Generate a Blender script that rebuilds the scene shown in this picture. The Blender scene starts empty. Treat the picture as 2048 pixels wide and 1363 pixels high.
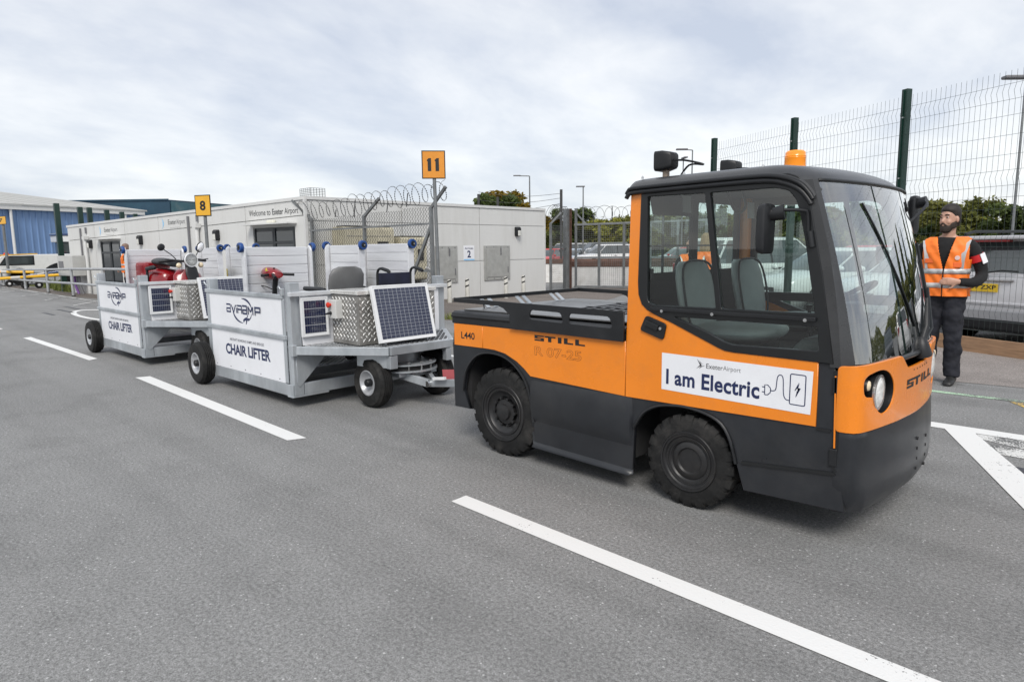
import bpy, bmesh, math, random
from mathutils import Vector, Matrix
from math import sin, cos, pi, radians as RAD
random.seed(7)
S = bpy.context.scene
COL = S.collection
# ------------------------------------------------------------------ camera
cam = bpy.data.objects.new('camera', bpy.data.cameras.new('camera')); COL.objects.link(cam)
def cam_matrix(pit, yaw, roll, loc):
    fw = Vector((sin(yaw)*cos(pit), cos(yaw)*cos(pit), -sin(pit)))
    r0 = Vector((cos(yaw), -sin(yaw), 0)); u0 = r0.cross(fw)
    r = r0*cos(roll)+u0*sin(roll); u = -r0*sin(roll)+u0*cos(roll)
    m = Matrix(((r.x, u.x, -fw.x), (r.y, u.y, -fw.y), (r.z, u.z, -fw.z))).to_4x4()
    m.translation = loc
    return m
cam.matrix_world = cam_matrix(RAD(7.852), RAD(-43.85), RAD(-.653), (0, 0, 1.5))
cam.data.sensor_width = 36; cam.data.lens = 1339.2/2048*36
cam.data.clip_start = .05; cam.data.clip_end = 3000
S.camera = cam
# ------------------------------------------------------------------ world: overcast daylight
SUN_EL, SUN_AZ = RAD(46), RAD(138)      # azimuth measured from +Y towards +X
W = bpy.data.worlds.new('World'); S.world = W; W.use_nodes = True
nt = W.node_tree; nt.nodes.clear()
def wn(t, **k):
    n = nt.nodes.new(t)
    for a, b in k.items(): setattr(n, a, b)
    return n
out = wn('ShaderNodeOutputWorld'); bg = wn('ShaderNodeBackground'); bg.inputs['Strength'].default_value = .12
sky = wn('ShaderNodeTexSky', sky_type='NISHITA'); sky.sun_disc = False
sky.sun_elevation = SUN_EL; sky.sun_rotation = SUN_AZ
tc = wn('ShaderNodeTexCoord'); sep = wn('ShaderNodeSeparateXYZ')
nt.links.new(tc.outputs['Generated'], sep.inputs[0])
zc = wn('ShaderNodeMath', operation='MAXIMUM'); zc.inputs[1].default_value = 0.0; nt.links.new(sep.outputs['Z'], zc.inputs[0])
za = wn('ShaderNodeMath', operation='ADD'); za.inputs[1].default_value = .30; nt.links.new(zc.outputs[0], za.inputs[0])
dv = wn('ShaderNodeVectorMath', operation='DIVIDE'); cmb = wn('ShaderNodeCombineXYZ')
for i in range(3): nt.links.new(za.outputs[0], cmb.inputs[i])
nt.links.new(tc.outputs['Generated'], dv.inputs[0]); nt.links.new(cmb.outputs[0], dv.inputs[1])
def wnoise(scale, detail, rough, loc, sc=(1, 1, 1), dist=0.):
    mp = wn('ShaderNodeMapping'); mp.inputs['Location'].default_value = loc; mp.inputs['Scale'].default_value = sc
    mp.inputs['Rotation'].default_value = (0, 0, RAD(35))
    nt.links.new(dv.outputs[0], mp.inputs['Vector'])
    n = wn('ShaderNodeTexNoise'); n.inputs['Scale'].default_value = scale; n.inputs['Detail'].default_value = detail
    n.inputs['Roughness'].default_value = rough; n.inputs['Distortion'].default_value = dist
    nt.links.new(mp.outputs[0], n.inputs['Vector'])
    return n
def wramp(stops):
    r = wn('ShaderNodeValToRGB'); e = r.color_ramp.elements
    while len(e) > 1: e.remove(e[-1])
    e[0].position, e[0].color = stops[0][0], (*stops[0][1], 1)
    for p, c in stops[1:]:
        q = e.new(p); q.color = (*c, 1)
    return r
n1 = wnoise(.95, 7, .56, (3.1, 1.7, 0), (1, .72, 1), .3)
n2 = wnoise(2.9, 6, .55, (0.3, 5.2, 2), (1, .6, 1), .2)
mx = wn('ShaderNodeMix', data_type='FLOAT'); mx.inputs['Factor'].default_value = .42
nt.links.new(n1.outputs['Fac'], mx.inputs['A']); nt.links.new(n2.outputs['Fac'], mx.inputs['B'])
r1 = wramp([(.39, (2.85, 3.08, 3.55)), (.455, (3.45, 3.62, 3.95)), (.52, (4.08, 4.18, 4.34)), (.61, (4.85, 4.85, 4.85))])
nt.links.new(mx.outputs['Result'], r1.inputs[0])
# the cloud deck covers the clear sky; a little of the blue shows through
mixc = wn('ShaderNodeMix', data_type='RGBA'); mixc.inputs['Factor'].default_value = .9
nt.links.new(sky.outputs[0], mixc.inputs['A']); nt.links.new(r1.outputs[0], mixc.inputs['B'])
nt.links.new(mixc.outputs['Result'], bg.inputs['Color']); nt.links.new(bg.outputs[0], out.inputs[0])
# ------------------------------------------------------------------ sun behind thin cloud
sl = bpy.data.lights.new('sun', 'SUN'); sl.energy = 1.5; sl.angle = RAD(24); sl.color = (1, .96, .9)
sun = bpy.data.objects.new('sun', sl); COL.objects.link(sun)
sd = Vector((sin(SUN_AZ)*cos(SUN_EL), cos(SUN_AZ)*cos(SUN_EL), sin(SUN_EL)))
sun.rotation_euler = sd.to_track_quat('Z', 'Y').to_euler(); sun.location = sd*50
S.view_settings.view_transform = 'Standard'; S.view_settings.look = 'None'
S.view_settings.exposure = .85; S.view_settings.gamma = 1
S.render.engine = 'CYCLES'
S.cycles.max_bounces = 8; S.cycles.transparent_max_bounces = 24; S.cycles.glossy_bounces = 3; S.cycles.diffuse_bounces = 3
S.cycles.caustics_reflective = False; S.cycles.caustics_refractive = False
try:
    S.cycles.use_denoising = True
except Exception: pass

# ------------------------------------------------------------------ materials
MATS = {}
def mat(name, col, rough=.5, metal=0., var=.06, scale=6., bump=0., bscale=None, rvar=.1, spec=.5, coat=0., dirt=None, dscale=1.3, damt=.5, stretch=(1, 1, 1), emit=None):
    if name in MATS: return MATS[name]
    m = bpy.data.materials.new(name); MATS[name] = m; m.use_nodes = True
    t = m.node_tree; N = t.nodes; L = t.links
    b = N['Principled BSDF']
    b.inputs['Roughness'].default_value = rough; b.inputs['Metallic'].default_value = metal
    b.inputs['Specular IOR Level'].default_value = spec
    if coat: b.inputs['Coat Weight'].default_value = coat; b.inputs['Coat Roughness'].default_value = .08
    tcn = N.new('ShaderNodeTexCoord'); mp = N.new('ShaderNodeMapping'); mp.inputs['Scale'].default_value = stretch
    L.new(tcn.outputs['Object'], mp.inputs[0])
    nz = N.new('ShaderNodeTexNoise'); nz.inputs['Scale'].default_value = scale; nz.inputs['Detail'].default_value = 6; nz.inputs['Roughness'].default_value = .6
    L.new(mp.outputs[0], nz.inputs['Vector'])
    rp = N.new('ShaderNodeValToRGB'); e = rp.color_ramp.elements
    e[0].position = .3; e[1].position = .7
    e[0].color = (*[max(0, c*(1-var*1.5)) for c in col], 1); e[1].color = (*[min(1, c*(1+var)) for c in col], 1)
    L.new(nz.outputs['Fac'], rp.inputs[0])
    src = rp.outputs[0]
    if dirt:
        n2 = N.new('ShaderNodeTexNoise'); n2.inputs['Scale'].default_value = dscale; n2.inputs['Detail'].default_value = 8; n2.inputs['Roughness'].default_value = .7
        L.new(mp.outputs[0], n2.inputs['Vector'])
        r2 = N.new('ShaderNodeMapRange'); r2.inputs[1].default_value = .48; r2.inputs[2].default_value = .75; r2.inputs[4].default_value = damt
        L.new(n2.outputs['Fac'], r2.inputs[0])
        mxn = N.new('ShaderNodeMix'); mxn.data_type = 'RGBA'; mxn.inputs['B'].default_value = (*dirt, 1)
        L.new(r2.outputs[0], mxn.inputs['Factor']); L.new(src, mxn.inputs['A']); src = mxn.outputs['Result']
    L.new(src, b.inputs['Base Color'])
    if rvar:
        mr = N.new('ShaderNodeMapRange'); mr.inputs[3].default_value = max(.02, rough-rvar); mr.inputs[4].default_value = min(1, rough+rvar)
        L.new(nz.outputs['Fac'], mr.inputs[0]); L.new(mr.outputs[0], b.inputs['Roughness'])
    if bump:
        nb = N.new('ShaderNodeTexNoise'); nb.inputs['Scale'].default_value = bscale or scale*8; nb.inputs['Detail'].default_value = 4
        L.new(mp.outputs[0], nb.inputs['Vector'])
        bp = N.new('ShaderNodeBump'); bp.inputs['Strength'].default_value = bump; bp.inputs['Distance'].default_value = .01
        L.new(nb.outputs['Fac'], bp.inputs['Height']); L.new(bp.outputs[0], b.inputs['Normal'])
    if emit:
        b.inputs['Emission Color'].default_value = (*emit[:3], 1); b.inputs['Emission Strength'].default_value = emit[3]
    return m
def glass(name, tint=(.8, .9, .88), refl=.5, f0=.06, rough=.0):
    m = bpy.data.materials.new(name); m.use_nodes = True; t = m.node_tree; N = t.nodes; L = t.links
    N.remove(N['Principled BSDF'])
    tr = N.new('ShaderNodeBsdfTransparent'); tr.inputs[0].default_value = (*tint, 1)
    gl = N.new('ShaderNodeBsdfGlossy'); gl.inputs['Roughness'].default_value = rough; gl.inputs['Color'].default_value = (1, 1, 1, 1)
    fr = N.new('ShaderNodeFresnel'); fr.inputs[0].default_value = 1.52
    nb = N.new('ShaderNodeMath'); nb.operation = 'MULTIPLY_ADD'; nb.inputs[1].default_value = refl*2; nb.inputs[2].default_value = f0; nb.use_clamp = True
    L.new(fr.outputs[0], nb.inputs[0])
    mx = N.new('ShaderNodeMixShader'); L.new(nb.outputs[0], mx.inputs[0]); L.new(tr.outputs[0], mx.inputs[1]); L.new(gl.outputs[0], mx.inputs[2])
    L.new(mx.outputs[0], N['Material Output'].inputs[0])
    MATS[name] = m
    return m
ORANGE = mat('orange_paint', (.82, .235, .015), .27, var=.035, scale=2.5, rvar=.08, coat=.3, dirt=(.52, .18, .045), dscale=7, damt=.3)
BLACKP = mat('black_plastic', (.012, .013, .015), .42, var=.2, scale=9, bump=.06, bscale=500, dirt=(.035, .035, .035), dscale=2, damt=.35, spec=.4)
SKIRT = mat('dark_bumper', (.020, .022, .026), .33, var=.15, scale=4, bump=.03, bscale=300, dirt=(.055, .054, .053), dscale=2.4, damt=.4, rvar=.14, spec=.45)
RUBBER = mat('tyre_rubber', (.013, .013, .013), .75, var=.3, scale=12, bump=.2, bscale=90, dirt=(.075, .07, .065), dscale=5, damt=.6, spec=.3)
RIMBLK = mat('black_rim', (.014, .014, .015), .45, var=.2, scale=20, dirt=(.045, .04, .035), dscale=6, damt=.4)
DARKIN = mat('dark_interior', (.02, .02, .021), .8, var=.2)
FRAMEB = mat('window_frame_black', (.009, .010, .011), .35, var=.15, scale=5)
GLASSC = glass('cab_glass', (.80, .90, .87), .42, .05)
GLASSW = glass('windscreen_glass', (.80, .90, .87), .8, .21)
GALV = mat('galvanised_steel', (.50, .53, .555), .42, .55, var=.16, scale=3.5, rvar=.12, bump=.04, bscale=40, dirt=(.30, .34, .37), dscale=4, damt=.7, stretch=(1, 1, .35))
ALU = mat('ribbed_aluminium', (.80, .81, .83), .34, .35, var=.08, scale=3, rvar=.1, stretch=(.4, .4, 3), dirt=(.55, .54, .60), dscale=2, damt=.5)
TREAD = mat('treadplate', (.33, .32, .30), .42, .55, var=.2, scale=6)
TREADR = mat('treadplate_lozenge', (.82, .81, .78), .26, .55, var=.1, scale=6)
WHITE = mat('white_board', (.79, .80, .83), .35, var=.02, scale=2, rvar=.05, dirt=(.66, .665, .68), dscale=5, damt=.35)
WHITEF = mat('white_frame', (.78, .79, .80), .4, var=.03, scale=6)
NAVY = mat('navy_print', (.012, .022, .085), .5, var=.1)
BLACKINK = mat('black_print', (.012, .012, .013), .5, var=.1)
CELL = mat('solar_cell', (.018, .024, .06), .14, var=.25, scale=40, spec=.6, coat=.5)
CELLG = mat('solar_grid', (.5, .52, .56), .3, .3, var=.05)
BLUEW = mat('blue_wheel', (.012, .06, .23), .4, var=.15)
RED = mat('red_paint', (.24, .006, .010), .25, var=.08, coat=.6)
SEATG = mat('grey_vinyl', (.14, .14, .14), .5, var=.1, bump=.05, bscale=200)
SEATL = mat('cab_seat_vinyl', (.40, .42, .41), .5, var=.1, bump=.05, bscale=150)
STEEL = mat('bright_steel', (.6, .6, .6), .25, .9, var=.1)
CHROME = mat('lamp_reflector', (.85, .85, .86), .15, .35, var=.05)
LENS = glass('lamp_lens', (.93, .93, .9), .4, .08)
AMBER = mat('amber_lens', (.9, .28, .01), .25, var=.05, coat=.5, emit=(1, .3, .02, .12))
YELLOW = mat('yellow_paint', (.75, .42, .02), .4, var=.06)
YELLOWL = mat('yellow_label', (.8, .62, .05), .5)
REDP = mat('red_plastic', (.6, .03, .01), .35)
GREENP = mat('green_post_paint', (.005, .028, .020), .4, var=.1)
WIRE = mat('dark_wire', (.045, .06, .055), .5, .3)
ZWIRE = mat('zinc_wire', (.22, .225, .22), .45, .5, var=.15)
BARB = mat('razor_wire_steel', (.10, .10, .10), .45, .6, var=.2)
GREYST = mat('grey_steel_post', (.20, .21, .215), .5, .4, var=.15, dirt=(.13, .11, .09), dscale=4, damt=.4)
RAILG = mat('railing_galvanised', (.42, .43, .44), .45, .4, var=.12)
SIGNO = mat('sign_orange', (.70, .27, .025), .45, var=.05)
SIGNY = mat('sign_yellow', (.75, .40, .03), .45, var=.05)
WOOD = mat('timber', (.33, .20, .115), .75, var=.2, scale=4, bump=.15, stretch=(1, 1, 9), dirt=(.2, .13, .08))
WOODB = mat('brown_coping', (.13, .065, .045), .75, var=.25, scale=5, bump=.1)
CONCW = mat('white_painted_concrete', (.80, .79, .77), .75, var=.06, scale=5, dirt=(.45, .42, .37), dscale=3, damt=.5)
BUILD = mat('terminal_panel', (.63, .63, .615), .5, var=.02, scale=1.2, rvar=.05, dirt=(.50, .495, .465), dscale=2.2, damt=.5, stretch=(1, 1, .12))
BUILDR = mat('terminal_panel_cream', (.70, .68, .62), .5, var=.02, scale=1.2, rvar=.05, dirt=(.60, .56, .47), dscale=.9, damt=.4)
BTRIM = mat('terminal_trim', (.62, .62, .61), .5, var=.03)
PIPEG = mat('grey_pipe', (.16, .16, .17), .5)
DGLASS = mat('dark_glass', (.02, .026, .03), .05, var=.1, spec=.9, coat=.3)
CARGL = mat('car_glass', (.05, .062, .064), .05, var=.3, scale=1.5, spec=.9, coat=.5)
HATCH = mat('steel_hatch', (.42, .42, .40), .42, .3, var=.1, dirt=(.32, .31, .28), dscale=5, damt=.4)
AIRU = mat('air_unit_cream', (.50, .46, .34), .55, var=.08, dirt=(.2, .18, .13), dscale=2.5, damt=.6)
BLUECL = mat('blue_cladding', (.17, .275, .47), .45, var=.06, scale=.6)
BLUECV = mat('blue_cladding_fold', (.11, .20, .42), .45, var=.06, scale=.6)
ROOFG = mat('grey_roof', (.42, .42, .40), .6, var=.08, scale=.4, dirt=(.36, .35, .32), dscale=.3, damt=.5, stretch=(1, 1, 1))
TEALC = mat('teal_cladding', (.018, .055, .09), .5, var=.12, scale=.5, dirt=(.03, .10, .14), dscale=.4)
TEALL = mat('teal_cladding_weathered', (.05, .14, .17), .5, var=.2, scale=.6, dirt=(.22, .19, .15), dscale=.6)

# ------------------------------------------------------------------ mesh helpers
def empty(name, loc=(0, 0, 0), label=None, cat=None, group=None):
    o = bpy.data.objects.new(name, None); COL.objects.link(o); o.location = loc
    o.empty_display_size = .2
    tag(o, label, cat, group)
    return o
def tag(o, label=None, cat=None, group=None, kind=None):
    if label: o['label'] = label
    if cat: o['category'] = cat
    if group: o['group'] = group
    if kind: o['kind'] = kind
    return o
def rootloc(p):
    while p.parent: p = p.parent
    return Vector(p.location)
def link(name, me, parent=None, loc=None):
    o = bpy.data.objects.new(name, me); COL.objects.link(o)
    if parent: o.parent = parent
    if loc is not None: o.location = loc
    return o
class MB:
    def __init__(s): s.v = []; s.f = []
    def add(s, vs, fs):
        n = len(s.v); s.v += [Vector(v) for v in vs]; s.f += [tuple(i+n for i in f) for f in fs]; return s
    def box(s, x0, x1, y0, y1, z0, z1):
        return s.add([(x, y, z) for z in (z0, z1) for y in (y0, y1) for x in (x0, x1)],
                     [(0, 2, 3, 1), (4, 5, 7, 6), (0, 1, 5, 4), (2, 6, 7, 3), (0, 4, 6, 2), (1, 3, 7, 5)])
    def obox(s, c, ax, ay, az):           # oriented box: centre and three half vectors
        c = Vector(c); ax, ay, az = Vector(ax), Vector(ay), Vector(az)
        return s.add([c+i*ax+j*ay+k*az for k in (-1, 1) for j in (-1, 1) for i in (-1, 1)],
                     [(0, 2, 3, 1), (4, 5, 7, 6), (0, 1, 5, 4), (2, 6, 7, 3), (0, 4, 6, 2), (1, 3, 7, 5)])
    def bar(s, a, b, w, h, up=(0, 0, 1)):  # rectangular bar from a to b
        a, b = Vector(a), Vector(b); d = (b-a); L = d.length; d.normalize()
        u = Vector(up); sd = d.cross(u)
        if sd.length < 1e-4: sd = d.cross(Vector((1, 0, 0)))
        sd.normalize(); u = sd.cross(d)
        return s.obox((a+b)/2, d*L/2, sd*w/2, u*h/2)
    def prism(s, poly, axis, a, b):       # poly: (p,q) in the plane normal to axis
        def P(p, q, t): return {'x': (t, p, q), 'y': (p, t, q), 'z': (p, q, t)}[axis]
        n = len(poly)
        vs = [P(p, q, a) for p, q in poly]+[P(p, q, b) for p, q in poly]
        fs = [tuple(range(n)), tuple(range(2*n-1, n-1, -1))]+[(i, i+n, (i+1) % n+n, (i+1) % n) for i in range(n)]
        return s.add(vs, fs)
    def tube(s, pts, r, n=8, cap=True, closed=False):
        pts = [Vector(p) for p in pts]; rs = r if isinstance(r, (list, tuple)) else [r]*len(pts)
        base = len(s.v); m = len(pts); prev = None
        for i, p in enumerate(pts):
            if closed: t = pts[(i+1) % m]-pts[i-1]
            else: t = pts[min(i+1, m-1)]-pts[max(i-1, 0)]
            t.normalize()
            if prev is None:
                prev = t.orthogonal().normalized()
            prev = (prev-t*prev.dot(t))
            if prev.length < 1e-6: prev = t.orthogonal()
            prev.normalize(); q = t.cross(prev)
            for k in range(n):
                a = 2*pi*k/n; s.v.append(p+(prev*cos(a)+q*sin(a))*rs[i])
        for i in range(m if closed else m-1):
            j = (i+1) % m
            for k in range(n):
                l = (k+1) % n
                s.f.append((base+i*n+k, base+i*n+l, base+j*n+l, base+j*n+k))
        if cap and not closed:
            s.f.append(tuple(base+k for k in range(n-1, -1, -1))); s.f.append(tuple(base+(m-1)*n+k for k in range(n)))
        return s
    def loft(s, rings, cap=True, closed=True):
        base = len(s.v); n = len(rings[0])
        for r in rings: s.v += [Vector(p) for p in r]
        for i in range(len(rings)-1):
            for k in range(n if closed else n-1):
                l = (k+1) % n
                s.f.append((base+i*n+k, base+i*n+l, base+(i+1)*n+l, base+(i+1)*n+k))
        if cap:
            s.f.append(tuple(base+k for k in range(n-1, -1, -1))); s.f.append(tuple(base+(len(rings)-1)*n+k for k in range(n)))
        return s
    def lathe(s, prof, c, axis='y', n=32, close=True):   # prof: (r, t) along axis
        c = Vector(c); rings = []
        A, B, D = {'x': ((0, 1, 0), (0, 0, 1), (1, 0, 0)), 'y': ((1, 0, 0), (0, 0, 1), (0, 1, 0)), 'z': ((1, 0, 0), (0, 1, 0), (0, 0, 1))}[axis]
        A, B, D = Vector(A), Vector(B), Vector(D)
        for r, t in prof: rings.append([c+(A*cos(2*pi*k/n)+B*sin(2*pi*k/n))*r+D*t for k in range(n)])
        return s.loft(rings, cap=close)
    def ell(s, c, rx, ry, rz, nu=16, nv=10, rot=None):
        c = Vector(c); rings = []
        for i in range(nv+1):
            a = -pi/2+pi*i/nv; rr = max(cos(a), .02)
            ring = [Vector((rx*rr*cos(2*pi*k/nu), ry*rr*sin(2*pi*k/nu), rz*sin(a))) for k in range(nu)]
            if rot is not None: ring = [rot @ p for p in ring]
            rings.append([c+p for p in ring])
        return s.loft(rings)
    def mirror(s, yc):
        n = len(s.v); s.v += [Vector((v.x, 2*yc-v.y, v.z)) for v in s.v]; s.f += [tuple(i+n for i in reversed(f)) for f in s.f]; return s
    def mesh(s, name, off=None):
        me = bpy.data.meshes.new(name)
        vs = [tuple(v-off) for v in s.v] if off is not None else [tuple(v) for v in s.v]
        me.from_pydata(vs, [], s.f); me.update()
        return me
    def build(s, name, m, parent=None, smooth=None, bevel=0, fix=True, label=None):
        off = rootloc(parent) if parent else None
        me = s.mesh(name, off)
        return finish(name, me, m, parent, smooth, bevel, fix)
def finish(name, me, m, parent=None, smooth=None, bevel=0, fix=True):
    if fix:
        b = bmesh.new(); b.from_mesh(me); bmesh.ops.recalc_face_normals(b, faces=b.faces); b.to_mesh(me); b.free()
    me.materials.append(m)
    if smooth:
        me.polygons.foreach_set('use_smooth', [True]*len(me.polygons))
        try: me.set_sharp_from_angle(angle=RAD(smooth if smooth is not True else 40))
        except Exception: pass
    o = link(name, me, parent)
    if bevel:
        bv = o.modifiers.new('bevel', 'BEVEL'); bv.width = bevel; bv.segments = 2; bv.limit_method = 'ANGLE'; bv.angle_limit = RAD(40)
        bv.harden_normals = False
    return o
def copy_tree(o, parent=None, loc=None):
    c = o.copy(); COL.objects.link(c); c.parent = parent
    if loc is not None: c.location = loc
    for ch in list(o.children): copy_tree(ch, c)
    return c
def rounded(poly, r=.02, n=4):
    """round every corner of a 2-D polygon"""
    outp = []; m = len(poly)
    for i in range(m):
        p = Vector(poly[i]); a = Vector(poly[i-1])-p; b = Vector(poly[(i+1) % m])-p
        rr = min(r, a.length*.45, b.length*.45)
        if rr < 1e-5: outp.append(tuple(p)); continue
        p0 = p+a.normalized()*rr; p1 = p+b.normalized()*rr
        for k in range(n+1):
            t = k/n; q = p0*(1-t)**2+p*2*t*(1-t)+p1*t*t; outp.append((q.x, q.y))
    return outp
_tmp = []
def fill_mesh(outer, holes=(), ext=0., bev=0.):
    """filled 2-D outline (with holes) as a mesh in XY, extruded along Z by +-ext"""
    cu = bpy.data.curves.new('c', 'CURVE'); cu.dimensions = '2D'; cu.fill_mode = 'BOTH'
    for P in [outer, *holes]:
        sp = cu.splines.new('POLY'); sp.points.add(len(P)-1)
        for q, p in zip(sp.points, P): q.co = (p[0], p[1], 0, 1)
        sp.use_cyclic_u = True
    cu.extrude = ext; cu.bevel_depth = bev; cu.bevel_resolution = 1
    if bev: cu.offset = -bev
    o = bpy.data.objects.new('c', cu); COL.objects.link(o)
    dg = bpy.context.evaluated_depsgraph_get()
    me = bpy.data.meshes.new_from_object(o.evaluated_get(dg))
    bpy.data.objects.remove(o); bpy.data.curves.remove(cu)
    b = bmesh.new(); b.from_mesh(me); bmesh.ops.remove_doubles(b, verts=b.verts, dist=1e-5); b.to_mesh(me); b.free()
    return me
def plate(name, outer, holes, y, th, m, parent, bev=.003, axis='y', smooth=None):
    """plate in the XZ plane (axis y) or YZ plane (axis x) or XY plane (axis z), from y to y+th"""
    me = fill_mesh(outer, holes, max(th/2-bev, 0), bev)
    off = rootloc(parent) if parent else Vector()
    for v in me.vertices:
        p, q, t = v.co; t += y+th/2
        v.co = Vector({'y': (p, t, q), 'x': (t, p, q), 'z': (p, q, t)}[axis])-off
    return finish(name, me, m, parent, smooth)
TXT = {}
def text_data(s, bold=0., spacing=1.):
    k = (s, bold, spacing)
    if k in TXT: return TXT[k]
    cu = bpy.data.curves.new('t', 'FONT'); cu.body = s; cu.size = 1; cu.offset = bold; cu.space_character = spacing
    cu.resolution_u = 3
    o = bpy.data.objects.new('t', cu); COL.objects.link(o)
    me = bpy.data.meshes.new_from_object(o.evaluated_get(bpy.context.evaluated_depsgraph_get()))
    bpy.data.objects.remove(o); bpy.data.curves.remove(cu)
    vs = [v.co.copy() for v in me.vertices]; fs = [tuple(p.vertices) for p in me.polygons]
    x0 = min(v.x for v in vs); x1 = max(v.x for v in vs); y0 = min(v.y for v in vs); y1 = max(v.y for v in vs)
    bpy.data.meshes.remove(me)
    TXT[k] = ([((v.x-x0)/(x1-x0), (v.y-y0)/(y1-y0)) for v in vs], fs)
    return TXT[k]
def text(name, s, o, u, v, m, parent, bold=0., spacing=1., mapf=None):
    """lettering fitted to the parallelogram o, o+u, o+v"""
    P, F = text_data(s, bold, spacing); o, u, v = Vector(o), Vector(u), Vector(v)
    b = MB(); b.v = [(o+u*p+v*q) if mapf is None else mapf(p, q) for p, q in P]; b.f = list(F)
    return b.build(name, m, parent, fix=False)
def polys(name, plist, o, u, v, m, parent, mapf=None):
    """flat print: list of 2-D polygons in unit coordinates"""
    b = MB(); o, u, v = Vector(o), Vector(u), Vector(v)
    for P in plist:
        me = fill_mesh(P, ())
        b.add([(o+u*w.co.x+v*w.co.y) if mapf is None else mapf(w.co.x, w.co.y) for w in me.vertices], [tuple(p.vertices) for p in me.polygons])
        bpy.data.meshes.remove(me)
    return b.build(name, m, parent, fix=False)
def ribbon(pts, w):
    """2-D outline of a line of width w (w may vary along it)"""
    pts = [Vector(p) for p in pts]; n = len(pts); ws = w if isinstance(w, (list, tuple)) else [w]*n
    L, R = [], []
    for i, p in enumerate(pts):
        t = pts[min(i+1, n-1)]-pts[max(i-1, 0)]; t.normalize(); q = Vector((-t.y, t.x))
        L.append(tuple(p+q*ws[i]/2)); R.append(tuple(p-q*ws[i]/2))
    return L+R[::-1]
def arc(cx, cy, rx, ry, a0, a1, n=16): return [(cx+rx*cos(RAD(a0+(a1-a0)*i/n)), cy+ry*sin(RAD(a0+(a1-a0)*i/n))) for i in range(n+1)]
def catmull(P, n=6):
    P = [Vector(p) for p in P]; outp = []
    for i in range(len(P)-1):
        a, b, c, d = P[max(i-1, 0)], P[i], P[i+1], P[min(i+2, len(P)-1)]
        for k in range(n):
            t = k/n; outp.append(.5*((2*b)+(c-a)*t+(2*a-5*b+4*c-d)*t*t+(3*b-a-3*c+d)*t**3))
    outp.append(P[-1]); return outp
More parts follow.
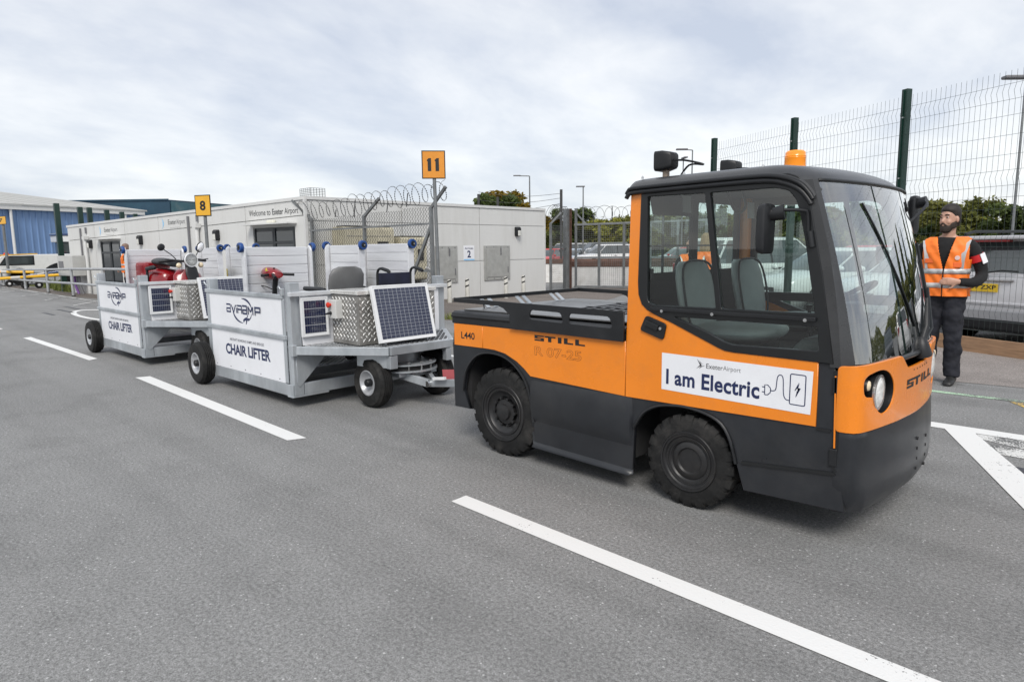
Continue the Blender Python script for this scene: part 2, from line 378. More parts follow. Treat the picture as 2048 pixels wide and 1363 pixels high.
# ------------------------------------------------------------------ ground
def asphalt(name, base, speck=.9, tint=(1, 1, .985), brown=0.):
    m = bpy.data.materials.new(name); m.use_nodes = True; t = m.node_tree; N = t.nodes; L = t.links; b = N['Principled BSDF']
    tcn = N.new('ShaderNodeTexCoord')
    def noise(sc, det, ro=.6):
        n = N.new('ShaderNodeTexNoise'); n.inputs['Scale'].default_value = sc; n.inputs['Detail'].default_value = det; n.inputs['Roughness'].default_value = ro
        L.new(tcn.outputs['Object'], n.inputs['Vector']); return n
    big = noise(.35, 5); mid = noise(5, 4); fine = noise(170, 3, .75); grit = noise(60, 3, .7)
    vo = N.new('ShaderNodeTexVoronoi'); vo.inputs['Scale'].default_value = 95; L.new(tcn.outputs['Object'], vo.inputs['Vector'])
    def math(op, a, bb, clamp=False):
        n = N.new('ShaderNodeMath'); n.operation = op; n.use_clamp = clamp
        for i, x in enumerate((a, bb)):
            if isinstance(x, (int, float)): n.inputs[i].default_value = x
            else: L.new(x, n.inputs[i])
        return n.outputs[0]
    v = math('MULTIPLY_ADD', fine.outputs['Fac'], 1.5); v.node.inputs[2].default_value = -.25
    g2 = math('MULTIPLY_ADD', grit.outputs['Fac'], 2.1); g2.node.inputs[2].default_value = -.05
    v = math('MULTIPLY', v, g2)
    w = math('MULTIPLY_ADD', big.outputs['Fac'], .42); w.node.inputs[2].default_value = .80
    x = math('MULTIPLY_ADD', mid.outputs['Fac'], .22); x.node.inputs[2].default_value = .89
    v = math('MULTIPLY', math('MULTIPLY', v, w), x)
    v = math('MULTIPLY_ADD', v, 1.45*speck); v.node.inputs[2].default_value = 1-speck
    # pale chippings
    sp = N.new('ShaderNodeTexVoronoi'); sp.inputs['Scale'].default_value = 38; L.new(tcn.outputs['Object'], sp.inputs['Vector'])
    sepc = N.new('ShaderNodeSeparateColor'); L.new(sp.outputs['Color'], sepc.inputs[0])
    near = math('LESS_THAN', sp.outputs['Distance'], .17); pick = math('GREATER_THAN', sepc.outputs[0], .80)
    chip = math('MULTIPLY', near, pick)
    v = math('MULTIPLY_ADD', chip, 1.1); L.new(math('MULTIPLY', v.node.inputs[0].links[0].from_socket, 1.1), v.node.inputs[0])
    base_v = math('MULTIPLY_ADD', fine.outputs['Fac'], 1.25); base_v.node.inputs[2].default_value = -.12
    base_v = math('MULTIPLY', base_v, g2); base_v = math('MULTIPLY', math('MULTIPLY', base_v, w), x)
    tot = math('ADD', math('MULTIPLY', base_v, 1.5), math('MULTIPLY', chip, .9))
    st = noise(1.1, 7, .68); stn = N.new('ShaderNodeMapRange'); stn.inputs[1].default_value = .52; stn.inputs[2].default_value = .72; stn.inputs[3].default_value = 1.; stn.inputs[4].default_value = .82
    L.new(st.outputs['Fac'], stn.inputs[0]); tot = math('MULTIPLY', tot, stn.outputs[0])
    mpx = N.new('ShaderNodeMapping'); mpx.inputs['Scale'].default_value = (.10, 1.6, 1); L.new(tcn.outputs['Object'], mpx.inputs[0])
    sk = N.new('ShaderNodeTexNoise'); sk.inputs['Scale'].default_value = 1.3; sk.inputs['Detail'].default_value = 5; L.new(mpx.outputs[0], sk.inputs['Vector'])
    skr = N.new('ShaderNodeMapRange'); skr.inputs[1].default_value = .45; skr.inputs[2].default_value = .75; skr.inputs[3].default_value = 1.06; skr.inputs[4].default_value = .84
    L.new(sk.outputs['Fac'], skr.inputs[0]); tot = math('MULTIPLY', tot, skr.outputs[0])
    sp2 = N.new('ShaderNodeTexVoronoi'); sp2.inputs['Scale'].default_value = 1.1; L.new(tcn.outputs['Object'], sp2.inputs['Vector'])
    wob = math('MULTIPLY_ADD', mid.outputs['Fac'], .05); L.new(sp2.outputs['Distance'], wob.node.inputs[2])
    oil = N.new('ShaderNodeMapRange'); oil.inputs[1].default_value = .045; oil.inputs[2].default_value = .085; oil.inputs[3].default_value = .72; oil.inputs[4].default_value = 1.; L.new(wob, oil.inputs[0])
    tot = math('MULTIPLY', tot, oil.outputs[0])
    col = N.new('ShaderNodeCombineColor')
    for i in range(3): L.new(math('MULTIPLY', tot, base*tint[i], True), col.inputs[i])
    L.new(col.outputs[0], b.inputs['Base Color'])
    b.inputs['Roughness'].default_value = .82; b.inputs['Specular IOR Level'].default_value = .35
    bp = N.new('ShaderNodeBump'); bp.inputs['Strength'].default_value = .55; bp.inputs['Distance'].default_value = .006
    L.new(math('ADD', fine.outputs['Fac'], grit.outputs['Fac']), bp.inputs['Height']); L.new(bp.outputs[0], b.inputs['Normal'])
    MATS[name] = m
    return m
ASPH = asphalt('apron_asphalt', .275, .9)
PAVE = asphalt('pink_grey_pavement', .33, .7, (1, .90, .84))
PAVB = asphalt('brown_grey_paving', .2, .7, (1, .86, .76))
PARK = asphalt('car_park_asphalt', .2, .8)
GRASS = mat('rough_grass', (.12, .13, .035), .9, var=.5, scale=3, bump=.5, bscale=30)
def paint(name, col, wear=.5):
    m = bpy.data.materials.new(name); m.use_nodes = True; t = m.node_tree; N = t.nodes; L = t.links; b = N['Principled BSDF']
    tcn = N.new('ShaderNodeTexCoord')
    n1 = N.new('ShaderNodeTexNoise'); n1.inputs['Scale'].default_value = 85; n1.inputs['Detail'].default_value = 4; L.new(tcn.outputs['Object'], n1.inputs[0])
    n2 = N.new('ShaderNodeTexNoise'); n2.inputs['Scale'].default_value = 2.2; n2.inputs['Detail'].default_value = 9; n2.inputs['Roughness'].default_value = .7; L.new(tcn.outputs['Object'], n2.inputs[0])
    ad = N.new('ShaderNodeMath'); ad.operation = 'MULTIPLY_ADD'; ad.inputs[1].default_value = .8; L.new(n1.outputs['Fac'], ad.inputs[0]); L.new(n2.outputs['Fac'], ad.inputs[2])
    r = N.new('ShaderNodeMapRange'); r.inputs[1].default_value = 1.20-wear*.62; r.inputs[2].default_value = 1.26-wear*.62; L.new(ad.outputs[0], r.inputs[0])
    mx = N.new('ShaderNodeMix'); mx.data_type = 'RGBA'; mx.inputs['A'].default_value = (*col, 1); mx.inputs['B'].default_value = (.12, .12, .118, 1)
    L.new(r.outputs[0], mx.inputs['Factor']); L.new(mx.outputs['Result'], b.inputs['Base Color']); b.inputs['Roughness'].default_value = .7
    bp = N.new('ShaderNodeBump'); bp.inputs['Strength'].default_value = .4; bp.inputs['Distance'].default_value = .004
    L.new(n1.outputs['Fac'], bp.inputs['Height']); L.new(bp.outputs[0], b.inputs['Normal'])
    MATS[name] = m
    return m
RPAINT = paint('white_road_paint', (.72, .72, .705), .20)
RWORN = paint('worn_white_road_paint', (.64, .64, .62), .46)
RGREEN = paint('pale_green_road_paint', (.42, .60, .42), .5)
RYEL = paint('yellow_road_paint', (.75, .50, .10), .5)
def sheet(name, poly, z, m, kind='structure', th=0.):
    b = MB()
    if th: b.prism(poly, 'z', z-th, z)
    else: b.add([(x, y, z) for x, y in poly], [tuple(range(len(poly)))])
    o = b.build(name, m); o['kind'] = kind
    return o
b = MB(); b.add([(-900, -300, 0), (400, -300, 0), (400, 1200, 0), (-900, 1200, 0)], [(0, 1, 2, 3)])
o = b.build('ground', ASPH); o['kind'] = 'structure'
# paving beyond the kerb line, car park behind the security fence, and the strip before the terminal
FB = Vector((-1.99, 11.3)); FD = Vector((-.894, .448)).normalized(); FN = Vector((.448, .894)).normalized()
def fpt(s, n=0., z=0.): p = FB+FD*s+FN*n; return Vector((p.x, p.y, z))
sheet('pavement', [(-6.5, 8.75), (-3, 8.62), (-1.6, 8.53), (-.9, 8.62), (2.45, 8.95), tuple(fpt(-5, .05)[:2]), tuple(fpt(5.9, .05)[:2])], .004, PAVE)
sheet('terminal_paving', [(-11.0, 9.15), (-9.6, 9.9), (-11.6, 16.5), (-13.7, 21.2), (-15.5, 20), (-15.5, 8.8), (-14.8, 8.5)], .004, PAVB)
sheet('terminal_walkway', [(-40, 6.25), (-27, 6.3), (-16, 7.6), (-15.2, 8.6), (-30.2, 7.0), (-40, 6.9)], .004, PAVB)
sheet('car_park_ground', [tuple(fpt(-40, .2)[:2]), tuple(fpt(6.2, .2)[:2]), (-13.5, 20.8), (-19, 22), (-60, 60), (-40, 140), (120, 60)], .005, PARK)
sheet('grass_verge', [(-40.5, 7.1), (-30.4, 7.05), (-31, 8.6), (-42, 8.6)], .006, GRASS)
# lane dashes, four metres long
for P in ([(-20.8, 2.44), (-16.80, 2.46), (-16.74, 2.58), (-20.74, 2.57)], [(-14.66, 2.535), (-10.80, 2.60), (-10.87, 2.725), (-14.72, 2.66)],
          [(-8.84, 2.595), (-4.90, 2.496), (-4.845, 2.635), (-8.79, 2.745)], [(-2.936, 2.516), (1.0, 2.37), (1.05, 2.50), (-2.944, 2.641)]):
    sheet('road_marking', P, .004, RPAINT)
sheet('road_marking', [(-16, 6.12), (-6.4, 6.12), (-6.4, 6.23), (-16, 6.23)], .004, RPAINT)
sheet('road_marking', [(-14, 7.80), (3, 7.80), (3, 7.90), (-14, 7.90)], .004, RGREEN)
sheet('road_marking', [(-.92, 7.795), (-.55, 7.795), (-.2, 7.1), (-.75, 7.55)], .004, RYEL)
sheet('road_marking', [(-2.2, 6.28), (1.5, 6.28), (1.5, 6.46), (-2.2, 6.46)], .004, RPAINT)
sheet('road_marking', [(-1.14, 6.275), (-.93, 6.275), (.45, 3.2), (.25, 3.05)], .0055, RPAINT)
sheet('road_marking', [(-.86, 6.12), (-.4, 5.95), (1.5, 6.05), (1.5, 6.275), (-.92, 6.272)], .003, RWORN)
sheet('road_marking', [(-.70, 5.75), (1.5, 5.60), (1.5, 5.95), (-.78, 6.0)], .0035, RWORN)
sheet('road_marking', [(-.46, 5.22), (-.62, 5.5), (1.5, 5.35), (1.5, 4.9)], .004, mat('dark_tar_patch', (.05, .052, .06), .6, var=.2, scale=5, bump=.2, bscale=60))
# white ring painted on the apron
P0 = arc(-18.3, 4.95, 2.4, .62, 0, 360, 48)[:-1]; P1 = arc(-18.3, 4.95, 2.15, .50, 0, 360, 48)[:-1]
b = MB(); b.add([(x, y, .004) for x, y in P0+P1], [(i, (i+1) % 48, 48+(i+1) % 48, 48+i) for i in range(48)])
o = b.build('road_marking', RPAINT); o['kind'] = 'structure'
for x, y, l in ((-21.5, 4.5, 1.6), (-22.5, 4.9, 1.5), (-20.6, 4.0, 1.1)):
    sheet('tar_seam', [(x, y), (x+l, y+.02), (x+l, y+.09), (x+.1, y+.08)], .004, MATS['dark_tar_patch'])
# white bay lines before the terminal
for x in (-38, -34.6, -31, -27.6, -24.2):
    sheet('road_marking', [(x, 6.3), (x+.14, 6.3), (x+1.6, 5.2), (x+1.45, 5.2)], .009, RWORN)
sheet('road_marking', [(-40, 6.05), (-22, 6.05), (-22, 6.13), (-40, 6.13)], .012, RWORN)

# ------------------------------------------------------------------ tow tractor
YN, YC, YF = 3.37, 4.10, 4.83
T = empty('tow_tractor', (-2.4, YC, 0), 'orange and black electric tow tractor with glazed cab in the foreground', 'tow tractor')
def both(name, outer, holes, y, th, m, bev=.003, smooth=None):
    plate(name, outer, holes, y, th, m, T, bev, smooth=smooth)
    return plate(name, outer, holes, 2*YC-y-th, th, m, T, bev, smooth=smooth)
arch1 = [(-3.69, .295), (-3.755, .43), (-3.72, .58), (-3.645, .68), (-3.55, .735), (-3.42, .75), (-3.29, .728), (-3.185, .668), (-3.11, .585), (-3.065, .48), (-3.037, .30), (-3.03, .165)]
arch2 = [(-2.256, .141), (-2.222, .149), (-2.213, .417), (-2.15, .515), (-2.063, .570), (-1.96, .592), (-1.86, .596), (-1.74, .578), (-1.65, .535), (-1.595, .45), (-1.56, .33), (-1.515, .19)]
side = [(-3.87, .775), (-3.86, .291)]+arch1+arch2+[(-1.0, .205), (-1.035, .395), (-1.08, .93), (-2.27, .95), (-3.845, .95)]
both('side_panel', side, (), YN, .03, SKIRT, .004)
# orange body panels
both('body_panel', [(-3.845, .775), (-3.845, .942), (-3.532, .944), (-3.532, .777)], (), YN-.007, .02, ORANGE, .003)
both('body_panel', [(-3.529, .777), (-3.529, .944), (-2.281, .938), (-2.281, .599), (-3.06, .625), (-3.12, .672), (-3.19, .715), (-3.30, .758), (-3.41, .775)], (), YN-.007, .02, ORANGE, .003)
door = [(-2.277, .598), (-2.275, .94), (-2.252, 1.847), (-2.178, 1.843), (-2.192, 1.30), (-2.188, 1.23), (-2.165, 1.169), (-2.13, 1.138), (-2.085, 1.116), (-1.979, 1.079), (-1.68, .957), (-1.64, .944), (-1.59, .94), (-1.156, .934), (-1.152, .610)]
both('door_panel', door, (), YN-.008, .022, ORANGE, .003)
# glazed door frame
fr_out = [(-2.18, 1.845), (-2.195, 1.30), (-2.19, 1.225), (-2.167, 1.167), (-2.13, 1.136), (-2.085, 1.114), (-1.979, 1.077), (-1.68, .955), (-1.64, .942), (-1.59, .938), (-1.083, .932), (-1.155, 1.36), (-1.228, 1.70), (-1.255, 1.785), (-1.29, 1.832), (-1.34, 1.85)]
g1 = [(-2.137, 1.785), (-2.13, 1.21), (-2.118, 1.18), (-2.08, 1.166), (-1.70, 1.169), (-1.782, 1.781)]
g2 = [(-1.752, 1.782), (-1.668, 1.167), (-1.182, 1.171), (-1.245, 1.52), (-1.278, 1.665), (-1.30, 1.725), (-1.335, 1.765), (-1.40, 1.783)]
g3 = [(-1.955, 1.107), (-1.168, 1.105), (-1.154, .988), (-1.60, .979), (-1.655, .995), (-1.745, 1.035)]
both('door_frame', fr_out, [rounded(g1, .012), rounded(g2, .012), rounded(g3, .015)], YN-.014, .03, FRAMEB, .004)
for g in (g1, g2, g3):
    c = [sum(p[0] for p in g)/len(g), sum(p[1] for p in g)/len(g)]
    gg = [(c[0]+(p[0]-c[0])*1.02, c[1]+(p[1]-c[1])*1.02) for p in g]
    for y in (YN+.003, 2*YC-YN-.003):
        b = MB(); b.add([(x, y, z) for x, z in gg], [tuple(range(len(gg)))]); b.build('window_pane', GLASSC, T, fix=False)
# rubber lip round the glass and the rail under the sliding pane
for y in (YN-.017, 2*YC-YN+.017):
    s = -1 if y < YC else 1
    b = MB(); b.bar((-2.10, y, 1.146), (-1.172, y, 1.142), .03, .022); b.build('window_rail', BLACKP, T, bevel=.004)
    for x in (-2.02, -1.71, -1.22):
        b = MB(); b.lathe([(.009, -.004), (.009, .004)], (x, y+s*.015, 1.137), 'y', 10); b.build('screw', STEEL, T)
# door handle
for y, s in ((YN-.008, -1), (2*YC-YN+.008, 1)):
    h = rounded([(-2.134, 1.106), (-1.995, 1.062), (-2.015, .968), (-2.174, 1.016)], .022, 5)
    hd = plate('door_handle', h, (), min(y, y+s*.012), .012, BLACKP, T, .003)
    b = MB(); b.bar((-2.128, y+s*.016, 1.063), (-2.045, y+s*.016, 1.036), .02, .036); b.build('grip', FRAMEB, hd, bevel=.005)
    b = MB(); b.lathe([(.009, -.003), (.009, .003)], (-2.033, y+s*.015, 1.035), 'y', 12); b.build('lock', STEEL, hd)
# bulging sill between the wheels
def sill(yn, s):
    prof = [(.60, .0), (.55, .012), (.47, .018), (.40, .020), (.345, .012), (.29, -.012), (.24, -.02), (.17, -.004), (.145, .006), (.135, .03)]
    rings = []
    for x, k in ((-3.052, 0), (-3.03, 1), (-2.3, 1), (-2.236, 1), (-2.222, 0)):
        ring = []
        for z, d in prof:
            x2 = x
            ring.append((x2-(.028 if x < -3 else 0)*(z-.15)/.45, yn+s*(d if k else -.01), z+(-.02*(x+3.03)/.8 if z < .4 else 0)))
        rings.append(ring)
    b = MB(); b.loft(rings, cap=False, closed=False); return b
sill(YN-.002, -1).build('sill', SKIRT, T, smooth=50); sill(YF+.002, 1).build('sill', SKIRT, T, smooth=50)
# crease line and lower apron ahead of the front wheel
for y, s in ((YN, -1), (YF, 1)):
    b = MB(); b.bar((-1.527, y+s*.004, .345), (-1.05, y+s*.004, .39), .01, .016); b.build('crease', FRAMEB, T)
    b = MB(); b.bar((-1.149, y+s*.004, .60), (-1.082, y+s*.004, .60), .006, .012); b.build('crease', BLACKP, T)
    b = MB(); b.bar((-1.068, y+s*.001, .90), (-1.05, y+s*.001, .40), .012, .026); b.build('door_seal', FRAMEB, T)
    b = MB(); b.bar((-1.071, y+s*.009, .875), (-1.06, y+s*.009, .52), .006, .007); b.build('seam', ORANGE, T)
    for z in (.83, .47):
        b = MB(); b.box(-1.085, -1.045, y-.012, y+.012, z-.045, z+.045); b.build('hinge', BLACKP, T, bevel=.006)
# arch lips
for A in (arch1, arch2):
    for y in (YN-.004, YF+.004):
        b = MB(); pts = catmull([(p[0], y, p[1]) for p in (A[1:-1] if A is arch1 else A[2:-1])], 3); b.tube(pts, .011, 6); b.build('arch_lip', BLACKP, T, smooth=60)
# dark core behind the panels and the wheel wells
b = MB(); b.box(-3.80, -3.72, YN+.05, YF-.05, .28, .9); b.box(-3.04, -2.25, YN+.04, YF-.04, .2, .9); b.box(-3.80, -3.0, 3.75, YF-.35, .25, .9)
b.box(-2.26, -1.0, 3.72, YF-.32, .22, .75); b.box(-1.50, -1.02, YN+.04, YF-.04, .22, .75); b.box(-3.80, -1.2, YN+.06, YF-.06, .775, .90)
b.box(-2.25, -1.2, YN+.05, YF-.05, .625, .75)
b.build('chassis', DARKIN, T)
plate('rear_panel', [(YN+.01, .29), (YF-.01, .29), (YF-.01, .775), (YN+.01, .775)], (), -3.868, .02, SKIRT, T, .004, axis='x')
plate('rear_panel', [(YN+.003, .775), (YF-.003, .775), (YF-.003, .945), (YN+.003, .945)], (), -3.852, .02, ORANGE, T, .004, axis='x')
# load deck: rounded black cover, deck plate with slots
def cover(x0, x1, z0, z1):
    b = MB(); prof = [(YN-.012, z0), (YN-.012, z0+.045), (YN-.022, z0+.05), (YN-.022, z1-.035), (YN-.012, z1-.012), (YN+.012, z1), (YN+.3, z1+.004), (YC, z1+.008)]
    prof = prof+[(2*YC-y, z) for y, z in prof[::-1][1:]]
    b.prism(prof, 'x', x0, x1); return b
cover(-3.86, -3.238, .943, 1.035).build('rear_cover', BLACKP, T, bevel=.006)
cover(-3.232, -2.28, .943, 1.025).build('deck_cover', BLACKP, T, bevel=.004)
DECK = mat('deck_plate', (.16, .16, .16), .3, .6, var=.25, scale=7, dirt=(.30, .29, .28), dscale=5, damt=.6, bump=.05, bscale=40)
b = MB(); b.box(-3.80, -2.30, YN+.06, YF-.06, 1.036, 1.047); b.build('deck', DECK, T, bevel=.003)
for k in range(7):
    x = -3.12+k*.085
    b = MB(); b.box(x, x+.022, 3.70, 4.5, 1.0472, 1.0515); b.build('deck_slat', BLACKP, T)
for y in (3.70, 4.1, 4.5):
    b = MB(); b.box(-3.14, -2.56, y-.012, y+.012, 1.0520, 1.056); b.build('deck_slat', BLACKP, T)
# load rail
rail = [(-3.815, 1.106), (-3.34, 1.099), (-3.29, 1.085), (-3.23, 1.043), (-3.232, .946), (-2.278, .936), (-2.278, 1.12), (-3.815, 1.138)]
s1 = rounded([(-3.035, 1.088), (-2.77, 1.085), (-2.745, 1.018), (-3.045, 1.025)], .025, 4); s2 = rounded([(-2.70, 1.083), (-2.385, 1.083), (-2.358, 1.013), (-2.70, 1.018)], .025, 4)
both('load_rail', rail, (s1, s2), YN-.032, .012, BLACKP, .002)
b = MB(); b.box(-3.815, -3.803, YN-.031, 2*YC-YN+.031, 1.107, 1.137); b.build('load_rail', BLACKP, T, bevel=.002)
for y in (3.62, 3.70, 4.02, 4.10, 4.45, 4.53):
    b = MB(); b.bar((-3.806, y, 1.11), (-3.72, y, 1.048), .04, .006); b.build('rail_bracket', GALV, T)
b = MB(); b.bar((-3.79, YN+.25, 1.10), (-3.72, YN+.2, 1.04), .006, .02); b.build('rail_stay', BLACKP, T)
# roof
def roof_pt(x, z, t):           # t -1..1 across
    f = max(0, min(1, (x+2.0)/.8)); e = abs(t)
    yy = YC+t*(YC-YN+.018)
    bow = .125*f*(1-e**2.4)
    zz = z-.045*max(0, (e-.86)/.14)**2+.012*(1-e*e)
    return (x+bow, yy, zz)
rp = [(-2.275, 1.862), (-2.262, 1.88), (-2.23, 1.892), (-2.0, 1.897), (-1.7, 1.901), (-1.5, 1.902), (-1.41, 1.896), (-1.33, 1.878), (-1.265, 1.845), (-1.225, 1.80), (-1.21, 1.775)]
rp = [tuple(p) for p in catmull(rp, 3)]
ts = [-1, -.985, -.96, -.92, -.86, -.75, -.6, -.4, -.2, 0, .2, .4, .6, .75, .86, .92, .96, .985, 1]
b = MB()
top = [[roof_pt(x, z, t) for t in ts] for x, z in rp]
b.loft(top, cap=False, closed=False)
bot = [[(p[0]-.02*(1 if i > len(rp)*.6 else 0), p[1], p[2]-.028) for p in r] for i, r in enumerate(top)]
n0 = len(b.v); b.loft(bot, cap=False, closed=False)
R_, K_ = len(rp), len(ts)
for i in range(R_-1):
    for k in (0, K_-1): b.f.append((i*K_+k, (i+1)*K_+k, n0+(i+1)*K_+k, n0+i*K_+k))
for k in range(K_-1):
    for i in (0, R_-1): b.f.append((i*K_+k, i*K_+k+1, n0+i*K_+k+1, n0+i*K_+k))
ROOFM = mat('roof_moulding', (.04, .041, .043), .27, var=.15, scale=3, rvar=.08, coat=.0, dirt=(.07, .07, .07), dscale=3, damt=.3)
b.build('roof', ROOFM, T, smooth=45)
for t in (-1, 1):      # drip moulding along both edges, following the curve down the front corner
    for dz, r in ((-.012, .011), (-.036, .013)):
        b = MB(); pts = []
        for x, z in rp:
            p = Vector(roof_pt(x, z, t)); p.y += t*.006; p.z += dz
            if x > -1.36: p.x -= .012*(1 if dz < -.02 else .4)
            pts.append(p)
        b.tube(pts, r, 7); b.build('roof_gutter', BLACKP, T, smooth=60)
b = MB(); b.box(-2.24, -1.32, YN+.02, YF-.02, 1.838, 1.852); b.build('headlining', DARKIN, T)
# front pillars wrapping round to the windscreen
WB = [(-1.045, 3.405), (-.985, 3.43), (-.955, 3.50), (-.93, 3.65), (-.912, 3.85), (-.902, YC)]
WT = [(-1.243, 3.385), (-1.20, 3.405), (-1.17, 3.47), (-1.135, 3.62), (-1.105, 3.83), (-1.092, YC)]
def mir(P): return P+[(x, 2*YC-y) for x, y in P[::-1][1:]]
WB2 = catmull([(x, y, 0) for x, y in mir(WB)], 3); WT2 = catmull([(x, y, 0) for x, y in mir(WT)], 3)
ZB, ZT = .915, 1.812
def ws(i, h):
    a, c = WB2[i], WT2[i]; q = a.lerp(c, h); bul = .014*sin(pi*h)
    return Vector((q.x+bul, q.y, ZB+(ZT-ZB)*h))
hs = [k/10 for k in range(11)]
b = MB(); b.loft([[ws(i, h) for i in range(2, len(WB2)-2)] for h in hs], cap=False, closed=False); b.build('windscreen', GLASSW, T, smooth=60, fix=False)
for sgn in (-1, 1):
    rings = []
    for h in hs:
        q = ws(2 if sgn < 0 else len(WB2)-3, h); zz = q.z
        xo = -1.10+(-1.275+1.10)*h+.028*sin(pi*h); yo = YN-.010 if sgn < 0 else YF+.010
        d = sgn
        rings.append([(xo, yo, zz), (xo+.05, yo+d*-.002, zz), (q.x-.012, q.y+d*.03, zz), (q.x+.006, q.y+d*.006, zz), (q.x-.004, q.y-d*.03, zz), (q.x-.06, q.y-d*.01, zz), (xo, yo-d*.05, zz)])
    b = MB(); b.loft(rings); b.build('pillar', ROOFM, T, smooth=35)
b = MB(); pts = [ws(i, 0.) for i in range(2, len(WB2)-2)]; b.tube(pts, .014, 6); b.build('windscreen_seal', FRAMEB, T, smooth=60)
b = MB(); pts = [ws(i, 1.) for i in range(2, len(WB2)-2)]; b.tube([p+Vector((.004, 0, -.004)) for p in pts], .009, 6); b.build('windscreen_seal', FRAMEB, T, smooth=60)
# nose panel: plan curve shared by the orange panel and the bumper
NP = [(-1.062, YN-.004), (-1.02, YN-.004), (-.99, YN+.004), (-.968, YN+.035), (-.945, 3.50), (-.922, 3.65), (-.902, 3.82), (-.889, YC)]
NPC = [Vector((p.x, p.y)) for p in catmull([(x, y, 0) for x, y in mir(NP)], 8)]
NL = [0.]
for a, c in zip(NPC, NPC[1:]): NL.append(NL[-1]+(c-a).length)
UT = NL[-1]
def npos(u, out=0.):
    u = max(0, min(UT, u))
    for i in range(len(NL)-1):
        if NL[i+1] >= u: break
    t = (u-NL[i])/(NL[i+1]-NL[i]); p = NPC[i].lerp(NPC[i+1], t); d = (NPC[i+1]-NPC[i]).normalized(); n = Vector((d.y, -d.x))
    return p+n*out
def u_of_y(y):
    for i in range(len(NL)-1):
        if NPC[i].y <= y <= NPC[i+1].y and NPC[i+1].y > NPC[i].y: return NL[i]+(NL[i+1]-NL[i])*(y-NPC[i].y)/(NPC[i+1].y-NPC[i].y)
    return 0
def bend(me, off, out0):
    bm = bmesh.new(); bm.from_mesh(me)
    k = .02
    while k < UT:
        g = bm.verts[:]+bm.edges[:]+bm.faces[:]
        bmesh.ops.bisect_plane(bm, geom=g, plane_co=(k, 0, 0), plane_no=(1, 0, 0)); k += .03
    for v in bm.verts:
        p = npos(v.co.x, out0+v.co.z); v.co = Vector((p.x, p.y, v.co.y))-off
    bm.to_mesh(me); bm.free()
ua, ub, uc, ud = u_of_y(3.80), u_of_y(3.90), u_of_y(2*YC-3.90), u_of_y(2*YC-3.80)
yl = 3.555; ul = u_of_y(yl)
def lamp_hole(mirror=False):
    pts = [(3.412, .835), (3.418, .862), (3.445, .879), (3.48, .886), (3.545, .893), (3.61, .886), (3.665, .862), (3.705, .822), (3.72, .78), (3.715, .74), (3.69, .703), (3.65, .68), (3.60, .672), (3.555, .69), (3.528, .72), (3.51, .755), (3.485, .768), (3.44, .775), (3.418, .795)]
    pts = [(p.x, p.y) for p in catmull([(u_of_y(y), z, 0) for y, z in pts+pts[:1]], 3)][:-1]
    return [(UT-u, z) for u, z in pts] if mirror else pts
outer = rounded([(0.0, .604), (UT*.5, .598), (UT, .604), (UT, .928), (ud, .938), (uc, .862), (ub, .862), (ua, .938), (.10, .932), (0.0, .925)], .022, 4)
me = fill_mesh(outer, [lamp_hole(), lamp_hole(True)], .006, .003)
bend(me, rootloc(T), 0.)
finish('nose_panel', me, ORANGE, T, smooth=35)
for k in (False, True):     # recess, headlamp and indicator on each side
    hl = lamp_hole(k); cu_ = sum(u for u, z in hl)/len(hl)
    b = MB(); r1 = []; r2 = []
    for u, z in hl:
        p = npos(u, .004); q = npos(cu_+(u-cu_)*.94, -.07); r1.append((p.x, p.y, z)); r2.append((q.x, q.y, .79+(z-.79)*.94))
    b.loft([r1, r2], cap=False); b.f.append(tuple(range(len(r1), 2*len(r1)))); b.build('lamp_recess', BLACKP, T, smooth=40)
    sg = 1 if not k else -1
    c = Vector((-.955, 3.578 if not k else 2*YC-3.578, .779))
    hd = empty('headlamp'); hd.parent = T
    b = MB(); b.lathe([(.082, -.05), (.086, -.01), (.086, .016), (.076, .02)], c, 'x', 28, close=True); H = b.build('headlamp', BLACKP, T, smooth=40)
    bpy.data.objects.remove(hd)
    b = MB(); b.lathe([(.002, -.012), (.04, -.006), (.07, .012), (.078, .021)], c, 'x', 28, close=False); b.build('reflector', CHROME, H, smooth=60)
    b = MB(); b.lathe([(.079, .021), (.06, .030), (.03, .036), (.002, .037)], c, 'x', 28, close=False); b.build('lens', mat('opaque_pale_lens', (.74, .74, .72), .12, var=.18, scale=55, coat=.6), H, smooth=60)  # opaque lens, the bright gleam of the lamp is put into its pale colour
    b = MB(); b.lathe([(.088, .012), (.088, .024), (.077, .026), (.077, .014)], c, 'x', 28, close=False); b.build('bezel', STEEL, H, smooth=40)
    c2 = Vector((-.97, 3.452 if not k else 2*YC-3.452, .829))
    b = MB(); b.lathe([(.03, -.03), (.03, .012), (.026, .02)], c2, 'x', 18); H2 = b.build('indicator_lamp', BLACKP, T, smooth=40)
    b = MB(); b.lathe([(.027, .012), (.022, .026), (.002, .03)], c2, 'x', 18, close=False); b.build('lens', mat('pale_amber_lens', (.75, .62, .42), .15, var=.1, coat=.6), H2, smooth=60)
